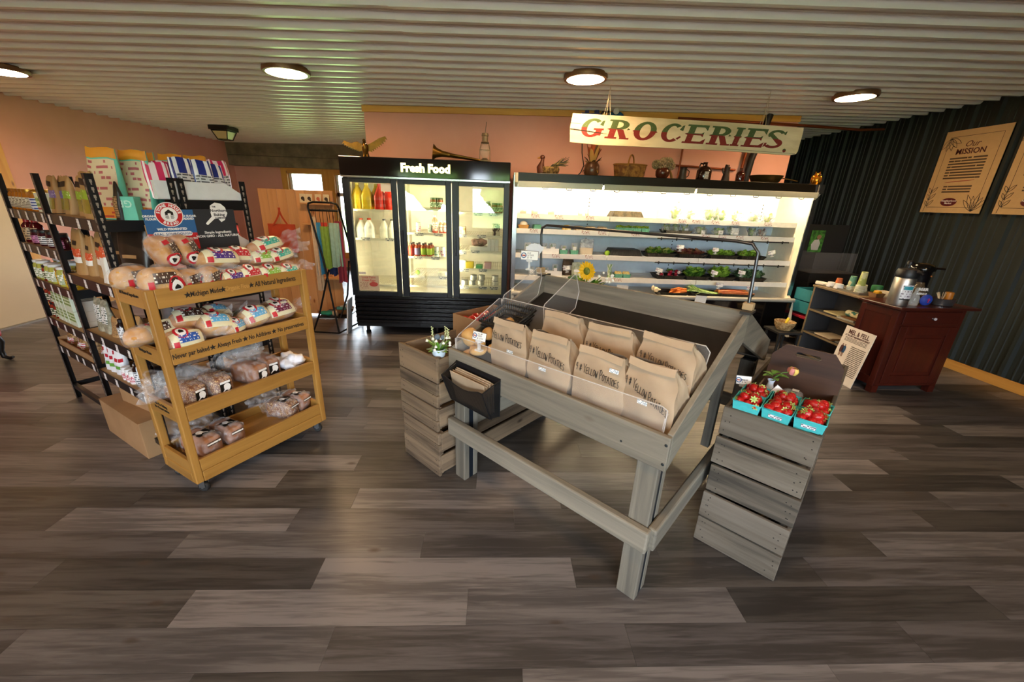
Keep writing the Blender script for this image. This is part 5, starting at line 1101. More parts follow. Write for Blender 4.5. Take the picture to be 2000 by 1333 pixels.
# bay two
for i, (x, h, lab) in enumerate([(.875, .27, 'left kraft coffee bag with orange label on the second bay shelf'), (.975, .235, 'middle smaller kraft coffee bag with orange label on the second bay shelf'), (1.10, .27, 'right kraft coffee bag with orange label on the second bay shelf')]):
    pouch('coffee_bag', lab, 'bag', MS, x, .085 + .02 * i % 2, 1.081, .15 if i != 1 else .12, h, .09, [KR, ORG, PWHITE, LOGO], [(.40, .58, -.72, -.22, 1), (.27, .40, -.72, -.22, 2), (.66, .76, -.58, -.42, 3)], 'kraft coffee bags', seed=80 + i)
pouch('coffee_bag', 'narrow white box with orange top beside the corner post', 'box', MS, 1.30, .06, 1.081, .07, .20, .05, [plain('carton_white2', '#d8d2c8', .5), ORG], [(.72, 1.0, -.9, -.1, 1)], None, seed=90)
DB = plain('dark_brown_foil', '#2b2118', .35, 0, .2, 5)
for i, (x, y, lab) in enumerate([(1.22, .20, 'tall dark brown foil bag behind the narrow white box'), (1.44, .16, 'tall dark brown foil bag under the blue sign, nearest the corner')]): pouch('foil_bag', lab, 'bag', MS, x, y, 1.081, .17, .30, .10, [DB, plain('small_tan_mark', '#a8845a', .5)], [(.48, .54, -.66, -.46, 1)], 'tall foil bags', rz=.5, seed=95 + i)
for i in range(2): jar('jam_jar', 'dark jar behind the kraft coffee bags, %s one' % ['left', 'right'][i], 'jar', MS, .86 + .11 * i, .27, 1.081, 'dark_bottle', 'jars behind the coffee bags')
HERB = duo('dried_herbs', '#6d6a56', '#a19c86', 40, .35, .65, .7, .3); HL = smallprint('herb_label', '#d8d8d4', '#4a5a50', 7, .5, .5, 4)
for i, (x, lab) in enumerate([(.885, 'clear bag of dried herbs with white label next to the middle post'), (.985, 'second clear bag of dried herbs with white label')]): pouch('herb_bag', lab, 'bag', MS, x, .08, .716, .10, .215, .06, [HERB, HL], [(.30, .80, -.75, -.25, 1)], 'herb bags', seed=100 + i)
pouch('kraft_pouch', 'small kraft pouch with dark print behind the oak rack post', 'bag', MS, 1.10, .08, .716, .09, .12, .06, [KR, TAN_], [(.1, .8, -.8, -.2, 1)], None, seed=104)
jar('dark_tin', 'dark tin with silver lid on the herb shelf', 'tin', MS, 1.20, .07, .716, 'dark_bottle', None, sc=.8)
pouch('kraft_pouch', 'wide kraft pouch with tie top seen through the rack side', 'bag', MS, 1.34, .10, .716, .16, .17, .10, [KR, LOGO], [(.7, .74, -.9, -.1, 1)], None, seed=105)
pouch('grey_pouch', 'grey silver pouch standing at the corner of the herb shelf', 'bag', MS, 1.48, .22, .716, .14, .22, .10, [plain('silver_grey_film', '#7d8288', .3, .3), HL], [(.3, .6, -.7, -.3, 1)], None, seed=106)
CHR = smallprint('cherry_print', '#dfe0e4', '#b02030', 2, .4, .5, 2)
for i, x in enumerate((.845, .915, 1.0)): pouch('cherry_pouch', 'white dried cherry pouch, %s on the low shelf' % ['first', 'second', 'third'][i], 'bag', MS, x, .07, .436, .085, .185, .055, [plain('white_foil', '#d9dce2', .35), CHR, plain('leaf_green', '#5f9a3a', .5)], [(.42, .92, -.85, -.15, 1), (.22, .34, -.62, -.4, 2)], 'cherry pouches', rz=.3, seed=110 + i)
for i in range(3):
    for q in range(2): jar('vitamin_bottle', 'small white bottle with red label, %s from left, %s row' % (ORD[i], ['front', 'back'][q]), 'bottle', MS, 1.12 + .055 * i, .05 + .06 * q, .436, 'supplement', 'white vitamin bottles on the low shelf')
for i in range(4): jar('dark_bottle', 'dark bottle with white label behind the rack post, %s from left' % ORD[i], 'bottle', MS, 1.30 + .065 * i, .06 + .03 * (i % 2), .436, 'dark_bottle', 'dark bottles on the low shelf')
# cardboard boxes on the floor under bay two
for lab, x, y, z, w, d, h, r in [('large brown cardboard box on the floor under the shelving', 1.12, .14, 0, .60, .38, .245, 0), ('smaller cardboard box resting on the large floor box', 1.14, .17, .2465, .36, .26, .10, .08)]:
    t = T('cardboard_box', lab, 'box', MS @ Vector((x, y, z)), SHD + r)
    O('carton', MB().box(-w / 2, w / 2, -d / 2, d / 2, 0, h), CB, t, bevel=.003)
    O('flap', MB().box(-w / 2, w / 2, -d / 2 - .001, -.003, h + .0005, h + .004).box(-w / 2, w / 2, .003, d / 2, h + .0005, h + .004), CB, t)
    O('tape', MB().box(-w / 2 - .0012, -w / 2 - .0003, -.02, .02, h - .06, h), clear('tape_film', '#cfc8b8', .5, .1), t)
# white display trays and striped bags on the end of the shelving
WCARD = plain('white_card_tray', '#d9dbdc', .6)
def card_tray(label, x0, x1, y0, y1, z, hb, hf):
    t = T('card_tray', label, 'tray', MS @ Vector((0, 0, z)), SHD)
    O('floor_panel', MB().box(x0, x1, y0, y1, .001, .005), WCARD, t)
    O('side_panel', MB().prism([(y0, .001), (y1, .001), (y1, hf), (y1 - .09, hb), (y0, hb)], x1 - .003, x1, 0, Matrix(((0, 0, 1, 0), (1, 0, 0, 0), (0, 1, 0, 0), (0, 0, 0, 1)))), WCARD, t)
    O('side_panel', MB().prism([(y0, .001), (y1, .001), (y1, hf), (y1 - .09, hb), (y0, hb)], x0, x0 + .003, 0, Matrix(((0, 0, 1, 0), (1, 0, 0, 0), (0, 1, 0, 0), (0, 0, 0, 1)))), WCARD, t)
    O('end_panel', MB().box(x0, x1, y0 - .003, y0, .001, hb), WCARD, t); O('end_panel', MB().box(x0, x1, y1, y1 + .003, .001, hf), WCARD, t)
card_tray('white card tray full of striped popcorn bags on top of the shelving', 1.27, 1.56, .275, .715, 1.541, .098, .035)
card_tray('white card tray of red bags on the second end shelf', 1.32, 1.56, .44, .715, 1.247, .10, .04)
card_tray('white card tray low behind the bread rack', 1.27, 1.56, .39, .715, .997, .12, .07)
BS = stripes('blue_white_stripes', '#20307e', '#e4e6ec', 8, .3); PS = stripes('pink_white_stripes', '#c8285c', '#ecdfe2', 9, .3); NUT = smallprint('nutrition_panel', '#c9ccd0', '#50545a', 8, .4, .55, 7)
for i, (y, x, mt, lab, hh) in enumerate([(.315, 1.50, PS, 'pink striped popcorn bag at the left end of the white tray', .15), (.375, 1.44, PS, 'pink striped popcorn bag second from left in the white tray', .16), (.435, 1.50, BS, 'blue striped popcorn bag just right of the double post', .185), (.535, 1.50, BS, 'blue striped popcorn bag in the middle right of the white tray', .18), (.61, 1.47, BS, 'blue striped popcorn bag partly hidden near the right of the tray', .165), (.655, 1.45, PS, 'pink striped popcorn bag farthest right in the white tray', .19)]):
    pouch('popcorn_bag', lab, 'bag', MS, x, y, 1.547, .115, hh + .035, .07, [mt, NUT], [(.05, .62, -.68, -.24, 1)] if i > 1 else [], 'striped popcorn bags', rz=PI / 2 + .1 * ((i % 3) - 1), lean=0, seed=120 + i)
RB = plain('glossy_red_foil', '#b3141c', .22, .2)
for i, y in enumerate((.50, .57, .65)): pouch('red_foil_bag', 'glossy red foil bag, %s in the white tray beside the charcoal sign' % ['left', 'middle', 'right'][i], 'bag', MS, 1.48, y, 1.253, .09, .15, .06, [RB, plain('black_pouch', '')], [(.9, 1, -1, 0, 1)], 'red foil bags', rz=PI / 2, seed=130 + i)
for i, (y, c) in enumerate(((.44, '#cfd4da'), (.53, '#5a7f9a'), (.62, '#d4cfc2'))): pouch('film_bag', '%s film bag in the lowest white tray behind the rack' % ['silver', 'blue', 'cream'][i], 'bag', MS, 1.46, y, 1.003, .09, .16, .06, [plain('film_%d' % i, c, .3), NUT], [(.3, .6, -.7, -.3, 1)], 'bags behind the rack', rz=PI / 2, seed=140 + i)
pouch('olive_bag', 'olive and lime snack bag lying behind the third rack shelf', 'bag', MS, 1.46, .60, .626, .14, .20, .07, [plain('olive_film', '#6f7a3a', .35), smallprint('olive_print', '#3a2c22', '#d8d8a0', 3, .4, .6, 3)], [(.2, .7, -.85, -.15, 1)], None, rz=PI / 2, seed=150)
# red cast cart whose leg shows at the left edge
t = T('red_cart', 'red cart with black curled iron leg cut by the left edge', 'cart', (-4.62, 3.42, 0))
O('body', MB().box(-.45, -.02, -.3, .3, .22, .7), plain('cart_red', '#a0231c', .4), t, bevel=.03)
for y in (-.26, .26): O('leg', MB().tube([(-.06, y, .24), (-.03, y, .18), (-.06, y, .09), (-.05, y, .03), (.0, y, .016), (.03, y, .03)], [.03, .028, .022, .02, .016, .012], 8), plain('cast_iron', '#14120f', .45, .4), t, smooth=1)
for y in (-.26, .26): O('leg', MB().tube([(-.40, y, .24), (-.43, y, .18), (-.40, y, .09), (-.41, y, .03), (-.46, y, .016), (-.49, y, .03)], [.03, .028, .022, .02, .016, .012], 8), plain('cast_iron', ''), t, smooth=1)
# ------------------------------------------------------------------ coffee corner on the right
GRYW = plain('bookcase_grey_oak', '#7d6a4e', .6, 0, .1, 12); GRIN = plain('bookcase_inside', '#3a3a3c', .7)
bk = T('bookcase', 'low open grey-oak bookcase holding magazines beside the red cabinet', 'bookcase', (3.60, 3.62, 0))
BW_, BD_, BH = .70, .30, .83       # along y, along x, height
for y in (0, BW_ - .02): O('side_panel', MB().box(.006, BD_, y, y + .02, 0, BH - .02), GRIN, bk); O('edge_band', MB().box(0, .006, y, y + .02, 0, BH - .02), GRYW, bk)
O('top', MB().box(-.012, BD_ + .005, -.008, BW_ + .008, BH - .02, BH), GRYW, bk, bevel=.003)
O('back_panel', MB().box(BD_ - .008, BD_, .02, BW_ - .02, .04, BH - .02), GRIN, bk)
for z in (.06, .30, .56): O('shelf_board', MB().box(.008, BD_ - .008, .02, BW_ - .02, z - .02, z), GRIN, bk); O('edge_band', MB().box(.002, .008, .02, BW_ - .02, z - .02, z), GRYW, bk)
for i, (y, z, w, h, c) in enumerate([(.42, .5605, .22, .012, '#8a7a5a'), (.40, .573, .2, .012, '#c8b888'), (.20, .5605, .2, .014, '#a8a494'), (.19, .575, .19, .01, '#7a4f2a'), (.40, .3005, .22, .014, '#9a6a3a'), (.40, .315, .21, .01, '#c9b79a'), (.17, .3005, .18, .012, '#70706a')]):
    tag(O('magazine', MB().box(.02, .24, y - w / 2, y + w / 2, 0, h), smallprint('magazine_%d' % i, c, '#e0d8c4', 5, .35, .5, 5), None, (3.60, 3.62, z), (0, 0, .05 * (i % 3 - 1)), bevel=.001), 'magazine lying on the bookcase %s' % (['middle shelf, bottom of the left pile', 'middle shelf, top of the left pile', 'middle shelf, bottom of the right pile', 'middle shelf, top of the right pile', 'lower shelf, bottom of the left pile', 'lower shelf, top of the left pile', 'lower shelf, right side'][i]), 'magazine', 'magazines in the bookcase')
t = T('striped_towel', 'rolled cream towel with green stripes on the bookcase middle shelf', 'towel', (3.70, 3.80, .586)); O('roll', MB().lathe([(0, -.11), (.028, -.11), (.032, -.1), (.032, .1), (.028, .11), (0, .11)], 14, (0, 0, .032), 0, RX(PI / 2) @ TR(0, 0, 0)), duo('green_cream_stripes', '#2f6f62', '#d9cfa6', 14, .45, .5, .8), t); t.children[0].location = (0, 0, .033); t.children[0].data.transform(TR(0, .032, 0))
# serving tray with cups
TRY = plain('brushed_tray', '#8f8a80', .4, .6)
t = T('serving_tray', 'grey rimmed tray of paper cups on the bookcase', 'tray', (3.75, 4.02, BH + .001)); O('tray', MB().box(-.10, .10, -.22, .22, 0, .006).box(-.11, -.10, -.23, .23, .0, .02).box(.10, .11, -.23, .23, 0, .02).box(-.10, .10, -.23, -.22, 0, .02).box(-.10, .10, .22, .23, 0, .02), TRY, t)
def cup_stack(label, x, y, z, r0, r1, h, n, c1, c2, rimc='#e8e4d8'):
    t = T('paper_cup_stack', label, 'paper cups', (x, y, z))
    O('cup', MB().lathe([(r1, 0), (r1 * 1.02, .004), (r0, h), (0, h)], 16), duo(label[:18], c1, c2, 12, .47, .53, .6), t, smooth=.6)
    for k in range(n): O('rim', MB().lathe([(r1 * 1.03, .004 + k * .011), (r1 * 1.08, .007 + k * .011), (r1 * 1.03, .010 + k * .011)], 16), plain('cup_rim', rimc, .6), t, smooth=.6)
    return t
zt = BH + .0075
cup_stack('short terracotta paper cups upside down on the tray', 3.72, 4.15, zt + .0, .026, .036, .10, 3, '#a8542a', '#c06a38'); cup_stack('green floral paper cups upside down on the tray', 3.76, 4.03, zt, .027, .038, .145, 4, '#5f9a86', '#c9c79a'); cup_stack('tall lime paper cup stack with leaf print on the tray', 3.72, 3.88, zt, .026, .040, .215, 7, '#a9b860', '#d4d8a4')
for i, y in enumerate((4.185, 4.085)):
    tag(O('cup_lid_stack', MB().lathe([(.042, 0), (.045, .004), (.043, .01), (.036, .05), (.0, .052)], 18), plain('white_lid', ''), None, (3.675, y, zt), smooth=.6), 'stack of white plastic cup lids, %s on the tray' % ['far left', 'nearer the cups'][i], 'cup lids', 'cup lids')
cup_stack('small cream paper cups behind the lime stack', 3.80, 3.93, zt, .030, .036, .075, 3, '#d8d0b0', '#e4dcc0')
tag(O('green_canister', MB().lathe([(.045, 0), (.047, .01), (.047, .085), (.042, .095), (0, .096)], 16), plain('green_tin', '#2f7a4c', .4), None, (3.86, 3.84, BH + .001), smooth=.6), 'green round canister at the back of the bookcase top', 'canister')
t = T('tea_box', 'flat white tea box behind the pulp basket', 'box', (3.84, 3.70, BH + .001)); O('carton', MB().box(-.04, .04, -.08, .08, 0, .06), smallprint('tea_box_print', '#d9d2c2', '#8a4a3a', 3, .5, .4, 5), t, bevel=.002)
tag(O('foil_packet', MB().box(-.03, .03, -.07, .07, 0, .04), smallprint('foil_packet_print', '#d0cabc', '#9a5a3a', 3, .35, .4, 4), None, (3.66, 4.285, BH + .001), (0, .2, .3), bevel=.01), 'pale foil packet at the far left end of the bookcase top', 'packet')
t = T('pulp_basket', 'brown pulp pint basket with yellow packets on the bookcase', 'basket', (3.72, 3.685, BH + .001))
O('basket', MB().lathe([(.045, 0), (.05, .004), (.066, .05), (.063, .05), (.046, .008), (0, .008)], 4, (0, 0, 0), 0, RZ(PI / 4)), plain('brown_pulp', '#8a6540', .9, 0, .15, 60, .3), t)
tag(O('sugar_packets', MB().box(-.024, .024, -.028, .028, 0, .06), plain('yellow_packet', '#d9a818', .5), None, (3.72, 3.685, BH + .012), (.1, 0, .2), bevel=.012), 'yellow sweetener packets in the pulp basket', 'packet')
# mahogany cabinet
MAHX = wood('mahogany_x', '#35110a', '#4f1b10', 'x', .32, 24, .9, .04, None, .05, .2); MAHZ = wood('mahogany_z', '#35110a', '#4f1b10', 'z', .32, 24, .9, .04, None, .05, .2)
cbk = T('mahogany_cabinet', 'dark red wooden cabinet with drawer over a panelled door', 'cabinet', (3.585, 3.28, 0), math.radians(3))
CW, CD, CH = .66, .36, .845
O('carcass', MB().box(0, CW, .0, CD, .07, CH - .022), MAHZ, cbk, bevel=.003)
O('top', MB().box(-.07, CW + .06, -.06, CD - .01, CH - .022, CH), MAHX, cbk, bevel=.006)
for x in (0, CW - .06):
    for y in (0, CD - .06): O('foot', MB().box(x, x + .06, y, y + .06, 0, .07), MAHZ, cbk)
dr = O('drawer', MB().box(.05, CW - .05, -.012, .0, .68, .80), MAHX, cbk, bevel=.004); O('knob', MB().lathe([(.006, 0), (.007, .012), (.013, .02), (.012, .027), (0, .029)], 12, (0, 0, 0), 0, TR(CW / 2, -.012, .74) @ RX(PI / 2)), plain('pearl_knob', '#c9c6cc', .2), dr, smooth=.6)
dd = O('door', MB().box(.05, .12, -.012, 0, .10, .66).box(CW - .12, CW - .05, -.012, 0, .10, .66).box(.12, CW - .12, -.012, 0, .10, .18).box(.12, CW - .12, -.012, 0, .58, .66), MAHZ, cbk, bevel=.003); O('raised_panel', MB().box(.15, CW - .15, -.008, .0, .21, .55), MAHZ, dd, bevel=.006)
O('side_frame', MB().box(-.01, 0, .0, .05, .07, .80).box(-.01, 0, CD - .05, CD, .07, .80).box(-.01, 0, .05, CD - .05, .74, .80).box(-.01, 0, .05, CD - .05, .07, .15), MAHZ, cbk, bevel=.002)
MC = place((3.585, 3.28, CH + .001), math.radians(3))
# steel pump airpot
STN = plain('stainless', '#c4c1ba', .38, 1); BPL = plain('black_plastic', '')
t = T('pump_airpot', 'brushed steel pump airpot with white label on the cabinet', 'airpot', MC @ Vector((.015, .07, 0)), .2)
O('body', MB().lathe([(.072, 0), (.075, .006), (.075, .235), (.07, .245)], 28), STN, t, smooth=.7)
O('lid', MB().lathe([(.078, .245), (.080, .255), (.080, .285), (.070, .315), (.03, .322), (0, .322)], 28), BPL, t, smooth=.7)
O('spout', MB().tube([(0, -.06, .295), (-.0, -.10, .30), (0, -.118, .285)], [.02, .016, .012], 10), BPL, t, smooth=1)
O('pump', MB().lathe([(.012, .32), (.012, .345), (.02, .35), (.022, .375), (.016, .385), (0, .387)], 14, (.02, .02, 0)), BPL, t, smooth=.7)
O('handle', MB().tube([(.08, 0, .27), (.105, 0, .25), (.11, 0, .16), (.09, 0, .13)], .008, 8), BPL, t, smooth=1)
O('label', MB().grid(lambda a, b: (.0758 * math.sin(-.95 + 1.25 * a), -.0758 * math.cos(-.95 + 1.25 * a), .055 + .13 * b), 10, 1), smallprint('airpot_label', '#d9dade', '#7a7480', 6, .5, .45, 6), t, smooth=1)
O('label_band', MB().grid(lambda a, b: (.0762 * math.sin(-.85 + 1.0 * a), -.0762 * math.cos(-.85 + 1.0 * a), .145 + .03 * b), 8, 1), plain('label_teal', '#2f93a4', .5), t, smooth=1)
O('label_foot', MB().grid(lambda a, b: (.0762 * math.sin(-.95 + 1.25 * a), -.0762 * math.cos(-.95 + 1.25 * a), .055 + .012 * b), 8, 1), plain('label_black', ''), t, smooth=1)
# black coffee urn
t = T('coffee_urn', 'tall black coffee urn with glossy lid at the back of the cabinet', 'coffee urn', MC @ Vector((.36, .25, 0)), -.4)
BSS = plain('black_steel', '#16161a', .3, .6)
O('body', MB().lathe([(.085, 0), (.085, .02), (.078, .03), (.078, .27), (.088, .285)], 28), BSS, t, smooth=.7)
O('lid', MB().lathe([(.095, .285), (.098, .295), (.095, .315), (.075, .34), (.03, .35), (0, .35)], 28), plain('gloss_black', '#0c0b0a', .12), t, smooth=.7)
O('latch', MB().box(.08, .16, -.025, .025, .30, .318), plain('gloss_black', ''), t, bevel=.006)
O('spigot', MB().tube([(0, -.078, .05), (0, -.12, .05), (0, -.125, .02)], .012, 8), BPL, t, smooth=1)
O('gauge_light', MB().ball((.06, -.055, .24), .008, 8, 6), plain('amber_button', '#b0621c', .3), t)
# glass bottles, lettered growler, speaker, tin tub
GLS = clear('bottle_glass', '#dfe8ea', .22, .04, .8)
for i, (x, y) in enumerate(((.16, .06), (.19, .20))):
    tag(O('glass_bottle', MB().lathe([(.034, 0), (.036, .01), (.036, .07), (.014, .12), (.013, .15), (.016, .155)], 16), GLS, None, MC @ Vector((x, y, 0)), smooth=.7), 'clear glass syrup bottle %s' % ['beside the airpot', 'behind the lettered growler'][i], 'bottle')
t = T('glass_growler', 'clear growler bottle with white letters behind the blue speaker', 'bottle', MC @ Vector((.265, .14, 0)), -.2)
O('bottle', MB().lathe([(.05, 0), (.055, .01), (.055, .12), (.03, .17), (.028, .19)], 20), clear('growler_glass', '#6a5a40', .5, .06, .8), t, smooth=.7)
for k, (s, z) in enumerate((('BEER', .135), ('HERBAL', .095))): text(s, .036 if k == 0 else .024, PWHITE, t, face(0, -.0565, z), bold=.001)
t = T('round_speaker', 'small round blue speaker with red cross mark', 'speaker', MC @ Vector((.245, .03, .052)), -.1)
O('body', MB().ball((0, 0, 0), (.052, .022, .05), 20, 14), plain('speaker_blue', '#1d3a9a', .6), t, smooth=3); O('red_mark', MB().box(-.003, .003, -.0245, -.0222, -.018, .02).box(-.012, .012, -.0245, -.0222, .003, .009), plain('mark_red', '#c02848', .5), t)
t = T('tin_tub', 'oval galvanised tin tub of stirrers on the cabinet corner', 'tub', MC @ Vector((.47, .07, 0)), 0)
O('tub', MB().lathe([(.075, 0), (.082, .004), (.095, .06), (.098, .064), (.092, .062), (.078, .008), (0, .008)], 24, sy=.75), plain('galvanised', '#8a8d90', .3, .9), t, smooth=.7)
for i in range(9):
    a = random.Random(i).uniform(-.5, .5); tag(O('stir_stick', MB().box(-.003, .003, -.0006, .0006, 0, .11), plain('birch_stick', '#cfb48c', .7), None, MC @ Vector((.425 + .009 * i * .6, .05 + .004 * i, .012)), (.3 * a, .5 * a - .25, a)), 'wooden coffee stirrer standing in the tin tub', 'stirrer', 'stirrers in the tin tub')
tag(O('orange_tin', MB().lathe([(.03, 0), (.031, .004), (.031, .105), (.026, .11), (0, .11)], 16), duo('orange_tin_paint', '#b06a1c', '#c98430', 9, .4, .6, .4), None, MC @ Vector((.52, .08, .0085)), smooth=.6), 'orange shaker tin standing in the tin tub', 'tin')
# leaning story board
a, b = Vector((3.455, 3.66, 0)), Vector((3.455, 3.385, 0))
t = T('story_board', 'white story board with a photo of a couple leaning on the cabinet', 'sign board', (3.455, 3.52, .0), -PI / 2 - .04); t.rotation_euler = (-.13, 0, -PI / 2 - .04)
bp2 = O('board', MB().box(-.17, .17, -.003, .003, .002, .55), plain('board_white', '#e0d6c8', .5), t)
MRN = plain('maroon_ink', '#4a1a16', .5)
text('MEL & FELL', .062, MRN, bp2, face(0, -.0035, .50), bold=.0012, stretch=(.78, 1)); text('AT THE LIVELY NEIGHBORHOOD MARKET', .024, MRN, bp2, face(0, -.0035, .463), bold=.0005, stretch=(.62, 1))
FINE = smallprint('fine_print', '#e0d6c8', '#6a6258', 4, .5, .62, 22); FINE2 = smallprint('fine_print_long', '#e0d6c8', '#6a6258', 17, .5, .62, 12)
O('paragraph', MB().grid(lambda a, v: (-.13 + .26 * a, -.0036, .405 + .045 * v), 1, 1), FINE, bp2); O('paragraph', MB().grid(lambda a, v: (-.02 + .17 * a, -.0036, .09 + .29 * v), 1, 1), FINE2, bp2)
ph = MB()
for x, c in ((-.115, 0), (-.085, 1)):
    ph.prism([(x - .014, .285), (x + .014, .285), (x + .02, .315), (x + .016, .35), (x + .006, .358), (x - .006, .358), (x - .016, .35), (x - .02, .315)][::-1], .0036, .0042, c, RX(PI / 2)).lathe([(0, 0), (.008, 0), (.008, .0006), (0, .0006)], 12, (0, 0, 0), 2, TR(x, -.0036, .366) @ RX(PI / 2))
    for dx in (-.006, .006): ph.prism([(x + dx - .004, .245), (x + dx + .004, .245), (x + dx + .005, .286), (x + dx - .005, .286)][::-1], .0036, .0041, 2, RX(PI / 2))
O('couple_photo', ph, [plain('photo_maroon', '#4a2a28', .5), plain('photo_blue', '#2a4a6a', .5), plain('photo_skin', '#8a6a54', .5)], bp2, kind='stuff')
O('foot_photo', MB().grid(lambda a, v: (-.168 + .13 * a, -.0036, .003 + .075 * v), 1, 1), duo('coffee_photo', '#2a1c14', '#c9a878', 30, .45, .6, .5), bp2)
# posters on the dark wall
PCR = plain('poster_cream', '#c9a978', .6)
BOT = MB()
def leaf(mb, x, z, ang, L, w, y, r=.0022):
    P = [(x + t_ * L * math.sin(ang) + s * w * math.sin(PI * t_) * math.cos(ang), y, z + t_ * L * math.cos(ang) - s * w * math.sin(PI * t_) * math.sin(ang)) for s in (1, -1) for t_ in ([k / 6 for k in range(7)] if s > 0 else [1 - k / 6 for k in range(1, 7)])]
    mb.tube(P, r, 4)
for i, (y1_, lab) in enumerate(((4.885, 'cream Our Mission poster with plant drawings on the dark wall'), (4.14, 'second cream poster on the dark wall, cut by the right edge'))):
    t = T('wall_poster', lab, 'poster', (XR - .008, y1_, 1.648), -PI / 2); PWd = .63
    pp = O('sheet', MB().box(0, PWd, -.002, .003, 0, .865), PCR, t)
    yk2 = -.003
    fr2 = MB()
    for p in ([(.06, .06), (PWd - .06, .06)], [(PWd - .06, .06), (PWd - .06, .80)], [(PWd - .06, .80), (.06, .80)], [(.06, .80), (.06, .06)]): fr2.tube([(p[0][0], yk2, p[0][1]), (p[1][0], yk2, p[1][1])], .0016, 4)
    O('border_line', fr2, INK, pp)
    bt = MB()
    for k in range(5): leaf(bt, .075, .79, PI - .9 + .42 * k - .2, .13, .02, yk2)
    for k in range(6): leaf(bt, PWd - .09, .02, -.75 + .3 * k, .16 + .03 * (k % 2), .018, yk2)
    for k in range(3):
        leaf(bt, .055, .07 + .07 * k, -.5, .07, .012, yk2); leaf(bt, .055, .07 + .07 * k, .7, .09, .012, yk2)
    bt.tube([(.035, yk2, .01), (.06, yk2, .28)], .0022, 4); O('plant_drawing', bt, INK, pp, kind='stuff')
    text('Our', .085, MRN, pp, face(PWd / 2 - .01, yk2, .715), shear=.35); text('MISSION' if i == 0 else 'VISION', .078, MRN, pp, face(PWd / 2, yk2, .64), bold=.0015)
    PF = smallprint('poster_text', '#c9a978', '#4a3a28', 8, .6, .62, 12)
    O('paragraph', MB().grid(lambda a, v: (.13 + .37 * a, yk2, .355 + .235 * v), 1, 1), PF, pp); O('paragraph', MB().grid(lambda a, v: (.17 + .29 * a, yk2, .21 + .085 * v), 1, 1), smallprint('poster_text_short', '#c9a978', '#4a3a28', 3, .6, .62, 10), pp)
    O('red_stroke', MB().tube([(.17, yk2, .325), (.32, yk2, .335), (.46, yk2, .343)], [.002, .005, .002], 5), plain('stroke_red', '#9a3020', .5), pp)
    lgo = MB().lathe([(0, 0), (.085, 0), (.085, .0008), (0, .0008)], 28, (0, 0, 0), 0, TR(PWd / 2 - .03, yk2, .115) @ RX(PI / 2) @ Matrix.Diagonal((1, .52, 1, 1)))
    O('oval_logo', lgo, plain('oval_maroon', '#5a1218', .5), pp); text('Neighborhood\nMarket', .026, PWHITE, pp, face(PWd / 2 - .03, yk2 - .0015, .115), bold=.0004)
# behind the cooler end: dark display shelf with photo and teal crates
t = T('dark_display_case', 'dark shelf case with acrylic cover in the corner beyond the cooler', 'display case', (4.02, 4.95, 0))
DK = plain('dark_case', '#1b1a19', .6)
O('case', MB().box(0, .7, 0, .45, .74, .86).box(0, .7, .41, .45, .86, 1.45).box(0, .03, 0, .41, 0, .74).box(.67, .7, 0, .41, 0, .74).box(.03, .67, .39, .45, 0, .74).box(.03, .67, 0, .39, .02, .05), DK, t, bevel=.003)
acr2 = O('acrylic_cover', MB().box(.05, .6, .05, .054, .86, 1.12).box(.05, .054, .054, .3, .86, 1.12), ACR, t)
t2 = T('framed_photo', 'photo of a person in white among green leaves, far corner', 'picture', (4.20, 5.335, 1.09))
O('print', MB().box(0, .19, 0, .004, 0, .285), duo('leafy_photo', '#1f4a1c', '#4f8a3a', 18, .4, .6, .5), t2); O('figure', MB().prism([(.05, .03), (.14, .03), (.15, .12), (.12, .17), (.06, .16), (.03, .1)][::-1], .001, .003, 0, RX(PI / 2)).lathe([(0, 0), (.03, 0), (.03, .003), (0, .003)], 14, (0, 0, 0), 1, TR(.115, -.001, .20) @ RX(PI / 2)), [plain('photo_shirt', '#b8b8b4', .5), plain('photo_skin', '')], t2, kind='stuff')
for k in range(2):
    t = T('teal_crate', 'teal plastic harvest crate, %s of two beside the bookcase' % ['lower', 'upper'][k], 'crate', (3.79, 4.50, .42 + .15 * k), .06, 'teal crates')
    TL = plain('teal_plastic', '#2f7f8c', .45)
    O('crate', MB().box(0, .34, 0, .008, 0, .14).box(0, .34, .29, .298, 0, .14).box(0, .008, .008, .29, 0, .14).box(.332, .34, .008, .29, 0, .14).box(.008, .332, .008, .29, 0, .008).box(-.006, .346, -.006, .0, .122, .14), TL, t, bevel=.003)
    O('slot', MB().box(.04, .06, -.0008, .0, .06, .075).box(.08, .10, -.0008, 0, .06, .075).box(.12, .14, -.0008, 0, .06, .075).box(.2, .22, -.0008, 0, .06, .075).box(.24, .26, -.0008, 0, .06, .075), plain('slot_shadow', ''), t, kind='stuff')
t = T('red_bin', 'red-edged low black stand under the teal crates', 'stand', (3.77, 4.48, 0)); O('stand', MB().box(0, .38, 0, .34, .36, .39), plain('stand_red', '#a01c34', .5), t, bevel=.004)
for x in (0.01, .34):
    for y in (.01, .30): O('leg', MB().box(x, x + .03, y, y + .03, 0, .36), DK, t)
O('black_panel', MB().box(.03, .35, .02, .03, .02, .36), DK, t)
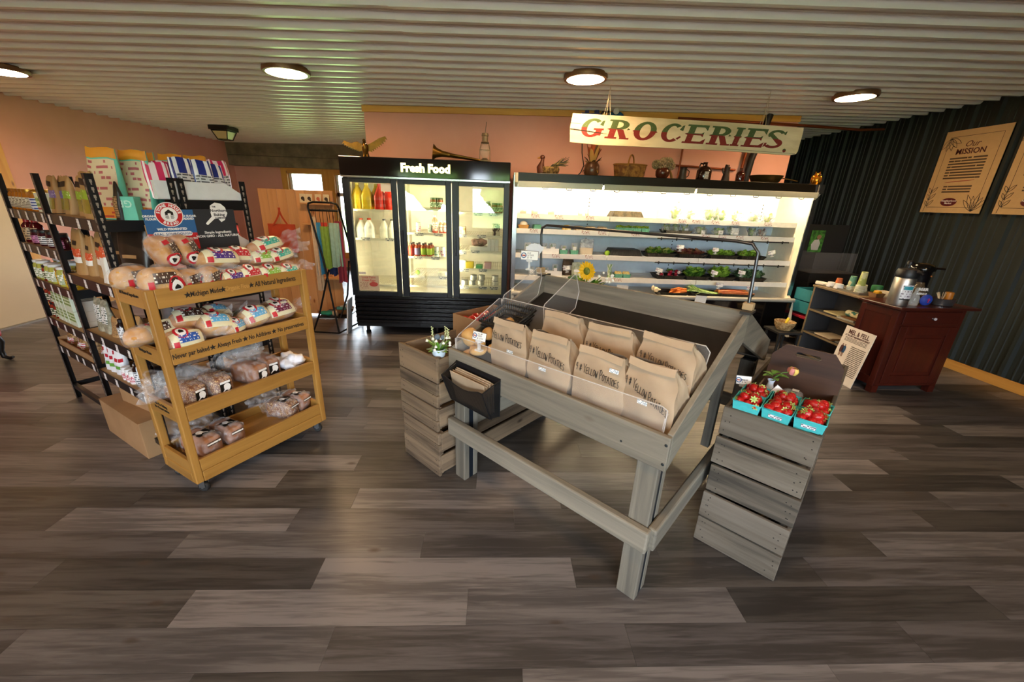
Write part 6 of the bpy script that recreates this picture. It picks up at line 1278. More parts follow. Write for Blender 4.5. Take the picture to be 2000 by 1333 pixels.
# ------------------------------------------------------------------ produce in the open cooler
I4 = Matrix.Identity(4)
def cx(px): return .246 + (px - 1012) * .00629
def sy(k): return SHZ[k][1]
Z1, Z2, Z3, Z4, Z5 = SHZ[0][0] + .001, SHZ[1][0] + .001, SHZ[2][0] + .001, SHZ[3][0] + .001, .546
BTR = plain('black_tray_plastic', '#141412', .45)
def open_tray(label, x, y, z, w, d, h, mat=BTR, name='produce_tray', cat='tray', group='black produce trays', flip=False, rz=0.0):
    t = T(name, label, cat, (x, y, z), rz, group); a, b = w / 2, d / 2; m, n = a * .82, b * .82; q = .004
    vs = [(-m, -n, 0), (m, -n, 0), (m, n, 0), (-m, n, 0), (-a, -b, h), (a, -b, h), (a, b, h), (-a, b, h), (-a + q, -b + q, h), (a - q, -b + q, h), (a - q, b - q, h), (-a + q, b - q, h), (-m + q, -n + q, q), (m - q, -n + q, q), (m - q, n - q, q), (-m + q, n - q, q)]
    fs = [(0, 3, 2, 1), (0, 1, 5, 4), (1, 2, 6, 5), (2, 3, 7, 6), (3, 0, 4, 7), (4, 5, 9, 8), (5, 6, 10, 9), (6, 7, 11, 10), (7, 4, 8, 11), (8, 9, 13, 12), (9, 10, 14, 13), (10, 11, 15, 14), (11, 8, 12, 15), (12, 13, 14, 15)]
    mb = MB(); mb.add(vs, fs)
    if flip: mb.xf(TR(0, 0, h) @ RX(PI))
    O('tray', mb, mat, t)
    rb = MB()
    for k in range(max(4, int(w / .03))):
        f = -.95 + 1.9 * k / max(3, int(w / .03) - 1)
        p, r = Vector((m * f, -n - .001, 0)), Vector((a * f, -b - .001, h))
        if flip: p.z, r.z = h - p.z, h - r.z
        rb.tube([p, r], .0022, 4)
    O('rib', rb, mat, t, kind='stuff'); return t
def frond(mb, base, tip, w, curl, n=5, mi=0, side=None, wave=0.0, ph=0.0):
    b, e = Vector(base), Vector(tip); d = e - b; L = d.length; s = side or d.cross(Vector((0, 0, 1)));
    if s.length < 1e-4: s = Vector((1, 0, 0))
    s = s.normalized(); vs = []; fs = []
    up = s.cross(d).normalized()
    for i in range(n + 1):
        f = i / n; c = b + d * f + Vector((0, 0, -curl * f * f)) ; ww = w * math.sin(PI * (.12 + .80 * f)) 
        o1 = up * (wave * math.sin(9 * f + ph)); o2 = up * (wave * math.sin(11 * f + ph + 2))
        vs += [c - s * ww + o1 + up * ww * .35, c, c + s * ww + o2 + up * ww * .35]
    for i in range(n):
        a = i * 3; fs += [(a, a + 1, a + 4, a + 3), (a + 1, a + 2, a + 5, a + 4)]
    mb.add(vs, fs, mi)
def leaf_head(name, label, cat, x, y, z, r, h, mats, n=26, group=None, seed=0, wave=.01, wid=.35, erect=.5):
    rn = random.Random(seed); mb = MB()
    for k in range(n):
        f = k / n; a = k * 2.4 + rn.uniform(-.3, .3); rr = r * (.35 + .65 * (1 - f)) * rn.uniform(.8, 1.1); hh = h * (.45 + .55 * f) * rn.uniform(.8, 1.1)
        tip = (rr * math.cos(a), rr * math.sin(a), hh); base = (.12 * rr * math.cos(a), .12 * rr * math.sin(a), .01)
        frond(mb, base, tip, r * wid * rn.uniform(.8, 1.2), -h * .12 * (1 - f), 5, rn.randrange(len(mats)), None, wave, rn.uniform(0, 6))
    o = O(name, mb, mats, None, (x, y, z), (0, 0, rn.uniform(0, 6)), smooth=1.2); tag(o, label, cat, group); return o
def leafmat(name, c1, c2):
    if name in _M: return _M[name]
    m = duo(name, c1, c2, 25, .35, .65, .5, .2); m.node_tree.nodes['Principled BSDF'].inputs['Transmission Weight'].default_value = 0; return m
LG = [leafmat('lettuce_light', '#7fae2a', '#b8d860'), leafmat('lettuce_mid', '#5f9420', '#9cc440')]; DG = [leafmat('lettuce_dark', '#2f5f1c', '#5f8f34'), leafmat('lettuce_mid', '', '')]
RL = [leafmat('lettuce_red', '#5a2420', '#9a5040'), leafmat('lettuce_redtip', '#6a3a24', '#b08050')]; KL = [leafmat('kale_leaf', '#4f7a4a', '#8fae7a'), leafmat('kale_dark', '#35603a', '#6f9666')]; YG = [leafmat('leaf_yellowgreen', '#8a9a3a', '#c4c870'), leafmat('lettuce_mid', '', '')]
def tray_of_heads(label, what, px, lev, z, w, mats, nh, seed, cat='lettuce', r=.105, h=.10, wave=.014, name='lettuce_head', wid=.35):
    x = cx(px); y = sy(lev) + .13; open_tray('black tray holding ' + label, x, y, z, w, .25, .055)
    for k in range(nh):
        xx = x + (k - (nh - 1) / 2) * w * .78 / max(1, nh) ; pos = ['left', 'middle', 'right'] if nh == 3 else (['left', 'right'] if nh == 2 else ['far left', 'middle left', 'middle right', 'far right'])
        leaf_head(name, '%s, %s in its black tray' % (what, pos[k]), cat, xx, y - .01 + .03 * (k % 2), z + .018, r, h, mats, 30, label, seed + k, wave, wid)
tray_of_heads('green oakleaf lettuce, third shelf', 'green oakleaf lettuce head', 1297, 2, Z3, .37, YG + DG[:1], 3, 1)
tray_of_heads('red leaf lettuce, third shelf', 'red leaf lettuce head', 1360, 2, Z3, .36, RL, 3, 11)
tray_of_heads('pale green snap leaves, third shelf', 'bright green leaf lettuce head', 1424, 2, Z3, .36, LG, 3, 21)
tray_of_heads('curly green lettuce, third shelf', 'curly green lettuce head', 1483, 2, Z3, .33, LG, 2, 31, wave=.02)
tray_of_heads('butter lettuce, fourth shelf', 'butter lettuce head', 1375, 3, Z4, .30, DG + LG[:1], 2, 41, r=.12, h=.14, wid=.5)
tray_of_heads('romaine leaves, fourth shelf', 'romaine lettuce head', 1428, 3, Z4, .30, LG, 2, 51, r=.11, h=.16, wid=.5)
tray_of_heads('curly kale, fourth shelf', 'curly kale bunch', 1487, 3, Z4, .36, KL, 3, 61, 'kale', .125, .13, .022, 'kale_bunch')
# radishes
open_tray('black tray holding radishes, fourth shelf', cx(1320), sy(3) + .13, Z4, .36, .25, .055)
RAD = plain('radish_red', '#b01434', .3, 0, .15, 12); RWH = plain('radish_white', '#e0d2cc', .4)
rn = random.Random(4)
for k in range(16):
    x = cx(1320) + rn.uniform(-.15, .15); y = sy(3) + .05 + rn.uniform(0, .13); z = Z4 + .030 + .03 * (k % 3)
    t = T('radish', 'red radish with pale root in the black tray' if k % 4 else 'white turnip radish in the radish tray', 'radish', (x, y, z), rn.uniform(0, 6), 'radishes in the tray' if k % 4 else 'white radishes in the tray')
    O('root', MB().ball((0, 0, 0), .021, 12, 8).tube([(0, .018, 0), (.004, .05, .003)], [.006, .001], 5), RAD if k % 4 else RWH, t, smooth=3)
leaf_head('radish_greens', 'tuft of radish leaves in the radish tray', 'greens', cx(1327), sy(3) + .18, Z4 + .06, .06, .06, DG, 14, None, 5)
# deck: carrots, scallions, rhubarb
yd = 4.72 + .13
open_tray('black tray holding carrots, bottom deck', cx(1322), yd, Z5, .36, .25, .06); CAR = duo('carrot_orange', '#c9601a', '#e88a2c', 12, .3, .7, .5)
for k in range(13): 
    rn = random.Random(k); tag(O('carrot', MB().lathe([(0, 0), (.004, .004), (.012, .06), (.016, .11), (.012, .125), (0, .127)], 10), CAR, None, (cx(1322) + .01 * k - .05, yd - .07 + .011 * k % .1, Z5 + .03 + .017 * (k % 4)), (PI / 2 + rn.uniform(-.25, .1), 0, PI / 2 + rn.uniform(-.7, .7)), smooth=1), 'orange carrot in the bottom deck tray', 'carrot', 'carrots in the bottom deck tray')
open_tray('black tray holding scallions, bottom deck', cx(1388), yd, Z5, .40, .25, .06)
for b in range(3):
    mb = MB(); rn = random.Random(70 + b)
    for k in range(26):
        x0 = rn.uniform(-.03, .03); mb.tube([(.17 + rn.uniform(-.02, .02), x0, .01 + rn.uniform(0, .02)), (.05, x0 * 1.5, .03 + rn.uniform(0, .02)), (-.08, x0 * 2.2, .05 + rn.uniform(0, .03)), (-.19 + rn.uniform(-.05, .05), x0 * 3.2, .06 + rn.uniform(-.03, .09))], [.004, .0045, .004, .001], 5, 0 if k % 3 else 1)
    tag(O('scallion_bunch', mb, [plain('scallion_green', '#6f9a3a', .5), plain('scallion_pale', '#b8cf8a', .5)], None, (cx(1388) + .02 * b - .02, yd - .06 + .05 * b, Z5 + .02), (0, 0, .15 - .15 * b), smooth=1), 'bunch of long scallions, %s in the bottom deck tray' % ['front', 'middle', 'back'][b], 'scallions', 'scallion bunches')
open_tray('black tray holding rhubarb, bottom deck', cx(1450), yd, Z5, .42, .25, .06)
for k in range(12): 
    rn = random.Random(k + 30); tag(O('rhubarb_stalk', MB().tube([(-.2, 0, 0), (0, .004, .004), (.2, 0, rn.uniform(-.01, .01))], [.009, .008, .006], 6), duo('rhubarb_red', '#9a2418', '#c98a3a', 6, .4, .6, .4), None, (cx(1450) + rn.uniform(-.03, .03), yd - .08 + .015 * (k % 10), Z5 + .055 + .013 * (k % 3)), (0, 0, rn.uniform(-.12, .12)), smooth=1), 'red and orange rhubarb stalk in the bottom deck tray', 'rhubarb', 'rhubarb stalks in the bottom deck tray')
tag(O('ginger_root', MB().ball((0, 0, 0), (.05, .03, .025), 12, 8, 0, lambda d: 1 + .3 * math.sin(5 * d.x + 2) + .2 * math.sin(7 * d.y)).ball((-.045, 0, .02), (.02, .018, .03), 10, 7), plain('pale_ginger', '#e0cfae', .6), None, (cx(1288), yd - .08, Z5 + .085), smooth=2), 'pale knobbly ginger root lying on the carrot tray edge', 'ginger')
# bagged greens on the two upper shelves
BG = clear('produce_bag_film', '#f4f4ec', .30, .15, .6, .5)
def bagged(label, px, lev, z, w, h, mats, seed, cardw=0.0, group='bagged greens'):
    x = cx(px); y = sy(lev) + .13; rn = random.Random(seed)
    t = T('produce_bag', label, 'bagged greens', (x, y, z), 0, group); mb = MB()
    for k in range(16):
        a = k * 2.4; rr = w * .42 * rn.uniform(.5, 1); frond(mb, (.2 * rr * math.cos(a), .2 * rr * math.sin(a), .005), (rr * math.cos(a), rr * .8 * math.sin(a), h * rn.uniform(.35, .85)), w * .16, -.02, 4, k % len(mats), None, .008, a)
    O('greens', mb, mats, t, smooth=1)
    fn = lambda d: 1 + .07 * math.sin(6 * d.x + seed) + .06 * math.sin(8 * d.z + 5 * d.y + seed)
    O('bag_film', MB().ball((0, 0, h * .48), (w * .5, w * .42, h * .5), 20, 14, 0, fn), BG, t, smooth=1.2)
    if cardw: O('label_card', MB().grid(lambda a, b: (-cardw / 2 + cardw * a, -w * .43, h * .15 + cardw * .8 * b), 1, 1), smallprint('bag_card', '#f0eee8', '#9a8f84', 4, .5, .4, 5), t)
for i, (px, w, h, m, c, lab) in enumerate([(1322, .17, .20, LG, 0, 'tall clear bag of leafy greens on the top cooler shelf'), (1353, .15, .13, YG, .04, 'clear bag of cabbage, second on the top cooler shelf'), (1391, .18, .14, LG, 0, 'clear bag of pale lettuce, third on the top cooler shelf'), (1418, .16, .13, LG, 0, 'round clear bag of lettuce near the middle of the top cooler shelf'), (1447, .17, .15, LG, .09, 'clear bag with large white card on the top cooler shelf'), (1482, .16, .12, YG, 0, 'clear bag of yellow-green leaves on the top cooler shelf'), (1511, .17, .12, YG, 0, 'last clear bag of greens at the right of the top cooler shelf'), (1405, .14, .20, DG, 0, 'clear bag standing behind the front row on the top cooler shelf')]):
    bagged(lab, px, 0 , Z1, w, h, m, i + 200, c)
for i, (px, w, h, m, c, lab) in enumerate([(1377, .18, .10, YG, .05, 'clear bag of squash with card on the second cooler shelf'), (1413, .16, .09, LG, .06, 'clear bag with white card in the middle of the second cooler shelf'), (1441, .17, .11, DG, .10, 'clear pack of greens with large white card on the second cooler shelf'), (1481, .13, .10, DG, 0, 'bagged green cabbage on the second cooler shelf'), (1502, .12, .10, RL, 0, 'bagged purple cabbage at the right of the second cooler shelf')]):
    bagged(lab, px, 1, Z2, w, h, m, i + 220, c)
open_tray('black tray with bagged roots, second cooler shelf', cx(1327), sy(1) + .13, Z2, .34, .22, .045)
for i, px in enumerate((1308, 1326, 1345)): bagged('clear bag of pale roots, %s in the second-shelf black tray' % ['left', 'middle', 'right'][i], px, 1, Z2 + .01, .12, .11, YG, 240 + i, .05 if i == 2 else .03)
for x in (cx(1293), cx(1466)): tag(O('shelf_divider', MB().prism([(0, 0), (.24, 0), (.24, .11), (.08, .11), (0, .03)], 0, .004, 0, Matrix(((0, 0, 1, 0), (1, 0, 0, 0), (0, 1, 0, 0), (0, 0, 0, 1)))), CWH, None, (x, sy(0) + .01, Z1 if x < 2.5 else Z2)), 'white slanted shelf divider %s' % ('on the top cooler shelf' if x < 2.5 else 'on the second cooler shelf'), 'divider')
open_tray('upturned black ribbed tray on the top cooler shelf', cx(1224), sy(0) + .14, Z1, .40, .25, .075, duo('lit_black_tray', '#3a3222', '#5a4f38', 30), flip=True); open_tray('upturned black ribbed tray on the third cooler shelf', cx(1226), sy(2) + .14, Z3, .42, .26, .085, flip=True)  # top-shelf tray is black; bright light on it is painted in as brown
tag(O('lime_bag_ball', MB().ball((0, 0, 0), (.035, .03, .032), 14, 10), plain('lime_green', '#9fce3a', .4), None, (cx(1191), sy(2) + .06, Z3 + .032), smooth=3), 'lime green round fruit beside the upturned tray', 'fruit')
# small tubs, cups, clamshells
TUB = clear('tub_plastic', '#f4f4f0', .3, .1, .6)
def tub(label, px, lev, z, w, h, fill, lid=True, group='deli tubs'):
    t = T('deli_tub', label, 'tub', (cx(px), sy(lev) + .07, z), 0, group)
    O('contents', MB().box(-w * .44, w * .44, -w * .4, w * .4, .003, h * .7), fill, t, bevel=.008); O('shell', MB().lathe([(w * .62, 0), (w * .70, h), (0, h)], 4, (0, 0, 0), 0, RZ(PI / 4)), TUB, t)
FR1, FR2 = duo('cut_fruit', '#c9702a', '#e0a040', 40), duo('green_salad', '#8aa04a', '#d4c060', 40)
for px, f, lab in ((1022, FR1, 'orange fruit tub at the far left of the top cooler shelf'), (1044, FR2, 'green salad tub second from left on the top cooler shelf'), (1076, FR1, 'orange fruit tub alone, third from left on the top cooler shelf')): tub(lab, px, 0, Z1, .075, .05, f)
for i, px in enumerate((1132, 1146)):
    t = T('dessert_cup', 'clear cup of layered dessert, %s of the pair on the top cooler shelf' % ['left', 'right'][i], 'cup', (cx(px), sy(0) + .06, Z1), 0, 'dessert cups'); O('contents', MB().lathe([(.022, .001), (.026, .03), (0, .03)], 14), plain('caramel', '#c08a4a', .5), t); O('cup', MB().lathe([(.024, 0), (.032, .09), (.0, .092)], 14), TUB, t, smooth=.8)
t = T('egg_basket', 'tan basket with wrapped white cheese at the left of the second cooler shelf', 'basket', (cx(1024), sy(1) + .08, Z2)); O('basket', MB().lathe([(.055, 0), (.07, .05), (.066, .05), (.05, .006), (0, .006)], 16), plain('tan_basket', '#b58a4e', .8), t); O('cheese', MB().ball((0, 0, .05), (.05, .05, .045), 14, 10), plain('white_cheese', '#efe9da', .5), t, smooth=3)
PINT = plain('teal_pulp', '#5fa08a', .85, 0, .08, 60, .3)
def pint(label, x, y, z, w=.085, h=.055, mat=None, group='pint baskets', rz=0.0, rot=None):
    o = open_tray(label, x, y, z, w, w, h, mat or PINT, 'pint_basket', 'basket', group, rz=rz)
    if rot: o.rotation_euler = rot
    return o
pint('empty teal pint basket tipped on the second cooler shelf', cx(1050), sy(1) + .10, Z2 + .055, .10, .06, rot=(PI, 0, .2))
tag(O('sandwich_wrap', MB().lathe([(.05, 0), (.055, .01), (.055, .035), (.03, .06), (0, .062)], 18), duo('cheese_yellow', '#d9b04a', '#f0dca0', 20), None, (cx(1108), sy(1) + .09, Z2), smooth=.8), 'round yellow cheese in clear dome on the second cooler shelf', 'cheese')
for i, px in enumerate((1132, 1155, 1178)):
    tag(O('wrapped_sandwich', MB().box(-.055, .055, -.05, .05, 0, .055), duo('wrapped_bread', '#b3936a', '#e8dcc4', 10), None, (cx(px), sy(1) + .10, Z2), (0, 0, .2), bevel=.02), 'wrapped sandwich, %s of three on the second cooler shelf' % ['first', 'second', 'third'][i], 'sandwich', 'wrapped sandwiches')
for i, px in enumerate((1212, 1228, 1245, 1261)):
    x = cx(px); pint('teal pint basket of yellow beans, %s of four on the second cooler shelf' % ['first', 'second', 'third', 'last'][i], x, sy(1) + .07, Z2, .098, .055); mb = MB(); rn = random.Random(i + 300)
    for k in range(22): 
        a = rn.uniform(0, 6.3); mb.tube([(-.05 * math.cos(a), -.04 * math.sin(a), .05 + rn.uniform(0, .02)), (0, 0, .06 + rn.uniform(0, .02)), (.05 * math.cos(a), .04 * math.sin(a), .05 + rn.uniform(0, .025))], .0035, 5, k % 2)
    o = tag(O('bean_heap', mb, [plain('bean_yellow', '#b8c63a', .5), plain('bean_green', '#6f9a2a', .5)], None, (x, sy(1) + .07, Z2 + .004), smooth=1), 'heap of yellow-green beans in the %s teal pint' % ['first', 'second', 'third', 'last'][i], 'beans', kind='stuff')
CLM = clear('clamshell', '#eef2ee', .25, .08, .7)
def clamshell(label, x, y, z, w, h, mats, seed, group='herb clamshells'):
    t = T('herb_clamshell', label, 'clamshell', (x, y, z), 0, group); mb = MB(); rn = random.Random(seed)
    for k in range(12): a = k * 2.4; frond(mb, (0, 0, .01), (w * .4 * math.cos(a), w * .3 * math.sin(a), h * rn.uniform(.5, .95)), w * .14, 0, 3, 0)
    O('herbs', mb, mats[:1], t); O('shell', MB().box(-w / 2, w / 2, -w * .35, w * .35, 0, h), CLM, t, bevel=.012); O('label', MB().grid(lambda a, b: (-w * .3 + w * .6 * a, -w * .355, h * .25 + h * .42 * b), 1, 1), smallprint('herb_card', '#f2f2ee', '#9a9a94', 3, .5, .35, 4), t)
for i, px in enumerate((1034, 1050, 1066, 1083)): clamshell('herb clamshell with white label, %s of four on the third cooler shelf' % ['first', 'second', 'third', 'last'][i], cx(px), sy(2) + .12, Z3, .085, .125, DG, 320 + i)
for i, px in enumerate((1043, 1057, 1071, 1090)): clamshell('herb clamshell with white label, %s of four on the fourth cooler shelf' % ['first', 'second', 'third', 'last'][i], cx(px), sy(3) + .12, Z4, .075, .10 if i < 3 else .14, DG, 330 + i)
for lev, z, a, b in ((2, Z3, 1024, 1094), (3, Z4, 1048, 1102)): tag(O('white_card_riser', MB().prism([(cx(a) + .02, 0), (cx(b), 0), (cx(b), .07), (cx(a) + .08, .07)][::-1], 0, .004, 0, RX(PI / 2)), plain('white_card', ''), None, (0, sy(lev) + .02, z)), 'white card standing before the herb clamshells on the %s cooler shelf' % ('third' if lev == 2 else 'fourth'), 'card')
for i, px in enumerate((1104, 1125)):
    pint('teal pint basket with herb pack, %s on the third cooler shelf' % ['left', 'right'][i], cx(px), sy(2) + .08, Z3, .10, .055); clamshell('herb pack standing in the %s teal pint on the third cooler shelf' % ['left', 'right'][i], cx(px), sy(2) + .08, Z3 + .006, .075, .10 if i == 0 else .135, YG, 340 + i)
pouch('zip_bag', 'clear zip bag of grain on the third cooler shelf', 'bag', I4, cx(1150), sy(2) + .10, Z3, .17, .19, .08, [clear('zip_film', '#e8ecec', .45, .1, .6, .5), plain('pale_grain', '#d6cbb4', .7)], [(.04, .45, -.95, -.05, 1)], None, seed=350)
pouch('leaf_bag', 'clear bag with eye-shaped sticker on the fourth cooler shelf', 'bag', I4, cx(1137), sy(3) + .12, Z4, .17, .17, .10, [duo('pale_leaf_bag', '#aab48a', '#d8dcc4', 20), plain('sticker_blue_white', '#dfe6ec', .4)], [(.3, .5, -.7, -.35, 1)], None, seed=351)
pouch('paper_sleeve', 'open brown paper sleeve behind the eye-sticker bag', 'bag', I4, cx(1118), sy(3) + .20, Z4, .15, .20, .10, [plain('sleeve_brown', '#5a4632', .7), CARD], [(.3, .6, -.9, -.1, 1)], None, seed=352, rz=.3)
for i, px in enumerate((1217, 1233)):
    x = cx(px); pint('teal pint of small squash, %s on the fourth cooler shelf' % ['left', 'right'][i], x, sy(3) + .09, Z4, .10, .05); rn = random.Random(360 + i)
    for k in range(6): tag(O('small_squash', MB().ball((0, 0, 0), (.02, .02, .022), 10, 8), duo('squash_skin', '#c9a63a', '#e0d6a0', 20), None, (x + .026 * (k % 3 - 1), sy(3) + .07 + .03 * (k // 3), Z4 + .045 + .012 * (k // 3)), smooth=3), 'small yellow squash in the %s teal pint' % ['left', 'right'][i], 'squash', 'squash in the %s pint' % ['left', 'right'][i])
mb = MB(); rn = random.Random(9)
for k in range(14): mb.tube([(rn.uniform(-.02, .02), 0, 0), (rn.uniform(-.025, .025), .0, .08), (rn.uniform(-.05, .05), 0, .17)], [.006, .005, .002], 5, k % 2)
tag(O('spring_onion_bunch', mb, [plain('scallion_green', ''), plain('scallion_white', '#e6ead6', .5)], None, (cx(1197), sy(3) + .04, Z4 + .0), smooth=1), 'upright bunch of spring onions on the fourth cooler shelf', 'onions')
# price tags along the cooler rails
tg = MB().grid(lambda a, b: (-.05 + .10 * a, 0, -.022 + .044 * b), 1, 1).mesh('price_tag', smallprint('cooler_tag', '#e2ddd8', '#9a5a50', 3, .5, .45, 6))
for k, pxs in ((0, (1045, 1090, 1150, 1330, 1357, 1395, 1435, 1500)), (1, (1043, 1143, 1175, 1240, 1380, 1412, 1447, 1497)), (2, (1088, 1153)), (3, (1213,))):
    for px in pxs: O('price_tag', tg, None, ck, (cx(px), SHZ[k][1] - .0135, SHZ[k][0] - .012))
pc = [('above the red leaf lettuce', 1332, 2, Z3 + .09), ('over the bright green lettuce', 1404, 2, Z3 + .07), ('at the right end of the third cooler shelf', 1520, 2, Z3 + .06), ('in the radish tray', 1293, 3, Z4 + .07), ('between butter lettuce and romaine', 1405, 3, Z4 + .06), ('over the kale', 1462, 3, Z4 + .07), ('over the scallions', 1410, None, Z5 + .12), ('over the rhubarb', 1475, None, Z5 + .09), ('beside the eye-sticker bag', 1112, 3, Z4 + .06)]
for w, px, lev, z in pc: price_card('small white price card ' + w, (cx(px), (sy(lev) if lev is not None else 4.74) + .02, z), random.Random(px).uniform(-.3, .3), .085, .042, .03, -.1, 'LEAF', '$2.50', '', '#a86a5a', random.Random(px + 1).uniform(-.25, .3))
for i, px in enumerate((1215, 1372)): tag(O('white_note', MB().box(-.07, .07, -.001, .001, 0, .09), plain('white_card', ''), None, (cx(px), 4.675, .50 if i else .60), (.0, .06, 0)), 'blank white paper note taped to the cooler front, %s' % ['behind the sunflower', 'below the scallions'][i], 'note')
# ------------------------------------------------------------------ drinks and dairy in the glass-door fridge
def fxx(px): return (px - 974) * .0057
FY = FRY0 + .20
def jug(key, r, h, mat, cap, square=True):
    if key in LM: return LM[key]
    n = 16; b = MB()
    def P(u, v):
        a = 2 * PI * u; z = h * v; rr = r * (1 if v < .55 else max(.32, 1 - ((v - .55) / .38) ** 1.4 * .68)); rr *= .96 if v < .03 else 1
        e = .55 if v < .6 else .8; c, s = math.cos(a), math.sin(a); return (rr * math.copysign(abs(c) ** e, c), rr * math.copysign(abs(s) ** e, s), z * .94)
    b.grid(P, 20, 14, 0, True); b.f.append(tuple(i * 15 for i in range(20))[::-1]); b.m.append(0)
    LM[key] = (b.mesh('jug_body', mat, 1), MB().lathe([(r * .36, h * .93), (r * .38, h), (0, h)], 12).mesh('cap', cap, .6), None); return LM[key]
jug('yellow_jug', .062, .275, plain('orange_juice', '#d9b41c', .25), plain('cap_yellow', '#e0cf5a', .4)); jug('red_jug', .060, .275, plain('red_punch', '#c02a1c', .2), plain('cap_red', '#c8303a', .4)); jug('white_milk', .062, .215, plain('milk_white', '#f2f0e6', .35), plain('cap_orange', '#d8502a', .4)); jug('milk_bottle', .050, .215, plain('cream_milk', '#e4e2d0', .25), plain('cap_black', '#1c1c20', .4))
def stock(name, label, cat, key, x, y, z, group, sc=1.0): return jar(name, label, cat, I4, x, y, z, key, group, sc=sc)
for i, px in enumerate((695, 713)): stock('juice_jug', 'yellow juice jug, %s at the top left of the fridge' % ['first', 'second'][i], 'jug', 'yellow_jug', fxx(px), FY, 1.456, 'yellow juice jugs')
stock('juice_jug', 'yellow juice jug standing behind the front pair', 'jug', 'yellow_jug', fxx(725), FY + .14, 1.456, 'yellow juice jugs')
for i, px in enumerate((738, 757)): stock('punch_jug', 'red punch jug, %s under the white note' % ['first', 'second'][i], 'jug', 'red_jug', fxx(px), FY, 1.456, 'red punch jugs')
for i, (px, dy) in enumerate(((697, 0), (713, 0), (705, .15))): stock('milk_jug', 'white milk jug with orange cap, %s' % ['first', 'second', 'behind the pair'][i], 'milk', 'white_milk', fxx(px), FY + dy, 1.136, 'white milk jugs')
for i, px in enumerate((743, 759, 772)): stock('milk_bottle', 'cream milk bottle with black cap, %s of three' % ['first', 'second', 'third'][i], 'milk', 'milk_bottle', fxx(px), FY, 1.136, 'black-capped milk bottles')
jug('tall_milk', .035, .19, plain('cream_milk', ''), plain('cap_red', '')); stock('milk_bottle', 'single slim milk bottle with red cap at the fridge bottom', 'milk', 'tall_milk', fxx(772), FY, .601, None)
lib_jar('kombucha_red', .033, .15, plain('kombucha_amber', '#8a2c10', .12), BLKLID, plain('label_red2', '#c0342a', .5), .42, .02); lib_jar('kombucha_green', .033, .15, plain('kombucha_amber', ''), BLKLID, plain('label_lime', '#8cb02a', .5), .42, .02); lib_jar('kombucha_violet', .033, .15, plain('kombucha_amber', ''), BLKLID, plain('label_violet', '#8a7aa8', .5), .42, .02)
for i, k in enumerate(('red', 'violet', 'green', 'green')):
    for q in range(2): stock('kombucha_bottle', 'amber drink bottle with %s label on the middle fridge shelf, %s column, %s' % ({'red': 'red', 'violet': 'violet', 'green': 'lime'}[k], ORD[i], ['front', 'back'][q]), 'bottle', 'kombucha_' + k, fxx(797 + 12.5 * i) + .01 * q, FY - .04 + .09 * q, .946, 'kombucha bottles ' + k)
lib_jar('can_a', .028, .115, plain('can_white', '#e0e6dc', .3, .2), plain('can_top', '#b8b8b8', .3, .8), smallprint('can_green', '#cfe0cf', '#3a8a6a', 3, .4, .5, 3), .9, .006); lib_jar('can_b', .028, .115, plain('can_white', ''), plain('can_top', ''), smallprint('can_pink', '#e6d6da', '#b8406a', 3, .4, .5, 3), .9, .006)
stock('drink_can', 'white drink can with green print beside the kombucha', 'can', 'can_a', fxx(849), FY - .03, .946, None); stock('drink_can', 'white drink can with pink print next to the door frame', 'can', 'can_b', fxx(862), FY - .03, .946, None)
stock('drink_can', 'drink can with pink print on the upper middle shelf', 'can', 'can_b', fxx(812), FY, 1.216, None); stock('drink_can', 'short can with green print on the upper middle shelf', 'can', 'can_a', fxx(836), FY, 1.216, None, .8)
lib_jar('sauce', .033, .20, plain('sauce_red', '#a8301c', .2), WLID, smallprint('sauce_label', '#e6dccc', '#b03a2a', 5, .4, .5, 4), .45, .025)
for i, px in enumerate((846, 858, 866)): stock('sauce_bottle', 'red sauce bottle, %s on the upper middle fridge shelf' % ['first', 'second', 'third'][i], 'bottle', 'sauce', fxx(px), FY, 1.216, 'sauce bottles', 1.0 if i == 0 else .7)
for i, px in enumerate((845, 857)): stock('sauce_bottle', 'dark red jar, %s on the small top middle shelf' % ['left', 'right'][i], 'jar', 'salsa', fxx(px), FY, 1.486, 'jars on the small top shelf', 1.1)
for i, px in enumerate((938, 953, 968, 978)): stock('sauce_jar', 'green labelled jar with orange lid, %s on the right door top shelf' % ['first', 'second', 'third', 'fourth'][i], 'jar', 'pickle' if i < 2 else 'salsa', fxx(px), FY, 1.461, 'jars on the right door top shelf', 1.0)
def block(name, label, cat, px, z, w, h, mat, group=None, dy=0.0): return tag(O(name, MB().box(-w / 2, w / 2, -.05, .05, 0, h), mat, None, (fxx(px), FY - .03 + dy, z), bevel=.006), label, cat, group)
YEL, PNK, GRB = smallprint('yellow_pack', '#d4bc2a', '#4a4416', 4, .4, .5, 4), smallprint('pink_pack', '#e0b4b4', '#a04a5a', 4, .4, .5, 4), smallprint('green_pack', '#5fae6a', '#e8f0e0', 3, .4, .5, 4)
block('cheese_pack', 'orange bagged cheese pack on the right door second shelf', 'cheese', 902, 1.211, .09, .09, duo('orange_cheese_bag', '#c98a2a', '#e8dcc0', 25)); block('cookie_box', 'box printed with cows on the right door second shelf', 'box', 972, 1.211, .09, .13, duo('cow_print', '#1c1a18', '#e0d2b0', 18, .48, .5)); 
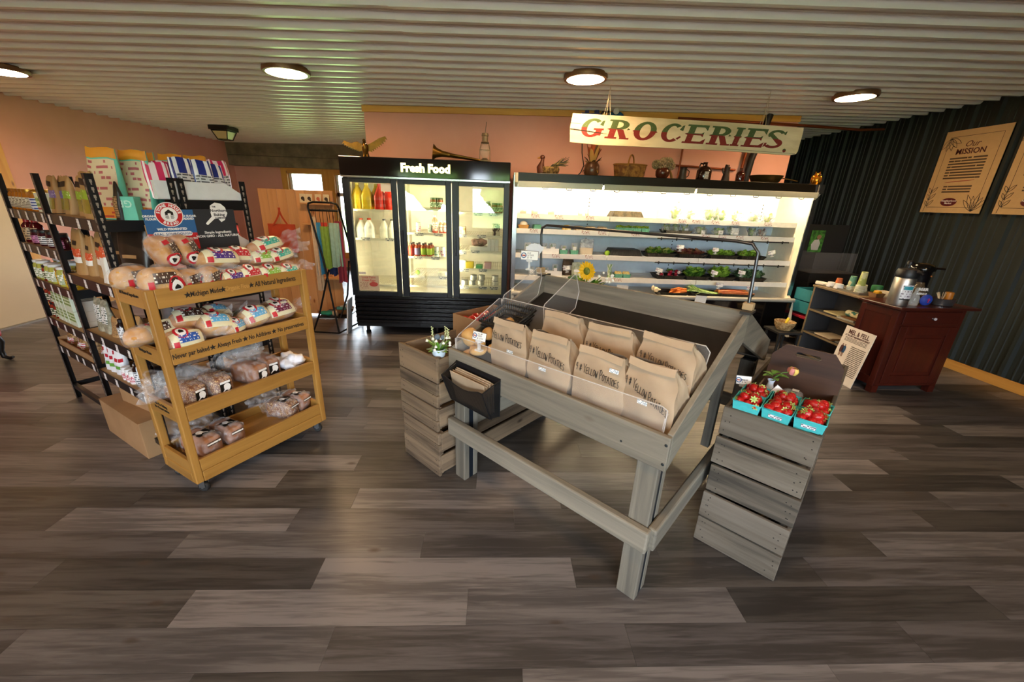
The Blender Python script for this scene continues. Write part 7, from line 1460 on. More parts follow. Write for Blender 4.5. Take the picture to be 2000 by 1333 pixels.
block('frozen_tray', 'white tray of red wrapped meat on the right door third shelf', 'tray', 938, 1.031, .22, .05, plain('white_tray', '#e6e2d8', .5)); crm = O('meat_wrap', MB().ball((0, 0, 0), (.10, .05, .045), 14, 10, 0, lambda d: 1 + .12 * math.sin(7 * d.x) + .1 * math.sin(6 * d.y + 4 * d.z)), duo('wrapped_meat', '#5a4a40', '#b08a80', 20), None, (fxx(938), FY - .02, 1.031 + .095), smooth=1); tag(crm, 'dark wrapped meat heaped in the white tray', 'meat')
for i, px in enumerate((958, 966, 974)): block('milk_carton', 'white carton with coloured square, %s on the right door third shelf' % ['first', 'second', 'third'][i], 'carton', px, 1.031, .042, .14, smallprint('carton_print_%d' % i, '#ece8e0', ['#c05a8a', '#d8903a', '#b8a0c8'][i], 2, .4, .4, 2), 'cartons')
block('butter_pack', 'white butter pack on the right door fourth shelf', 'butter', 903, .821, .085, .09, smallprint('white_pack', '#e2e2dc', '#707a80', 5, .4, .5, 4)); block('butter_pack', 'yellow dotted pack on the right door fourth shelf', 'butter', 918, .821, .095, .075, YEL); block('butter_pack', 'small green pack on the right door fourth shelf', 'butter', 938, .821, .08, .045, GRB); block('butter_pack', 'pink pack on the right door fourth shelf', 'butter', 956, .821, .085, .075, PNK)
lib_jar('yogurt', .04, .065, plain('yogurt_white', '#efece2', .4), plain('can_top', ''), smallprint('yogurt_label', '#e8e6da', '#8a8a80', 3, .4, .4, 4), .95, .01)
for i, (px, q) in enumerate(((907, 0), (923, 0), (926, 1), (941, 0), (943, 1), (972, 0), (972, 1))): stock('yogurt_tub', 'white yogurt tub on the right door bottom shelf, %s' % ['far left', 'second pile lower', 'second pile upper', 'third pile lower', 'third pile upper', 'last pile lower', 'last pile upper'][i], 'tub', 'yogurt', fxx(px), FY - .03, .611 + .0655 * q, 'yogurt tubs')
block('egg_carton', 'pale egg pack on the middle door low shelf', 'eggs', 860, .716, .10, .05, duo('egg_pack', '#d8cfae', '#efe8d0', 20)); tag(O('lime', MB().ball((0, 0, 0), .028, 14, 10), plain('lime_green', ''), None, (fxx(807), FY, .716 + .028), smooth=3), 'lime green ball on the middle door low shelf', 'fruit')
# stickers on the doors and tags on the wire shelves
ft = MB().grid(lambda a, b: (-.05 + .10 * a, 0, -.018 + .036 * b), 1, 1).mesh('price_tag', smallprint('fridge_tag', '#dcd8d0', '#56606a', 2, .5, .5, 5))
for px, z in ((708, 1.128), (757, 1.128), (816, 1.20), (855, 1.20), (812, .93), (848, .93), (862, .70), (903, 1.20), (943, 1.20), (930, 1.02), (903, 1.005), (908, .80), (946, .80), (908, .59), (946, .59), (970, .59), (935, 1.445), (965, 1.445)): O('price_tag', ft, None, fr_, (fxx(px), FRY0 + .108, z))
es = T('egg_notice', 'tan egg notice with red oval logo stuck inside the left door', 'notice', (-1.605, FRY0 + .012, .545))
O('sheet', MB().box(0, .235, 0, .002, 0, .175), plain('notice_tan', '#c9b79a', .6), es); text('Local Farm\nFresh Eggs', .036, plain('notice_red', '#b84a44', .5), es, face(.118, -.0006, .138), bold=.0005); O('oval_logo', MB().lathe([(0, 0), (.05, 0), (.05, .0008), (0, .0008)], 20, (0, 0, 0), 0, TR(.17, -.0005, .075) @ RX(PI / 2) @ Matrix.Diagonal((1, .55, 1, 1))), plain('notice_red', ''), es); O('fine_print', MB().grid(lambda a, v: (.012 + .10 * a, -.0006, .02 + .08 * v), 1, 1), smallprint('notice_fine', '#c9b79a', '#a07a6a', 5, .6, .5, 6), es)
nt_ = T('door_note', 'white handwritten note at the top right of the left fridge door', 'note', (-1.275, FRY0 + .012, 1.65)); O('sheet', MB().box(0, .155, 0, .002, 0, .075), smallprint('door_note_print', '#d9d6d2', '#6a6670', 3, .5, .5, 8), nt_)
tag(O('window_clip_note', MB().box(0, .08, 0, .002, 0, .028), smallprint('small_note', '#d8d4d0', '#9a4a4a', 2, .5, .4, 4), None, (-1.595, FRY0 + .012, .735)), 'narrow paper strip above the egg notice', 'note')
# ------------------------------------------------------------------ strawberries and carrier on the right trays
MCR = place((1.05, 1.545, .62), math.radians(-45.3)); TZ = .62 + .148   # top tray frame; rim height
AQ = plain('aqua_pulp', '#3fb3b8', .85, 0, .06, 70, .25)
BER = duo('strawberry_red', '#9c0f12', '#c8201c', 14, .3, .7, .3, .0); SEEDY = duo('strawberry_seeded', '#a81414', '#d0a050', 150, .66, .70, .3, .15); CAL = leafmat('calyx_green', '#7f9a3a', '#b4c870')
bm = []
for v in range(4):
    rn = random.Random(v + 1); a = [rn.uniform(0, 6) for _ in range(3)]
    def fn(d, a=a): return (1 - .30 * max(0, -d.z) ** 1.5 * (1 if a[0] < 3 else .6)) * (1 + .05 * math.sin(3 * d.x + a[1]) + .05 * math.sin(3 * d.y + a[2]))
    b = MB().ball((0, 0, 0), (.0175, .0165, .021), 14, 10, 0, fn).mesh('berry', SEEDY, 3)
    c = MB()
    for k in range(7): frond(c, (0, 0, .0185), (.014 * math.cos(k * .9), .014 * math.sin(k * .9), .0235), .0035, .004, 3)
    c.tube([(0, 0, .019), (.003, .002, .03)], .0012, 5)
    bm.append((b, c.mesh('calyx', CAL, 1)))
SPOT = [(.065, .065, 'front left'), (.180, .075, 'front middle'), (.293, .085, 'front right'), (.065, .190, 'back left'), (.180, .200, 'back middle'), (.293, .213, 'back right')]
for i, (x, y, w) in enumerate(SPOT):
    L = MCR @ Vector((x, y, .112)); rz = math.radians(-45.3) + [.04, -.03, .02, .0, .05, -.04][i]
    t = T('berry_basket', 'turquoise pulp pint basket of strawberries, %s of the six' % w, 'basket', L, rz, 'turquoise strawberry baskets')
    a_, b_, h_ = .054, .058, .072; m_, n_ = .045, .049; q = .003
    mb = MB(); mb.add([(-m_, -n_, 0), (m_, -n_, 0), (m_, n_, 0), (-m_, n_, 0), (-a_, -b_, h_), (a_, -b_, h_), (a_, b_, h_), (-a_, b_, h_), (-a_ + q, -b_ + q, h_), (a_ - q, -b_ + q, h_), (a_ - q, b_ - q, h_), (-a_ + q, b_ - q, h_), (-m_ + q, -n_ + q, q), (m_ - q, -n_ + q, q), (m_ - q, n_ - q, q), (-m_ + q, n_ - q, q)],
        [(0, 3, 2, 1), (0, 1, 5, 4), (1, 2, 6, 5), (2, 3, 7, 6), (3, 0, 4, 7), (4, 5, 9, 8), (5, 6, 10, 9), (6, 7, 11, 10), (7, 4, 8, 11), (8, 9, 13, 12), (9, 10, 14, 13), (10, 11, 15, 14), (11, 8, 12, 15), (12, 13, 14, 15)])
    O('basket', mb, AQ, t); O('rim', MB().tube([(-a_, -b_, h_), (a_, -b_, h_), (a_, b_, h_), (-a_, b_, h_)], .0026, 6, 0, False, True), AQ, t, smooth=1)
    if i in (1, 2): O('price_sticker', MB().grid(lambda u, v: (-.025 + .05 * u, -.0565 - .0015 * v - .001, .040 + .014 * v), 1, 1), smallprint('berry_sticker', '#e6e4e6', '#50506a', 2, .5, .5, 5), t)
    rn = random.Random(50 + i); k = 0
    for lay, (nx, ny, z0) in enumerate(((3, 3, .040), (3, 3, .061), (2, 2, .080))):
        for ix in range(nx):
            for iy in range(ny):
                px = (ix - (nx - 1) / 2) * (.021 if lay == 0 else .029) + rn.uniform(-.003, .003); py = (iy - (ny - 1) / 2) * (.024 if lay == 0 else .032) + rn.uniform(-.004, .004)
                P3 = t.matrix_basis @ Vector((px, py, z0 + rn.uniform(-.003, .005))); vv = rn.randrange(4); s = rn.uniform(.95, 1.28) if lay else .9
                o = T('strawberry', 'ripe red strawberry heaped in the %s turquoise basket' % w, 'strawberry', P3, group='strawberries in the %s basket' % w); o.rotation_euler = (rn.uniform(-1.5, 1.5), rn.uniform(-1.5, 1.5), rn.uniform(0, 6)); o.scale = (s, s, s)
                O('berry', bm[vv][0], None, o)
                if lay > 0: O('calyx', bm[vv][1], None, o)
WAL = wood('dark_walnut', '#2a180e', '#4f3120', 'x', .5, 22, .9, .05, None, .1)
cr = T('wooden_carrier', 'dark walnut carrier box with handle slot and clipped corners', 'carrier', MCR @ Vector((.19, .40, .075)), math.radians(-45.3))
O('bottom', MB().box(-.15, .15, -.10, .13, 0, .01), WAL, cr); O('front_board', MB().box(-.155, .155, -.11, -.10, 0, .065), WAL, cr, bevel=.002); O('back_low', MB().box(-.155, .155, .13, .14, 0, .14), WAL, cr)
for x in (-.155, .145): O('side_board', MB().box(x, x + .01, -.10, .13, 0, .065), WAL, cr, bevel=.002)
op = [(-.15, .14), (.15, .14), (.15, .20), (.10, .265), (-.10, .265), (-.15, .20)]
hb = MB()
# handle board around a rounded slot
sl_ = [(-.045, .215), (.045, .215), (.055, .225), (.045, .238), (-.045, .238), (-.055, .225)]
M_ = TR(0, .14, 0) @ RX(PI / 2)
hb.prism([(-.15, .14), (.15, .14), (.15, .20), (.055, .225), (.045, .215), (-.045, .215), (-.055, .225), (-.15, .20)], 0, .01, 0, M_); hb.prism([(-.15, .20), (-.055, .225), (-.045, .238), (.045, .238), (.055, .225), (.15, .20), (.10, .265), (-.10, .265)], 0, .01, 0, M_)
O('handle_board', hb, WAL, cr)
MW = cr.matrix_basis
t = T('bud_vase', 'white fluted bud vase in the walnut carrier', 'vase', MW @ Vector((-.10, -.05, .011)))
O('vase', MB().lathe([(.028, 0), (.03, .01), (.026, .05), (.013, .085), (.012, .10), (.017, .112), (.014, .112), (.010, .10), (0, .09)], 24), plain('milk_glass', '#d6e2f0', .25), t, smooth=.8)
rs = T('rose_stem', 'yellow and pink rose with green leaves in the bud vase', 'flower', MW @ Vector((-.10, -.05, .115)), -.2)
O('stem', MB().tube([(0, 0, -.03), (.01, 0, .02), (.04, 0, .05), (.065, 0, .055)], .0025, 6), plain('stem_green', '#4f7a30', .6), rs)
lf = MB(); 
for k, (x, y, z, a) in enumerate(((0, 0, .03, 2.4), (.01, .01, .035, 1.2), (.02, -.01, .035, -.8), (-.005, 0, .025, 3.4), (.03, .01, .02, -.2), (.01, -.01, .02, -1.8), (0, 0, .04, .4))): frond(lf, (x * .5, y * .5, z), (x + .045 * math.cos(a), y + .045 * math.sin(a), z + .02), .014, .015, 4)
O('leaves', lf, leafmat('rose_leaf', '#3f6f24', '#7fa848'), rs, smooth=1)
bl = MB()
for k in range(11):
    a = k * 2.4; r = .010 + .0014 * k
    bl.grid(lambda u, v: (.082 + r * (1.0 - .25 * v) * math.cos(a + 1.3 * (u - .5)) * (.7 + .5 * math.sin(PI * v * .8)), r * (.7 + .5 * math.sin(PI * v * .8)) * math.sin(a + 1.3 * (u - .5)), .045 + .034 * v), 3, 4, k % 2)
O('bloom', bl, [plain('petal_yellow', '#e6c466', .5), plain('petal_pink', '#e0908a', .5)], rs, smooth=1.2)
def bakery_clam(label, x, y, w, d, h, z=.012):
    t = T('pastry_clamshell', label, 'clamshell', MW @ Vector((x, y, z)), math.radians(-45.3), 'pastry clamshells')
    S = lambda u, v: None
    O('shell', MB().ball((0, 0, h * .45), (w / 2, d / 2, h * .52), 20, 12, 0, lambda q: 1 / max(.6, (abs(q.x) ** 4 + abs(q.y) ** 4 + abs(q.z) ** 4) ** .25) * .9), clear('pastry_film', '#f2f4f6', .22, .04, .9, .4), t, smooth=1.2)
    O('pastry', MB().ball((0, 0, h * .28), (w * .36, d * .36, h * .22), 14, 8, 0, lambda q: 1 + .08 * math.sin(9 * q.x + 5 * q.y)), duo('pastry_crust', '#b07a3c', '#e0c090', 22), t, smooth=2)
    O('sticker', MB().grid(lambda a, b: (-.005 + .028 * a, -.012 + .03 * b, h * .975 + .001), 1, 1), CARD, t)
bakery_clam('clear pastry clamshell behind the bud vase', -.01, .02, .10, .09, .065); bakery_clam('clear pastry clamshell at the right front of the carrier', .085, -.045, .12, .10, .062)
def pcard(lab, v, yaw, **k): return price_card(lab, MCR @ Vector(v), math.radians(-45.3) + yaw, **k)
pcard('white strawberry price card with blue logo at the left basket', (.005, .235, .135), .15, w=.062, h=.040, stem=.045, line1='', line2='BERRIES', line3='$5.50', logo='#3a7aa8', roll=-.15)
pcard('tilted price card clipped to the front of the walnut carrier', (.17, .285, .14), .75, w=.055, h=.036, stem=.05, line1='BAR', line2='COOKIE', line3='', logo=None, roll=-.9)
pcard('price card with clip at the far end of the right trays', (.10, .62, .165), .3, w=.075, h=.04, stem=.04, line1='BAR', line2='$4.25', line3='', logo=None, roll=-.4)
t = T('steel_strip', 'perforated steel strip screwed inside the far end of the right tray', 'strip', MCR @ Vector((.335, 1.0, .03)), math.radians(-45.3)); O('strip', MB().box(0, .003, 0, .03, 0, .11), plain('galvanised', ''), t)
# bowl with yellow scoop on the floor side of the bookcase
t = T('wicker_bowl', 'small wicker bowl with yellow spoon on a low stool beyond the trays', 'bowl', (3.36, 4.30, .30)); O('bowl', MB().lathe([(.07, 0), (.10, .05), (.11, .10), (.104, .10), (.07, .01), (0, .01)], 20), duo('wicker_tan', '#8a6a40', '#c4a878', 40, .4, .6, .8, .4), t, smooth=.8); O('spoon', MB().tube([(0, 0, .05), (.05, .02, .13)], [.012, .018], 8), plain('spoon_yellow', '#d9c02a', .4), t, smooth=1)
t = T('low_stool', 'low dark stool holding the wicker bowl', 'stool', (3.36, 4.30, 0)); O('seat', MB().box(-.14, .14, -.14, .14, .275, .299), DK, t, bevel=.004)
for x in (-.12, .10):
    for y in (-.12, .10): O('leg', MB().box(x, x + .02, y, y + .02, 0, .275), DK, t)
# ------------------------------------------------------------------ flower pot and pepper box on the left trays
ML = place((-.578, 2.262, .628), math.radians(-44.6))
pt = T('flower_pot', 'small round white pot on the left tray corner', 'pot', ML @ Vector((.315, .062, .125)))
O('pot', MB().lathe([(.02, 0), (.032, .012), (.038, .035), (.034, .055), (.030, .055), (.033, .035), (.015, .012), (0, .012)], 24), plain('pale_blue_glaze', '#c6d8e6', .25), pt, smooth=.8)
fw = T('garden_posy', 'posy of white bells and green herbs in the white pot', 'flowers', ML @ Vector((.315, .062, .168)))
lf = MB(); rn = random.Random(8)
for k in range(34):
    a = rn.uniform(0, 6.3); r = rn.uniform(.03, .085); frond(lf, (0, 0, 0), (r * math.cos(a), r * math.sin(a), rn.uniform(.0, .085)), rn.uniform(.009, .019), .01, 4, k % 2)
O('leaves', lf, [leafmat('posy_green', '#4f8a2a', '#9cc850'), leafmat('posy_grey', '#7f967a', '#b4c2a8')], fw, smooth=1)
fl_ = MB()
for k in range(12):
    a = rn.uniform(0, 6.3); r = rn.uniform(.03, .075); c = Vector((r * math.cos(a), r * math.sin(a), rn.uniform(.02, .08))); fl_.lathe([(.002, .012), (.006, .008), (.009, 0), (.007, .0)], 7, tuple(c))
O('white_bells', fl_, plain('bell_white', '#eef0e6', .5), fw, smooth=1)
sp = MB()
for k, (x, y) in enumerate(((.03, .02), (-.03, .01), (.045, -.01))):
    sp.tube([(0, 0, 0), (x, y, .06), (x * 1.2, y * 1.2, .13)], .0015, 5)
    for q in range(10): sp.ball((x * 1.2 + .004 * math.cos(q * 2.4), y * 1.2 + .004 * math.sin(q * 2.4), .085 + .0055 * q), .004, 6, 4)
O('flower_spike', sp, plain('spike_pale', '#c4cf9a', .6), fw, smooth=1)
O('seed_head', MB().ball((-.01, .02, .075), .017, 12, 8).ball((.02, .03, .07), .014, 12, 8), plain('thistle_grey', '#5a6a78', .7), fw, smooth=3, kind='stuff')
bx = T('pepper_box', 'open cardboard box of red peppers on the far half of the left trays', 'box', ML @ Vector((.15, .62, .090)), math.radians(-44.6))
for nm, a in (('wall', (-.16, .16, -.19, -.186)), ('wall', (-.16, .16, .186, .19)), ('wall', (-.16, -.156, -.186, .186)), ('wall', (.156, .16, -.186, .186))): O(nm, MB().box(a[0], a[1], a[2], a[3], 0, .16), CB, bx)
O('base', MB().box(-.156, .156, -.186, .186, 0, .005), CB, bx)
PEP = plain('pepper_red', '#b3241c', .25, 0, .15, 10)
for k in range(12):
    rn = random.Random(k + 5); tag(O('red_pepper', MB().ball((0, 0, 0), (.038, .036, .04), 14, 10, 0, lambda d: 1 + .1 * abs(math.sin(2 * math.atan2(d.y, d.x)))), PEP, None, bx.matrix_basis @ Vector((-.11 + .075 * (k % 4), -.13 + .10 * (k // 4), .10 + .02 * (k % 2))), (rn.uniform(-1, 1), rn.uniform(-1, 1), 0), smooth=3), 'red pepper in the cardboard box behind the acrylic bin', 'pepper', 'red peppers in the cardboard box')
# sunflower and greens on the far side of the table
sf_ = T('sunflower', 'yellow sunflower in a small pot behind the table ridge', 'flower', MT @ Vector((-.93, .90, 1.0)), TDEG)
O('stem', MB().tube([(0, 0, 0), (0, -.01, .10), (0, -.015, .20)], .005, 6), plain('stem_green', ''), sf_)
pet = MB()
for k in range(40):
    a = 2 * PI * k / 20 + (.15 if k >= 20 else 0); r1 = .062 if k < 20 else .052; frond(pet, (.02 * math.cos(a), -.018 - .002 * (k >= 20), .20 + .02 * math.sin(a)), (r1 * math.cos(a), -.02 - .004 * (k % 3), .20 + r1 * math.sin(a)), .009, 0, 4, 0, Vector((-math.sin(a), 0, math.cos(a))))
O('petals', pet, plain('sunflower_yellow', '#e6b414', .5), sf_, smooth=1); O('disc', MB().ball((0, -.022, .20), (.024, .01, .024), 14, 8), duo('sunflower_disc', '#4f6a1c', '#7a7a2a', 60), sf_, smooth=3)
lf = MB(); rn = random.Random(18)
for k in range(34):
    a = rn.uniform(0, 6.3); r = rn.uniform(.05, .15); frond(lf, (0, 0, .05), (r * math.cos(a), r * .6 * math.sin(a), rn.uniform(.10, .19)), .022, .015, 4, k % 2)
O('leaves', lf, DG, sf_, smooth=1); O('pot', MB().lathe([(.035, 0), (.05, .08), (.046, .08), (.03, .006), (0, .006)], 18), plain('terracotta', '#9a5a38', .8), sf_, smooth=.8)
wf_ = MB()
for k in range(10): wf_.ball((.08 + rn.uniform(0, .09), rn.uniform(-.04, .04), .15 + rn.uniform(0, .05)), .008, 8, 5)
O('white_blossom', wf_, plain('bell_white', ''), sf_, smooth=3, kind='stuff')
kb = leaf_head('kale_bunch', 'blue-green kale tuft left of the sunflower behind the ridge', 'kale', *(MT @ Vector((-1.06, .92, 1.03))), .10, .12, KL, 26, None, 77, .015)
price_card('white price card with cards fanned behind it, clipped at the upper left of the table', MT @ Vector((-1.19, .62, 1.20)), TDEG + .55, .105, .052, .06, -.05, 'LEAF', 'LETTUCE', '$2.50', '#5a6a8a')
fan = T('paper_fan', 'fan of white recipe cards behind the upper left price card', 'cards', MT @ Vector((-1.185, .66, 1.285)), TDEG + .55)
for k in range(4): O('card', MB().box(-.022, .022, -.0008, .0008, 0, .07), smallprint('recipe_card', '#d6dae0', '#6a7480', 5, .5, .4, 4), fan, (0, .004 * k, 0), (0, -.6 + .4 * k, 0))
# ------------------------------------------------------------------ antiques on the fridge and the cooler
FT = 1.9905; CTZ = 1.9055
BRS = plain('aged_brass', '#7a5a24', .38, .85, .25, 12); GLD = plain('gilt_bronze', '#6f5220', .34, .9, .3, 14)
ea = T('eagle_statue', 'gilt eagle statue with spread wings on the fridge', 'statue', (-1.50, 4.98, FT), .1); ea.scale = (.82,) * 3
O('body', MB().tube([(0, 0, .06), (0, -.01, .12), (0, -.02, .17), (0, -.035, .21)], [.032, .044, .04, .02], 12).ball((0, -.05, .225), (.022, .028, .022), 12, 8).tube([(0, -.07, .225), (0, -.092, .215)], [.009, .002], 6).tube([(0, .03, .09), (0, .06, .01)], [.03, .045], 8), GLD, ea, smooth=1.2)
for sx in (-1, 1):
    O('leg', MB().tube([(.018 * sx, -.005, .08), (.022 * sx, -.015, .03), (.026 * sx, -.02, .004)], [.02, .014, .018], 8), GLD, ea, smooth=1)
    up = .30 if sx > 0 else .22; le = [(.02, .10), (.03, .18), (.10, .215), (.19, up - .03), (.275, up)]; te = []
    for k in range(9):
        f = k / 8; bx_, bz_ = .272 - .21 * f, up - .035 - (up - .135) * f ** .8; te += [(bx_ + .028, bz_ - .012), (bx_, bz_)]
    P = [(a * sx, b) for a, b in le + te]
    O('wing', MB().prism(P if sx < 0 else P[::-1], -.004, .004, 0, RX(PI / 2)), GLD, ea)
O('base', MB().lathe([(.06, 0), (.06, .004), (.03, .008), (0, .008)], 16), GLD, ea); O('white_band', MB().bar((-.03, -.045, .155), (.03, -.05, .195), .006, .01), PWHITE, ea)
hn = T('brass_bugle', 'old brass bugle lying on the fridge', 'bugle', (-.72, 4.80, FT + .0), .12); hn.scale = (1.12,) * 3
Mh = TR(0, 0, .075) @ RY(PI / 2 + .12)
O('bell', MB().lathe([(.075, 0), (.072, .006), (.045, .035), (.028, .09), (.02, .18), (.014, .30), (.010, .44)], 24, (0, 0, 0), 0, Mh), BRS, hn, smooth=1)
O('coil', MB().tube([(.44, 0, .028), (.40, .03, .03), (.22, .035, .055), (.16, .03, .06), (.14, .0, .065), (.2, -.03, .055), (.40, -.03, .03), (.47, 0, .022)], .011, 8), BRS, hn, smooth=1)
ol_ = T('oil_lantern', 'rusty glass oil lantern on the right end of the fridge', 'lantern', (-.155, 4.88, FT)); ol_.scale = (1.15,) * 3
RST = plain('rusty_tin', '#8a7a62', .5, .6, .25, 20)
O('tank', MB().lathe([(.055, 0), (.06, .01), (.06, .022), (.03, .035), (.022, .045)], 20), RST, ol_, smooth=.8); O('globe', MB().lathe([(.026, .045), (.044, .08), (.048, .105), (.038, .145), (.026, .175)], 20), clear('lantern_glass', '#e6dccb', .22, .05, .8), ol_, smooth=1)
O('chimney', MB().lathe([(.034, .172), (.04, .18), (.028, .19), (.028, .235), (.034, .24), (.03, .262), (0, .264)], 20), RST, ol_, smooth=.8)
O('guard', MB().tube([(-.05, 0, .02), (-.048, 0, .12), (-.03, 0, .19)], .004, 6).tube([(.05, 0, .02), (.048, 0, .12), (.03, 0, .19)], .004, 6).tube([(.048 * math.cos(2 * PI * k / 16), .048 * math.sin(2 * PI * k / 16), .115) for k in range(16)], .0025, 5, 0, False, True), RST, ol_, smooth=1); O('bail', MB().tube([(-.0, 0, .26), (.012, 0, .36)], .003, 5), RST, ol_)
def cxp(px): return .246 + (px - 1014) * .00617
YT = 5.02
dk = T('duck_basket', 'wooden-headed duck basket with dried grass on the cooler top', 'basket', (cxp(1072), YT, CTZ))
O('weave', MB().lathe([(.075, 0), (.105, .03), (.11, .06), (.102, .085), (.096, .085), (.10, .06), (.07, .008), (0, .008)], 22, sy=.8), duo('wicker_dark', '#5a4426', '#a8874e', 45, .42, .58, .8, .5), dk, smooth=.8)
O('neck', MB().tube([(-.10, 0, .02), (-.115, 0, .08), (-.10, 0, .13), (-.092, 0, .17)], [.05, .045, .024, .018], 12).ball((-.098, 0, .185), (.03, .022, .024), 12, 8), plain('carved_mahogany', '#5a2a16', .45), dk, smooth=1.2); O('bill', MB().tube([(-.118, 0, .182), (-.155, 0, .172)], [.012, .005], 8), plain('bill_orange', '#c98a3a', .5), dk)
gs = MB(); rn = random.Random(12)
for k in range(34): gs.tube([(rn.uniform(-.05, .06), rn.uniform(-.04, .04), .06), (rn.uniform(.02, .12), rn.uniform(-.05, .05), .11), (rn.uniform(.10, .22), rn.uniform(-.06, .06), rn.uniform(.10, .20))], [.004, .006, .002], 5, k % 2)
O('dried_grass', gs, [plain('straw', '#a08a54', .8), plain('lavender_dry', '#5a5448', .8)], dk, smooth=1)
cv = T('corn_vase', 'brown crock with dried corn husks under the sign', 'vase', (cxp(1151), YT, CTZ)); cv.scale = (1.25, 1.25, 1.3); O('crock', MB().lathe([(.055, 0), (.072, .03), (.07, .09), (.05, .12), (.045, .12), (.06, .09), (.05, .01), (0, .01)], 20), plain('brown_glaze', '#6a4228', .3, 0, .3, 6), cv, smooth=.8)
hm = MB()
for k in range(48): a = k * 2.4; r = .04 + .05 * rn.random(); frond(hm, (.3 * r * math.cos(a), .3 * r * math.sin(a), .10), (r * math.cos(a), r * math.sin(a), rn.uniform(.02, .30) if k % 3 else rn.uniform(.2, .32)), .018, .03 if k % 2 else .0, 5, k % 3)
O('dried_husks', hm, [plain('husk_rust', '#9a4a22', .8), plain('husk_straw', '#b8904e', .8), plain('husk_brown', '#5a4028', .8)], cv, smooth=1)
wb3 = T('woven_basket', 'oval woven splint basket with tall handle on the cooler top', 'basket', (cxp(1224), YT, CTZ))
bw = MB(); bw.grid(lambda u, v: ((.17 + .022 * v + .0035 * math.sin(40 * PI * u + PI * round(v * 8))) * math.cos(2 * PI * u), (.10 + .014 * v + .003 * math.sin(40 * PI * u + PI * round(v * 8))) * math.sin(2 * PI * u), .14 * v), 80, 8, 0, True)
O('weave', bw, duo('splint_weave', '#7a4a1e', '#b8823c', 22, .4, .6, .7, .4), wb3, smooth=1); O('rim', MB().tube([(.194 * math.cos(2 * PI * k / 32), .115 * math.sin(2 * PI * k / 32), .142) for k in range(32)], .008, 6, 0, False, True), plain('splint_rim', '#a8722e', .7), wb3, smooth=1)
O('handle', MB().tube([(.01 + .115 * math.cos(PI * k / 12) * .6, .115 * math.cos(PI * k / 12), .12 + .13 * math.sin(PI * k / 12)) for k in range(13)], .009, 6), plain('splint_rim', ''), wb3, smooth=1)
hp = T('hydrangea_pot', 'brown crock of dried hydrangeas on the cooler top', 'flowers', (cxp(1288), YT, CTZ)); O('crock', MB().lathe([(.045, 0), (.075, .04), (.08, .09), (.06, .125), (.055, .125), (.07, .09), (.04, .01), (0, .01)], 20), plain('red_brown_glaze', '#5a2a18', .25), hp, smooth=.8)
for k, (x, y, z, r) in enumerate(((-.085, 0, .16, .045), (-.03, -.02, .165, .05), (.045, -.01, .18, .055), (.10, .02, .15, .042), (.01, .04, .19, .045))):
    mb = MB(); 
    for q in range(60): a = q * 2.4; ph_ = math.acos(1 - 2 * (q + .5) / 60); mb.ball((x + r * math.sin(ph_) * math.cos(a), y + r * math.sin(ph_) * math.sin(a), z + r * math.cos(ph_)), .011, 5, 4)
    O('bloom', mb, duo('dried_bloom_%d' % (k % 2), ['#8a7a54', '#a88a64'][k % 2], ['#c4b48a', '#d4b894'][k % 2], 30), hp, smooth=3)
lf = MB(); 
for k in range(5): frond(lf, (.06, 0, .12), (.10 + .01 * k, -.02 + .01 * k, .04), .02, .03, 4)
O('dry_leaf', lf, plain('husk_straw', ''), hp, smooth=1)
PEW = plain('dull_pewter', '#4a4038', .45, .7, .2, 10)
t = T('pewter_mug', 'dull pewter mug on the cooler top', 'mug', (cxp(1328), YT, CTZ)); O('cup', MB().lathe([(.048, 0), (.05, .01), (.04, .06), (.038, .13), (.044, .14), (.04, .138), (.034, .13), (0, .12)], 20), PEW, t, smooth=.8); O('handle', MB().tube([(.04, 0, .12), (.075, 0, .10), (.07, 0, .05), (.042, 0, .03)], .006, 6), PEW, t, smooth=1)
t = T('brown_jug', 'dark brown glass jug with white label on the cooler top', 'jug', (cxp(1369), YT, CTZ)); BGL = plain('brown_glass_jug', '#2a140a', .08, 0, .1, 4, 0, .8)
O('jug', MB().lathe([(.078, 0), (.083, .01), (.083, .11), (.065, .145), (.025, .165), (.022, .19), (.028, .195), (.026, .205), (0, .205)], 24), BGL, t, smooth=.8); O('handle', MB().tube([(-.02, 0, .185), (-.055, 0, .19), (-.065, 0, .16), (-.055, 0, .14)], .009, 8), BGL, t, smooth=1); O('label', MB().grid(lambda u, v: (.084 * math.sin(-.35 + .6 * u), -.084 * math.cos(-.35 + .6 * u), .02 + .08 * v), 6, 1), smallprint('jug_label', '#c9c6bc', '#4a4a48', 6, .5, .5, 5), t)
t = T('tin_pitcher', 'tall tarnished tin pitcher on the cooler top', 'pitcher', (cxp(1413), YT, CTZ)); O('body', MB().lathe([(.046, 0), (.048, .01), (.035, .08), (.028, .13), (.034, .16)], 18), PEW, t, smooth=.8); O('lid', MB().tube([(0, 0, .155), (-.005, 0, .175), (.02, 0, .18)], [.034, .026, .008], 10), PEW, t, smooth=1); O('spout', MB().tube([(-.03, 0, .09), (-.05, 0, .12), (-.052, 0, .155)], [.012, .010, .008], 8), PEW, t, smooth=1)
t = T('amber_bottle', 'small reddish amber bottle on the cooler top', 'bottle', (cxp(1441), YT, CTZ)); O('bottle', MB().lathe([(.045, 0), (.048, .008), (.048, .09), (.04, .11), (.018, .125), (.016, .15), (.021, .155), (0, .157)], 20), plain('amber_dark', '#3f1208', .08, 0, .1, 4, 0, .8), t, smooth=.8)
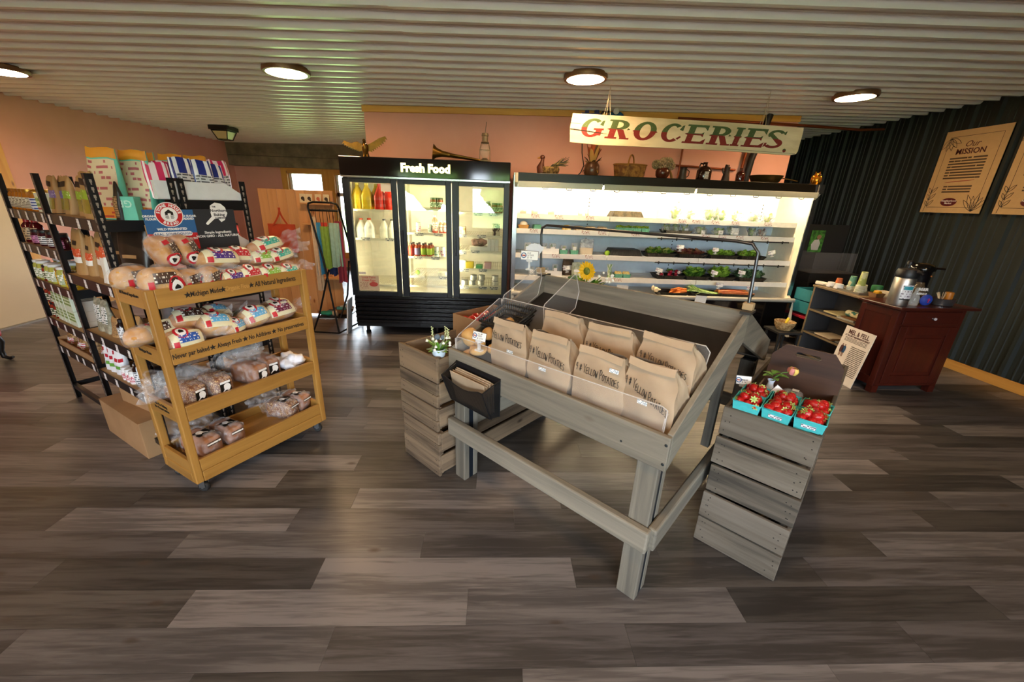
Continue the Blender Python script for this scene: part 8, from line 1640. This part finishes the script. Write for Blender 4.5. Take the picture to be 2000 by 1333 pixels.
t = T('gold_pan', 'shallow brass gold pan on the cooler top', 'pan', (cxp(1492), YT, CTZ)); O('pan', MB().lathe([(.13, 0), (.14, .003), (.185, .085), (.182, .087), (.13, .008), (0, .008)], 28), plain('dull_brass', '#5f4a22', .4, .7, .2, 8), t, smooth=.8); O('handle', MB().tube([(.18, 0, .07), (.40, 0, .04)], .006, 6), plain('dull_brass', ''), t)
t = T('owl_figurine', 'small gold owl figurine at the right end of the cooler top', 'figurine', (cxp(1574), 4.86, CTZ)); GL2 = plain('bright_gold', '#c98a2a', .2, .9)
O('body', MB().lathe([(.03, 0), (.042, .02), (.048, .05), (.04, .085), (0, .09)], 18), GL2, t, smooth=1); O('head', MB().ball((0, -.005, .10), (.036, .032, .028), 14, 10), GL2, t, smooth=3)
for sx in (-1, 1): O('wing', MB().ball((.045 * sx, .0, .055), (.016, .022, .045), 10, 8), GL2, t, smooth=3); O('ear', MB().tube([(.02 * sx, 0, .12), (.03 * sx, 0, .14)], [.01, .002], 6), GL2, t); O('eye', MB().ball((.014 * sx, -.034, .105), .009, 8, 6), plain('eye_dark', '#2a1408', .2), t, smooth=3)
cb_ = T('power_cable', 'black power cable looped on the cooler top and wall', 'cable', (0, 0, 0)); O('cable', MB().tube([(.96, 5.2, CTZ + .01), (1.02, 5.3, CTZ + .06), (1.08, 5.45, CTZ + .15), (1.05, 5.48, CTZ + .3), (1.03, 5.48, 2.45)], .007, 6), BPL, cb_, smooth=1)
# ------------------------------------------------------------------ alcove: pine partition, garment rack
KN = wood('knotty_pine_z', '#b07a48', '#cd9a66', 'z', .5, 16, .9, .08, '#7a4520')
pn = T('pine_partition', 'knotty pine board partition behind the garment rack', 'partition', (-3.03, 5.45, 0))
for k in range(8): O('board', MB().box(.116 * k + .001, .116 * k + .114, 0, .02, .02, 1.64), KN, pn, bevel=.003)
for z in (.3, 1.45): O('batten', MB().box(.01, .92, .02, .05, z, z + .08), KN, pn)
for z, x0, x1 in ((1.47, .54, .92), (1.22, .54, .70), (.52, .62, .93)): O('ledge', MB().box(x0, x1, -.09, 0, z, z + .02), wood('knotty_pine_x', '#b07a48', '#cd9a66', 'x', .5, 16, .9, .05, '#7a4520'), pn, bevel=.002)
for x in (.03, .86): O('foot', MB().box(x, x + .04, -.12, .14, 0, .03), KN, pn)
for k, x in enumerate((.57, .65, .76, .86)):
    t = T('greeting_card', 'greeting card with drawing, %s on the partition ledge' % ['first', 'second', 'third', 'last'][k], 'card', (-3.03 + x, 5.40, 1.491), 0, 'greeting cards'); t.rotation_euler = (-.12, 0, 0)
    O('sheet', MB().box(-.038, .038, 0, .002, 0, .105), plain('card_stock', '#cdbd9a', .6), t); O('drawing', MB().ball((0, -.0012, .05), (.022, .0006, .022), 12, 6).ball((.012, -.0012, .028), (.012, .0006, .012), 10, 5), [plain('ink_brown', ''), plain('ink_brown', ''), plain('drawing_red', '#b0563a', .5), plain('ink_brown', '')][k], t, smooth=3, kind='stuff')
bgm = T('orange_tote', 'rust orange tote bag hanging on the pine partition', 'bag', (-2.76, 5.38, .86)); RO_ = plain('rust_cloth', '#a83a14', .8, 0, .15, 6, .1)
O('bag', MB().grid(lambda u, v: (-.17 + .34 * u + .02 * (1 - v) * (u - .5), -.02 * math.sin(PI * u) * (.4 + math.sin(PI * v)) + .006 * math.sin(9 * u + 5 * v), .36 * v), 12, 10).grid(lambda u, v: (.17 - .34 * u, .025 * math.sin(PI * u) * (.4 + .6 * math.sin(PI * v)), .36 * v), 12, 10), RO_, bgm, smooth=1.2)
O('strap', MB().grid(lambda u, v: (-.10 + .11 * math.sin(PI * u / 2) + .025 * (v - .5), -.012, .34 + .22 * u), 8, 1).grid(lambda u, v: (.09 - .09 * math.sin(PI * u / 2) + .025 * (v - .5), -.008, .34 + .22 * u), 8, 1), RO_, bgm, smooth=1.2)
gr_ = T('garment_rack', 'black folding garment rack hung with aprons and ties', 'garment rack', (0, 0, 0)); BT = plain('black_tube', '#121212', .4, .5)
xa, xb, ya, yb_ = -2.08, -1.86, 4.60, 5.02
def rod(*p): return MB().tube(p, .011, 8)
O('top_bar', rod((-2.06, 4.62, 1.46), (-2.05, 4.62, 1.50), (-2.0, 4.62, 1.515), (-1.80, 4.62, 1.515), (-1.75, 4.62, 1.50), (-1.73, 4.62, 1.46)), BT, gr_, smooth=1); O('cross_bar', rod((-2.06, 4.64, 1.43), (-1.75, 4.64, 1.43)), BT, gr_, smooth=1)
for p in [((-2.06, 4.62, 1.46), (-1.96, 4.62, .9), (-1.88, 4.62, .02)), ((-1.93, 4.66, .78), (-2.10, 4.66, .25), (-2.20, 4.66, .02)), ((-1.73, 4.62, 1.46), (-1.745, 5.0, .8), (-1.76, 5.12, .03)), ((-1.78, 4.9, .85), (-1.80, 4.8, .45), (-1.86, 4.66, .2))]: O('leg', rod(*p), BT, gr_, smooth=1)
O('foot_bar', rod((-2.20, 4.66, .02), (-1.88, 4.62, .02), (-1.76, 5.12, .03)), BT, gr_, smooth=1); O('low_shelf', MB().box(-2.14, -1.79, 4.68, 5.05, .19, .20), BT, gr_)
def cloth(label, name, x, y, z0, z1, w, mat, seed, cat='apron', tie=0.0):
    rn = random.Random(seed); a = rn.uniform(0, 6)
    t = T(name, label, cat, (x, y, 0), rn.uniform(-.3, .3), 'aprons and ties on the garment rack')
    O('fabric', MB().grid(lambda u, v: ((u - .5) * w * (1 + .3 * (1 - v)), .016 * math.sin(5 * u * PI + a) * (1.2 - v), z0 + (z1 - z0) * v + .015 * math.sin(6 * u + a) * (1 - v)), 14, 10).grid(lambda u, v: ((.5 - u) * w * (1 + .3 * (1 - v)), .02 + .016 * math.sin(5 * u * PI + a) * (1.2 - v), z0 + (z1 - z0) * v), 14, 10), mat, t, smooth=1.2)
    O('hook', MB().tube([(0, .01, z1 - .01), (0, .01, 1.425), (.012, .01, 1.445)], .003, 5), BT, t)
fab = lambda n, c, s=.12: plain(n, c, .85, 0, s, 25, .15)
for i, (x, z0, z1, w, c, lab, nm) in enumerate([(-2.04, .62, 1.36, .035, '#c9b090', 'long cream strap with red bands at the left of the rack', 'strap'), (-2.01, .80, 1.30, .05, '#2f7fa8', 'blue dog lead hanging next to the cream strap', 'lead'), (-1.975, .92, 1.30, .10, '#c9402a', 'coral patterned scarf at the front of the rack', 'scarf'), (-1.925, .88, 1.26, .06, '#7a9a3a', 'green knitted scarf in the middle of the rack', 'scarf'), (-1.885, .80, 1.24, .05, '#1f2c5a', 'navy fringe scarf in the middle of the rack', 'scarf'), (-1.865, .95, 1.26, .08, '#2a4a44', 'dark green scarf right of the navy one', 'scarf'), (-1.815, .90, 1.30, .07, '#8fae9a', 'pale mint tea towel near the fridge', 'towel'), (-1.775, .72, 1.32, .05, '#8a2a3a', 'maroon beaded macrame nearest the fridge', 'macrame')]):
    cloth(lab, nm, x, 4.64 + .02 * (i % 3), z0 - .08, z1, w * 1.5, fab('cloth_%d' % i, c), i + 400, nm)
t = T('black_cap', 'black mask pouch with teal seam hanging low on the rack', 'pouch', (-1.985, 4.70, .80)); O('pouch', MB().lathe([(.0, 0), (.05, .03), (.075, .10), (.075, .13), (0, .14)], 16, sy=.4), fab('black_cloth', '#141618'), t, smooth=1); O('seam', MB().tube([(-.07, -.03, .115), (0, -.045, .085), (.07, -.03, .115)], .004, 5), plain('seam_teal', '#4a9aa8', .6), t)
t = T('trinket_bowl', 'wooden bowl of rolled cloths on the garment rack shelf', 'bowl', (-1.88, 4.86, .2005)); O('bowl', MB().lathe([(.06, 0), (.10, .03), (.12, .075), (.115, .075), (.09, .03), (0, .012)], 20), plain('bowl_wood', '#8a5a30', .5), t, smooth=.8)
for k, c in enumerate(('#4a8a7a', '#c9b8a4', '#2a3a36', '#9ab0a4')): tag(O('rolled_cloth', MB().lathe([(0, -.05), (.022, -.05), (.025, 0), (.022, .05), (0, .05)], 10, (0, 0, 0), 0, RY(PI / 2)), fab('roll_%d' % k, c), None, (-1.90 + .03 * (k % 2), 4.82 + .03 * k, .275 + .01 * (k % 2)), (0, 0, .6 * k), smooth=1), '%s rolled cloth in the wooden bowl' % ['teal', 'cream', 'dark', 'pale green'][k], 'cloth', 'rolled cloths in the bowl')
t = T('green_gloves', 'green garden gloves with cream cuffs on the rack shelf', 'gloves', (-2.05, 4.76, .2005)); O('glove', MB().ball((0, 0, .03), (.08, .05, .028), 14, 8, 0, lambda d: 1 + .15 * math.sin(6 * d.x)), fab('glove_green', '#1f7a5a'), t, smooth=2); O('cuff', MB().lathe([(.03, 0), (.034, .05)], 14, (0, 0, 0), 0, TR(.07, 0, .03) @ RY(PI / 2)), fab('cuff_cream', '#c9a884'), t, smooth=1)
t = T('white_foam_board', 'white board leaning by the fridge side', 'board', (-1.80, 4.75, 0), .2); t.rotation_euler = (0, .10, .1); O('board', MB().box(-.012, .0, -.1, .12, .002, .42), plain('foam_white', '#d8dce2', .5), t)
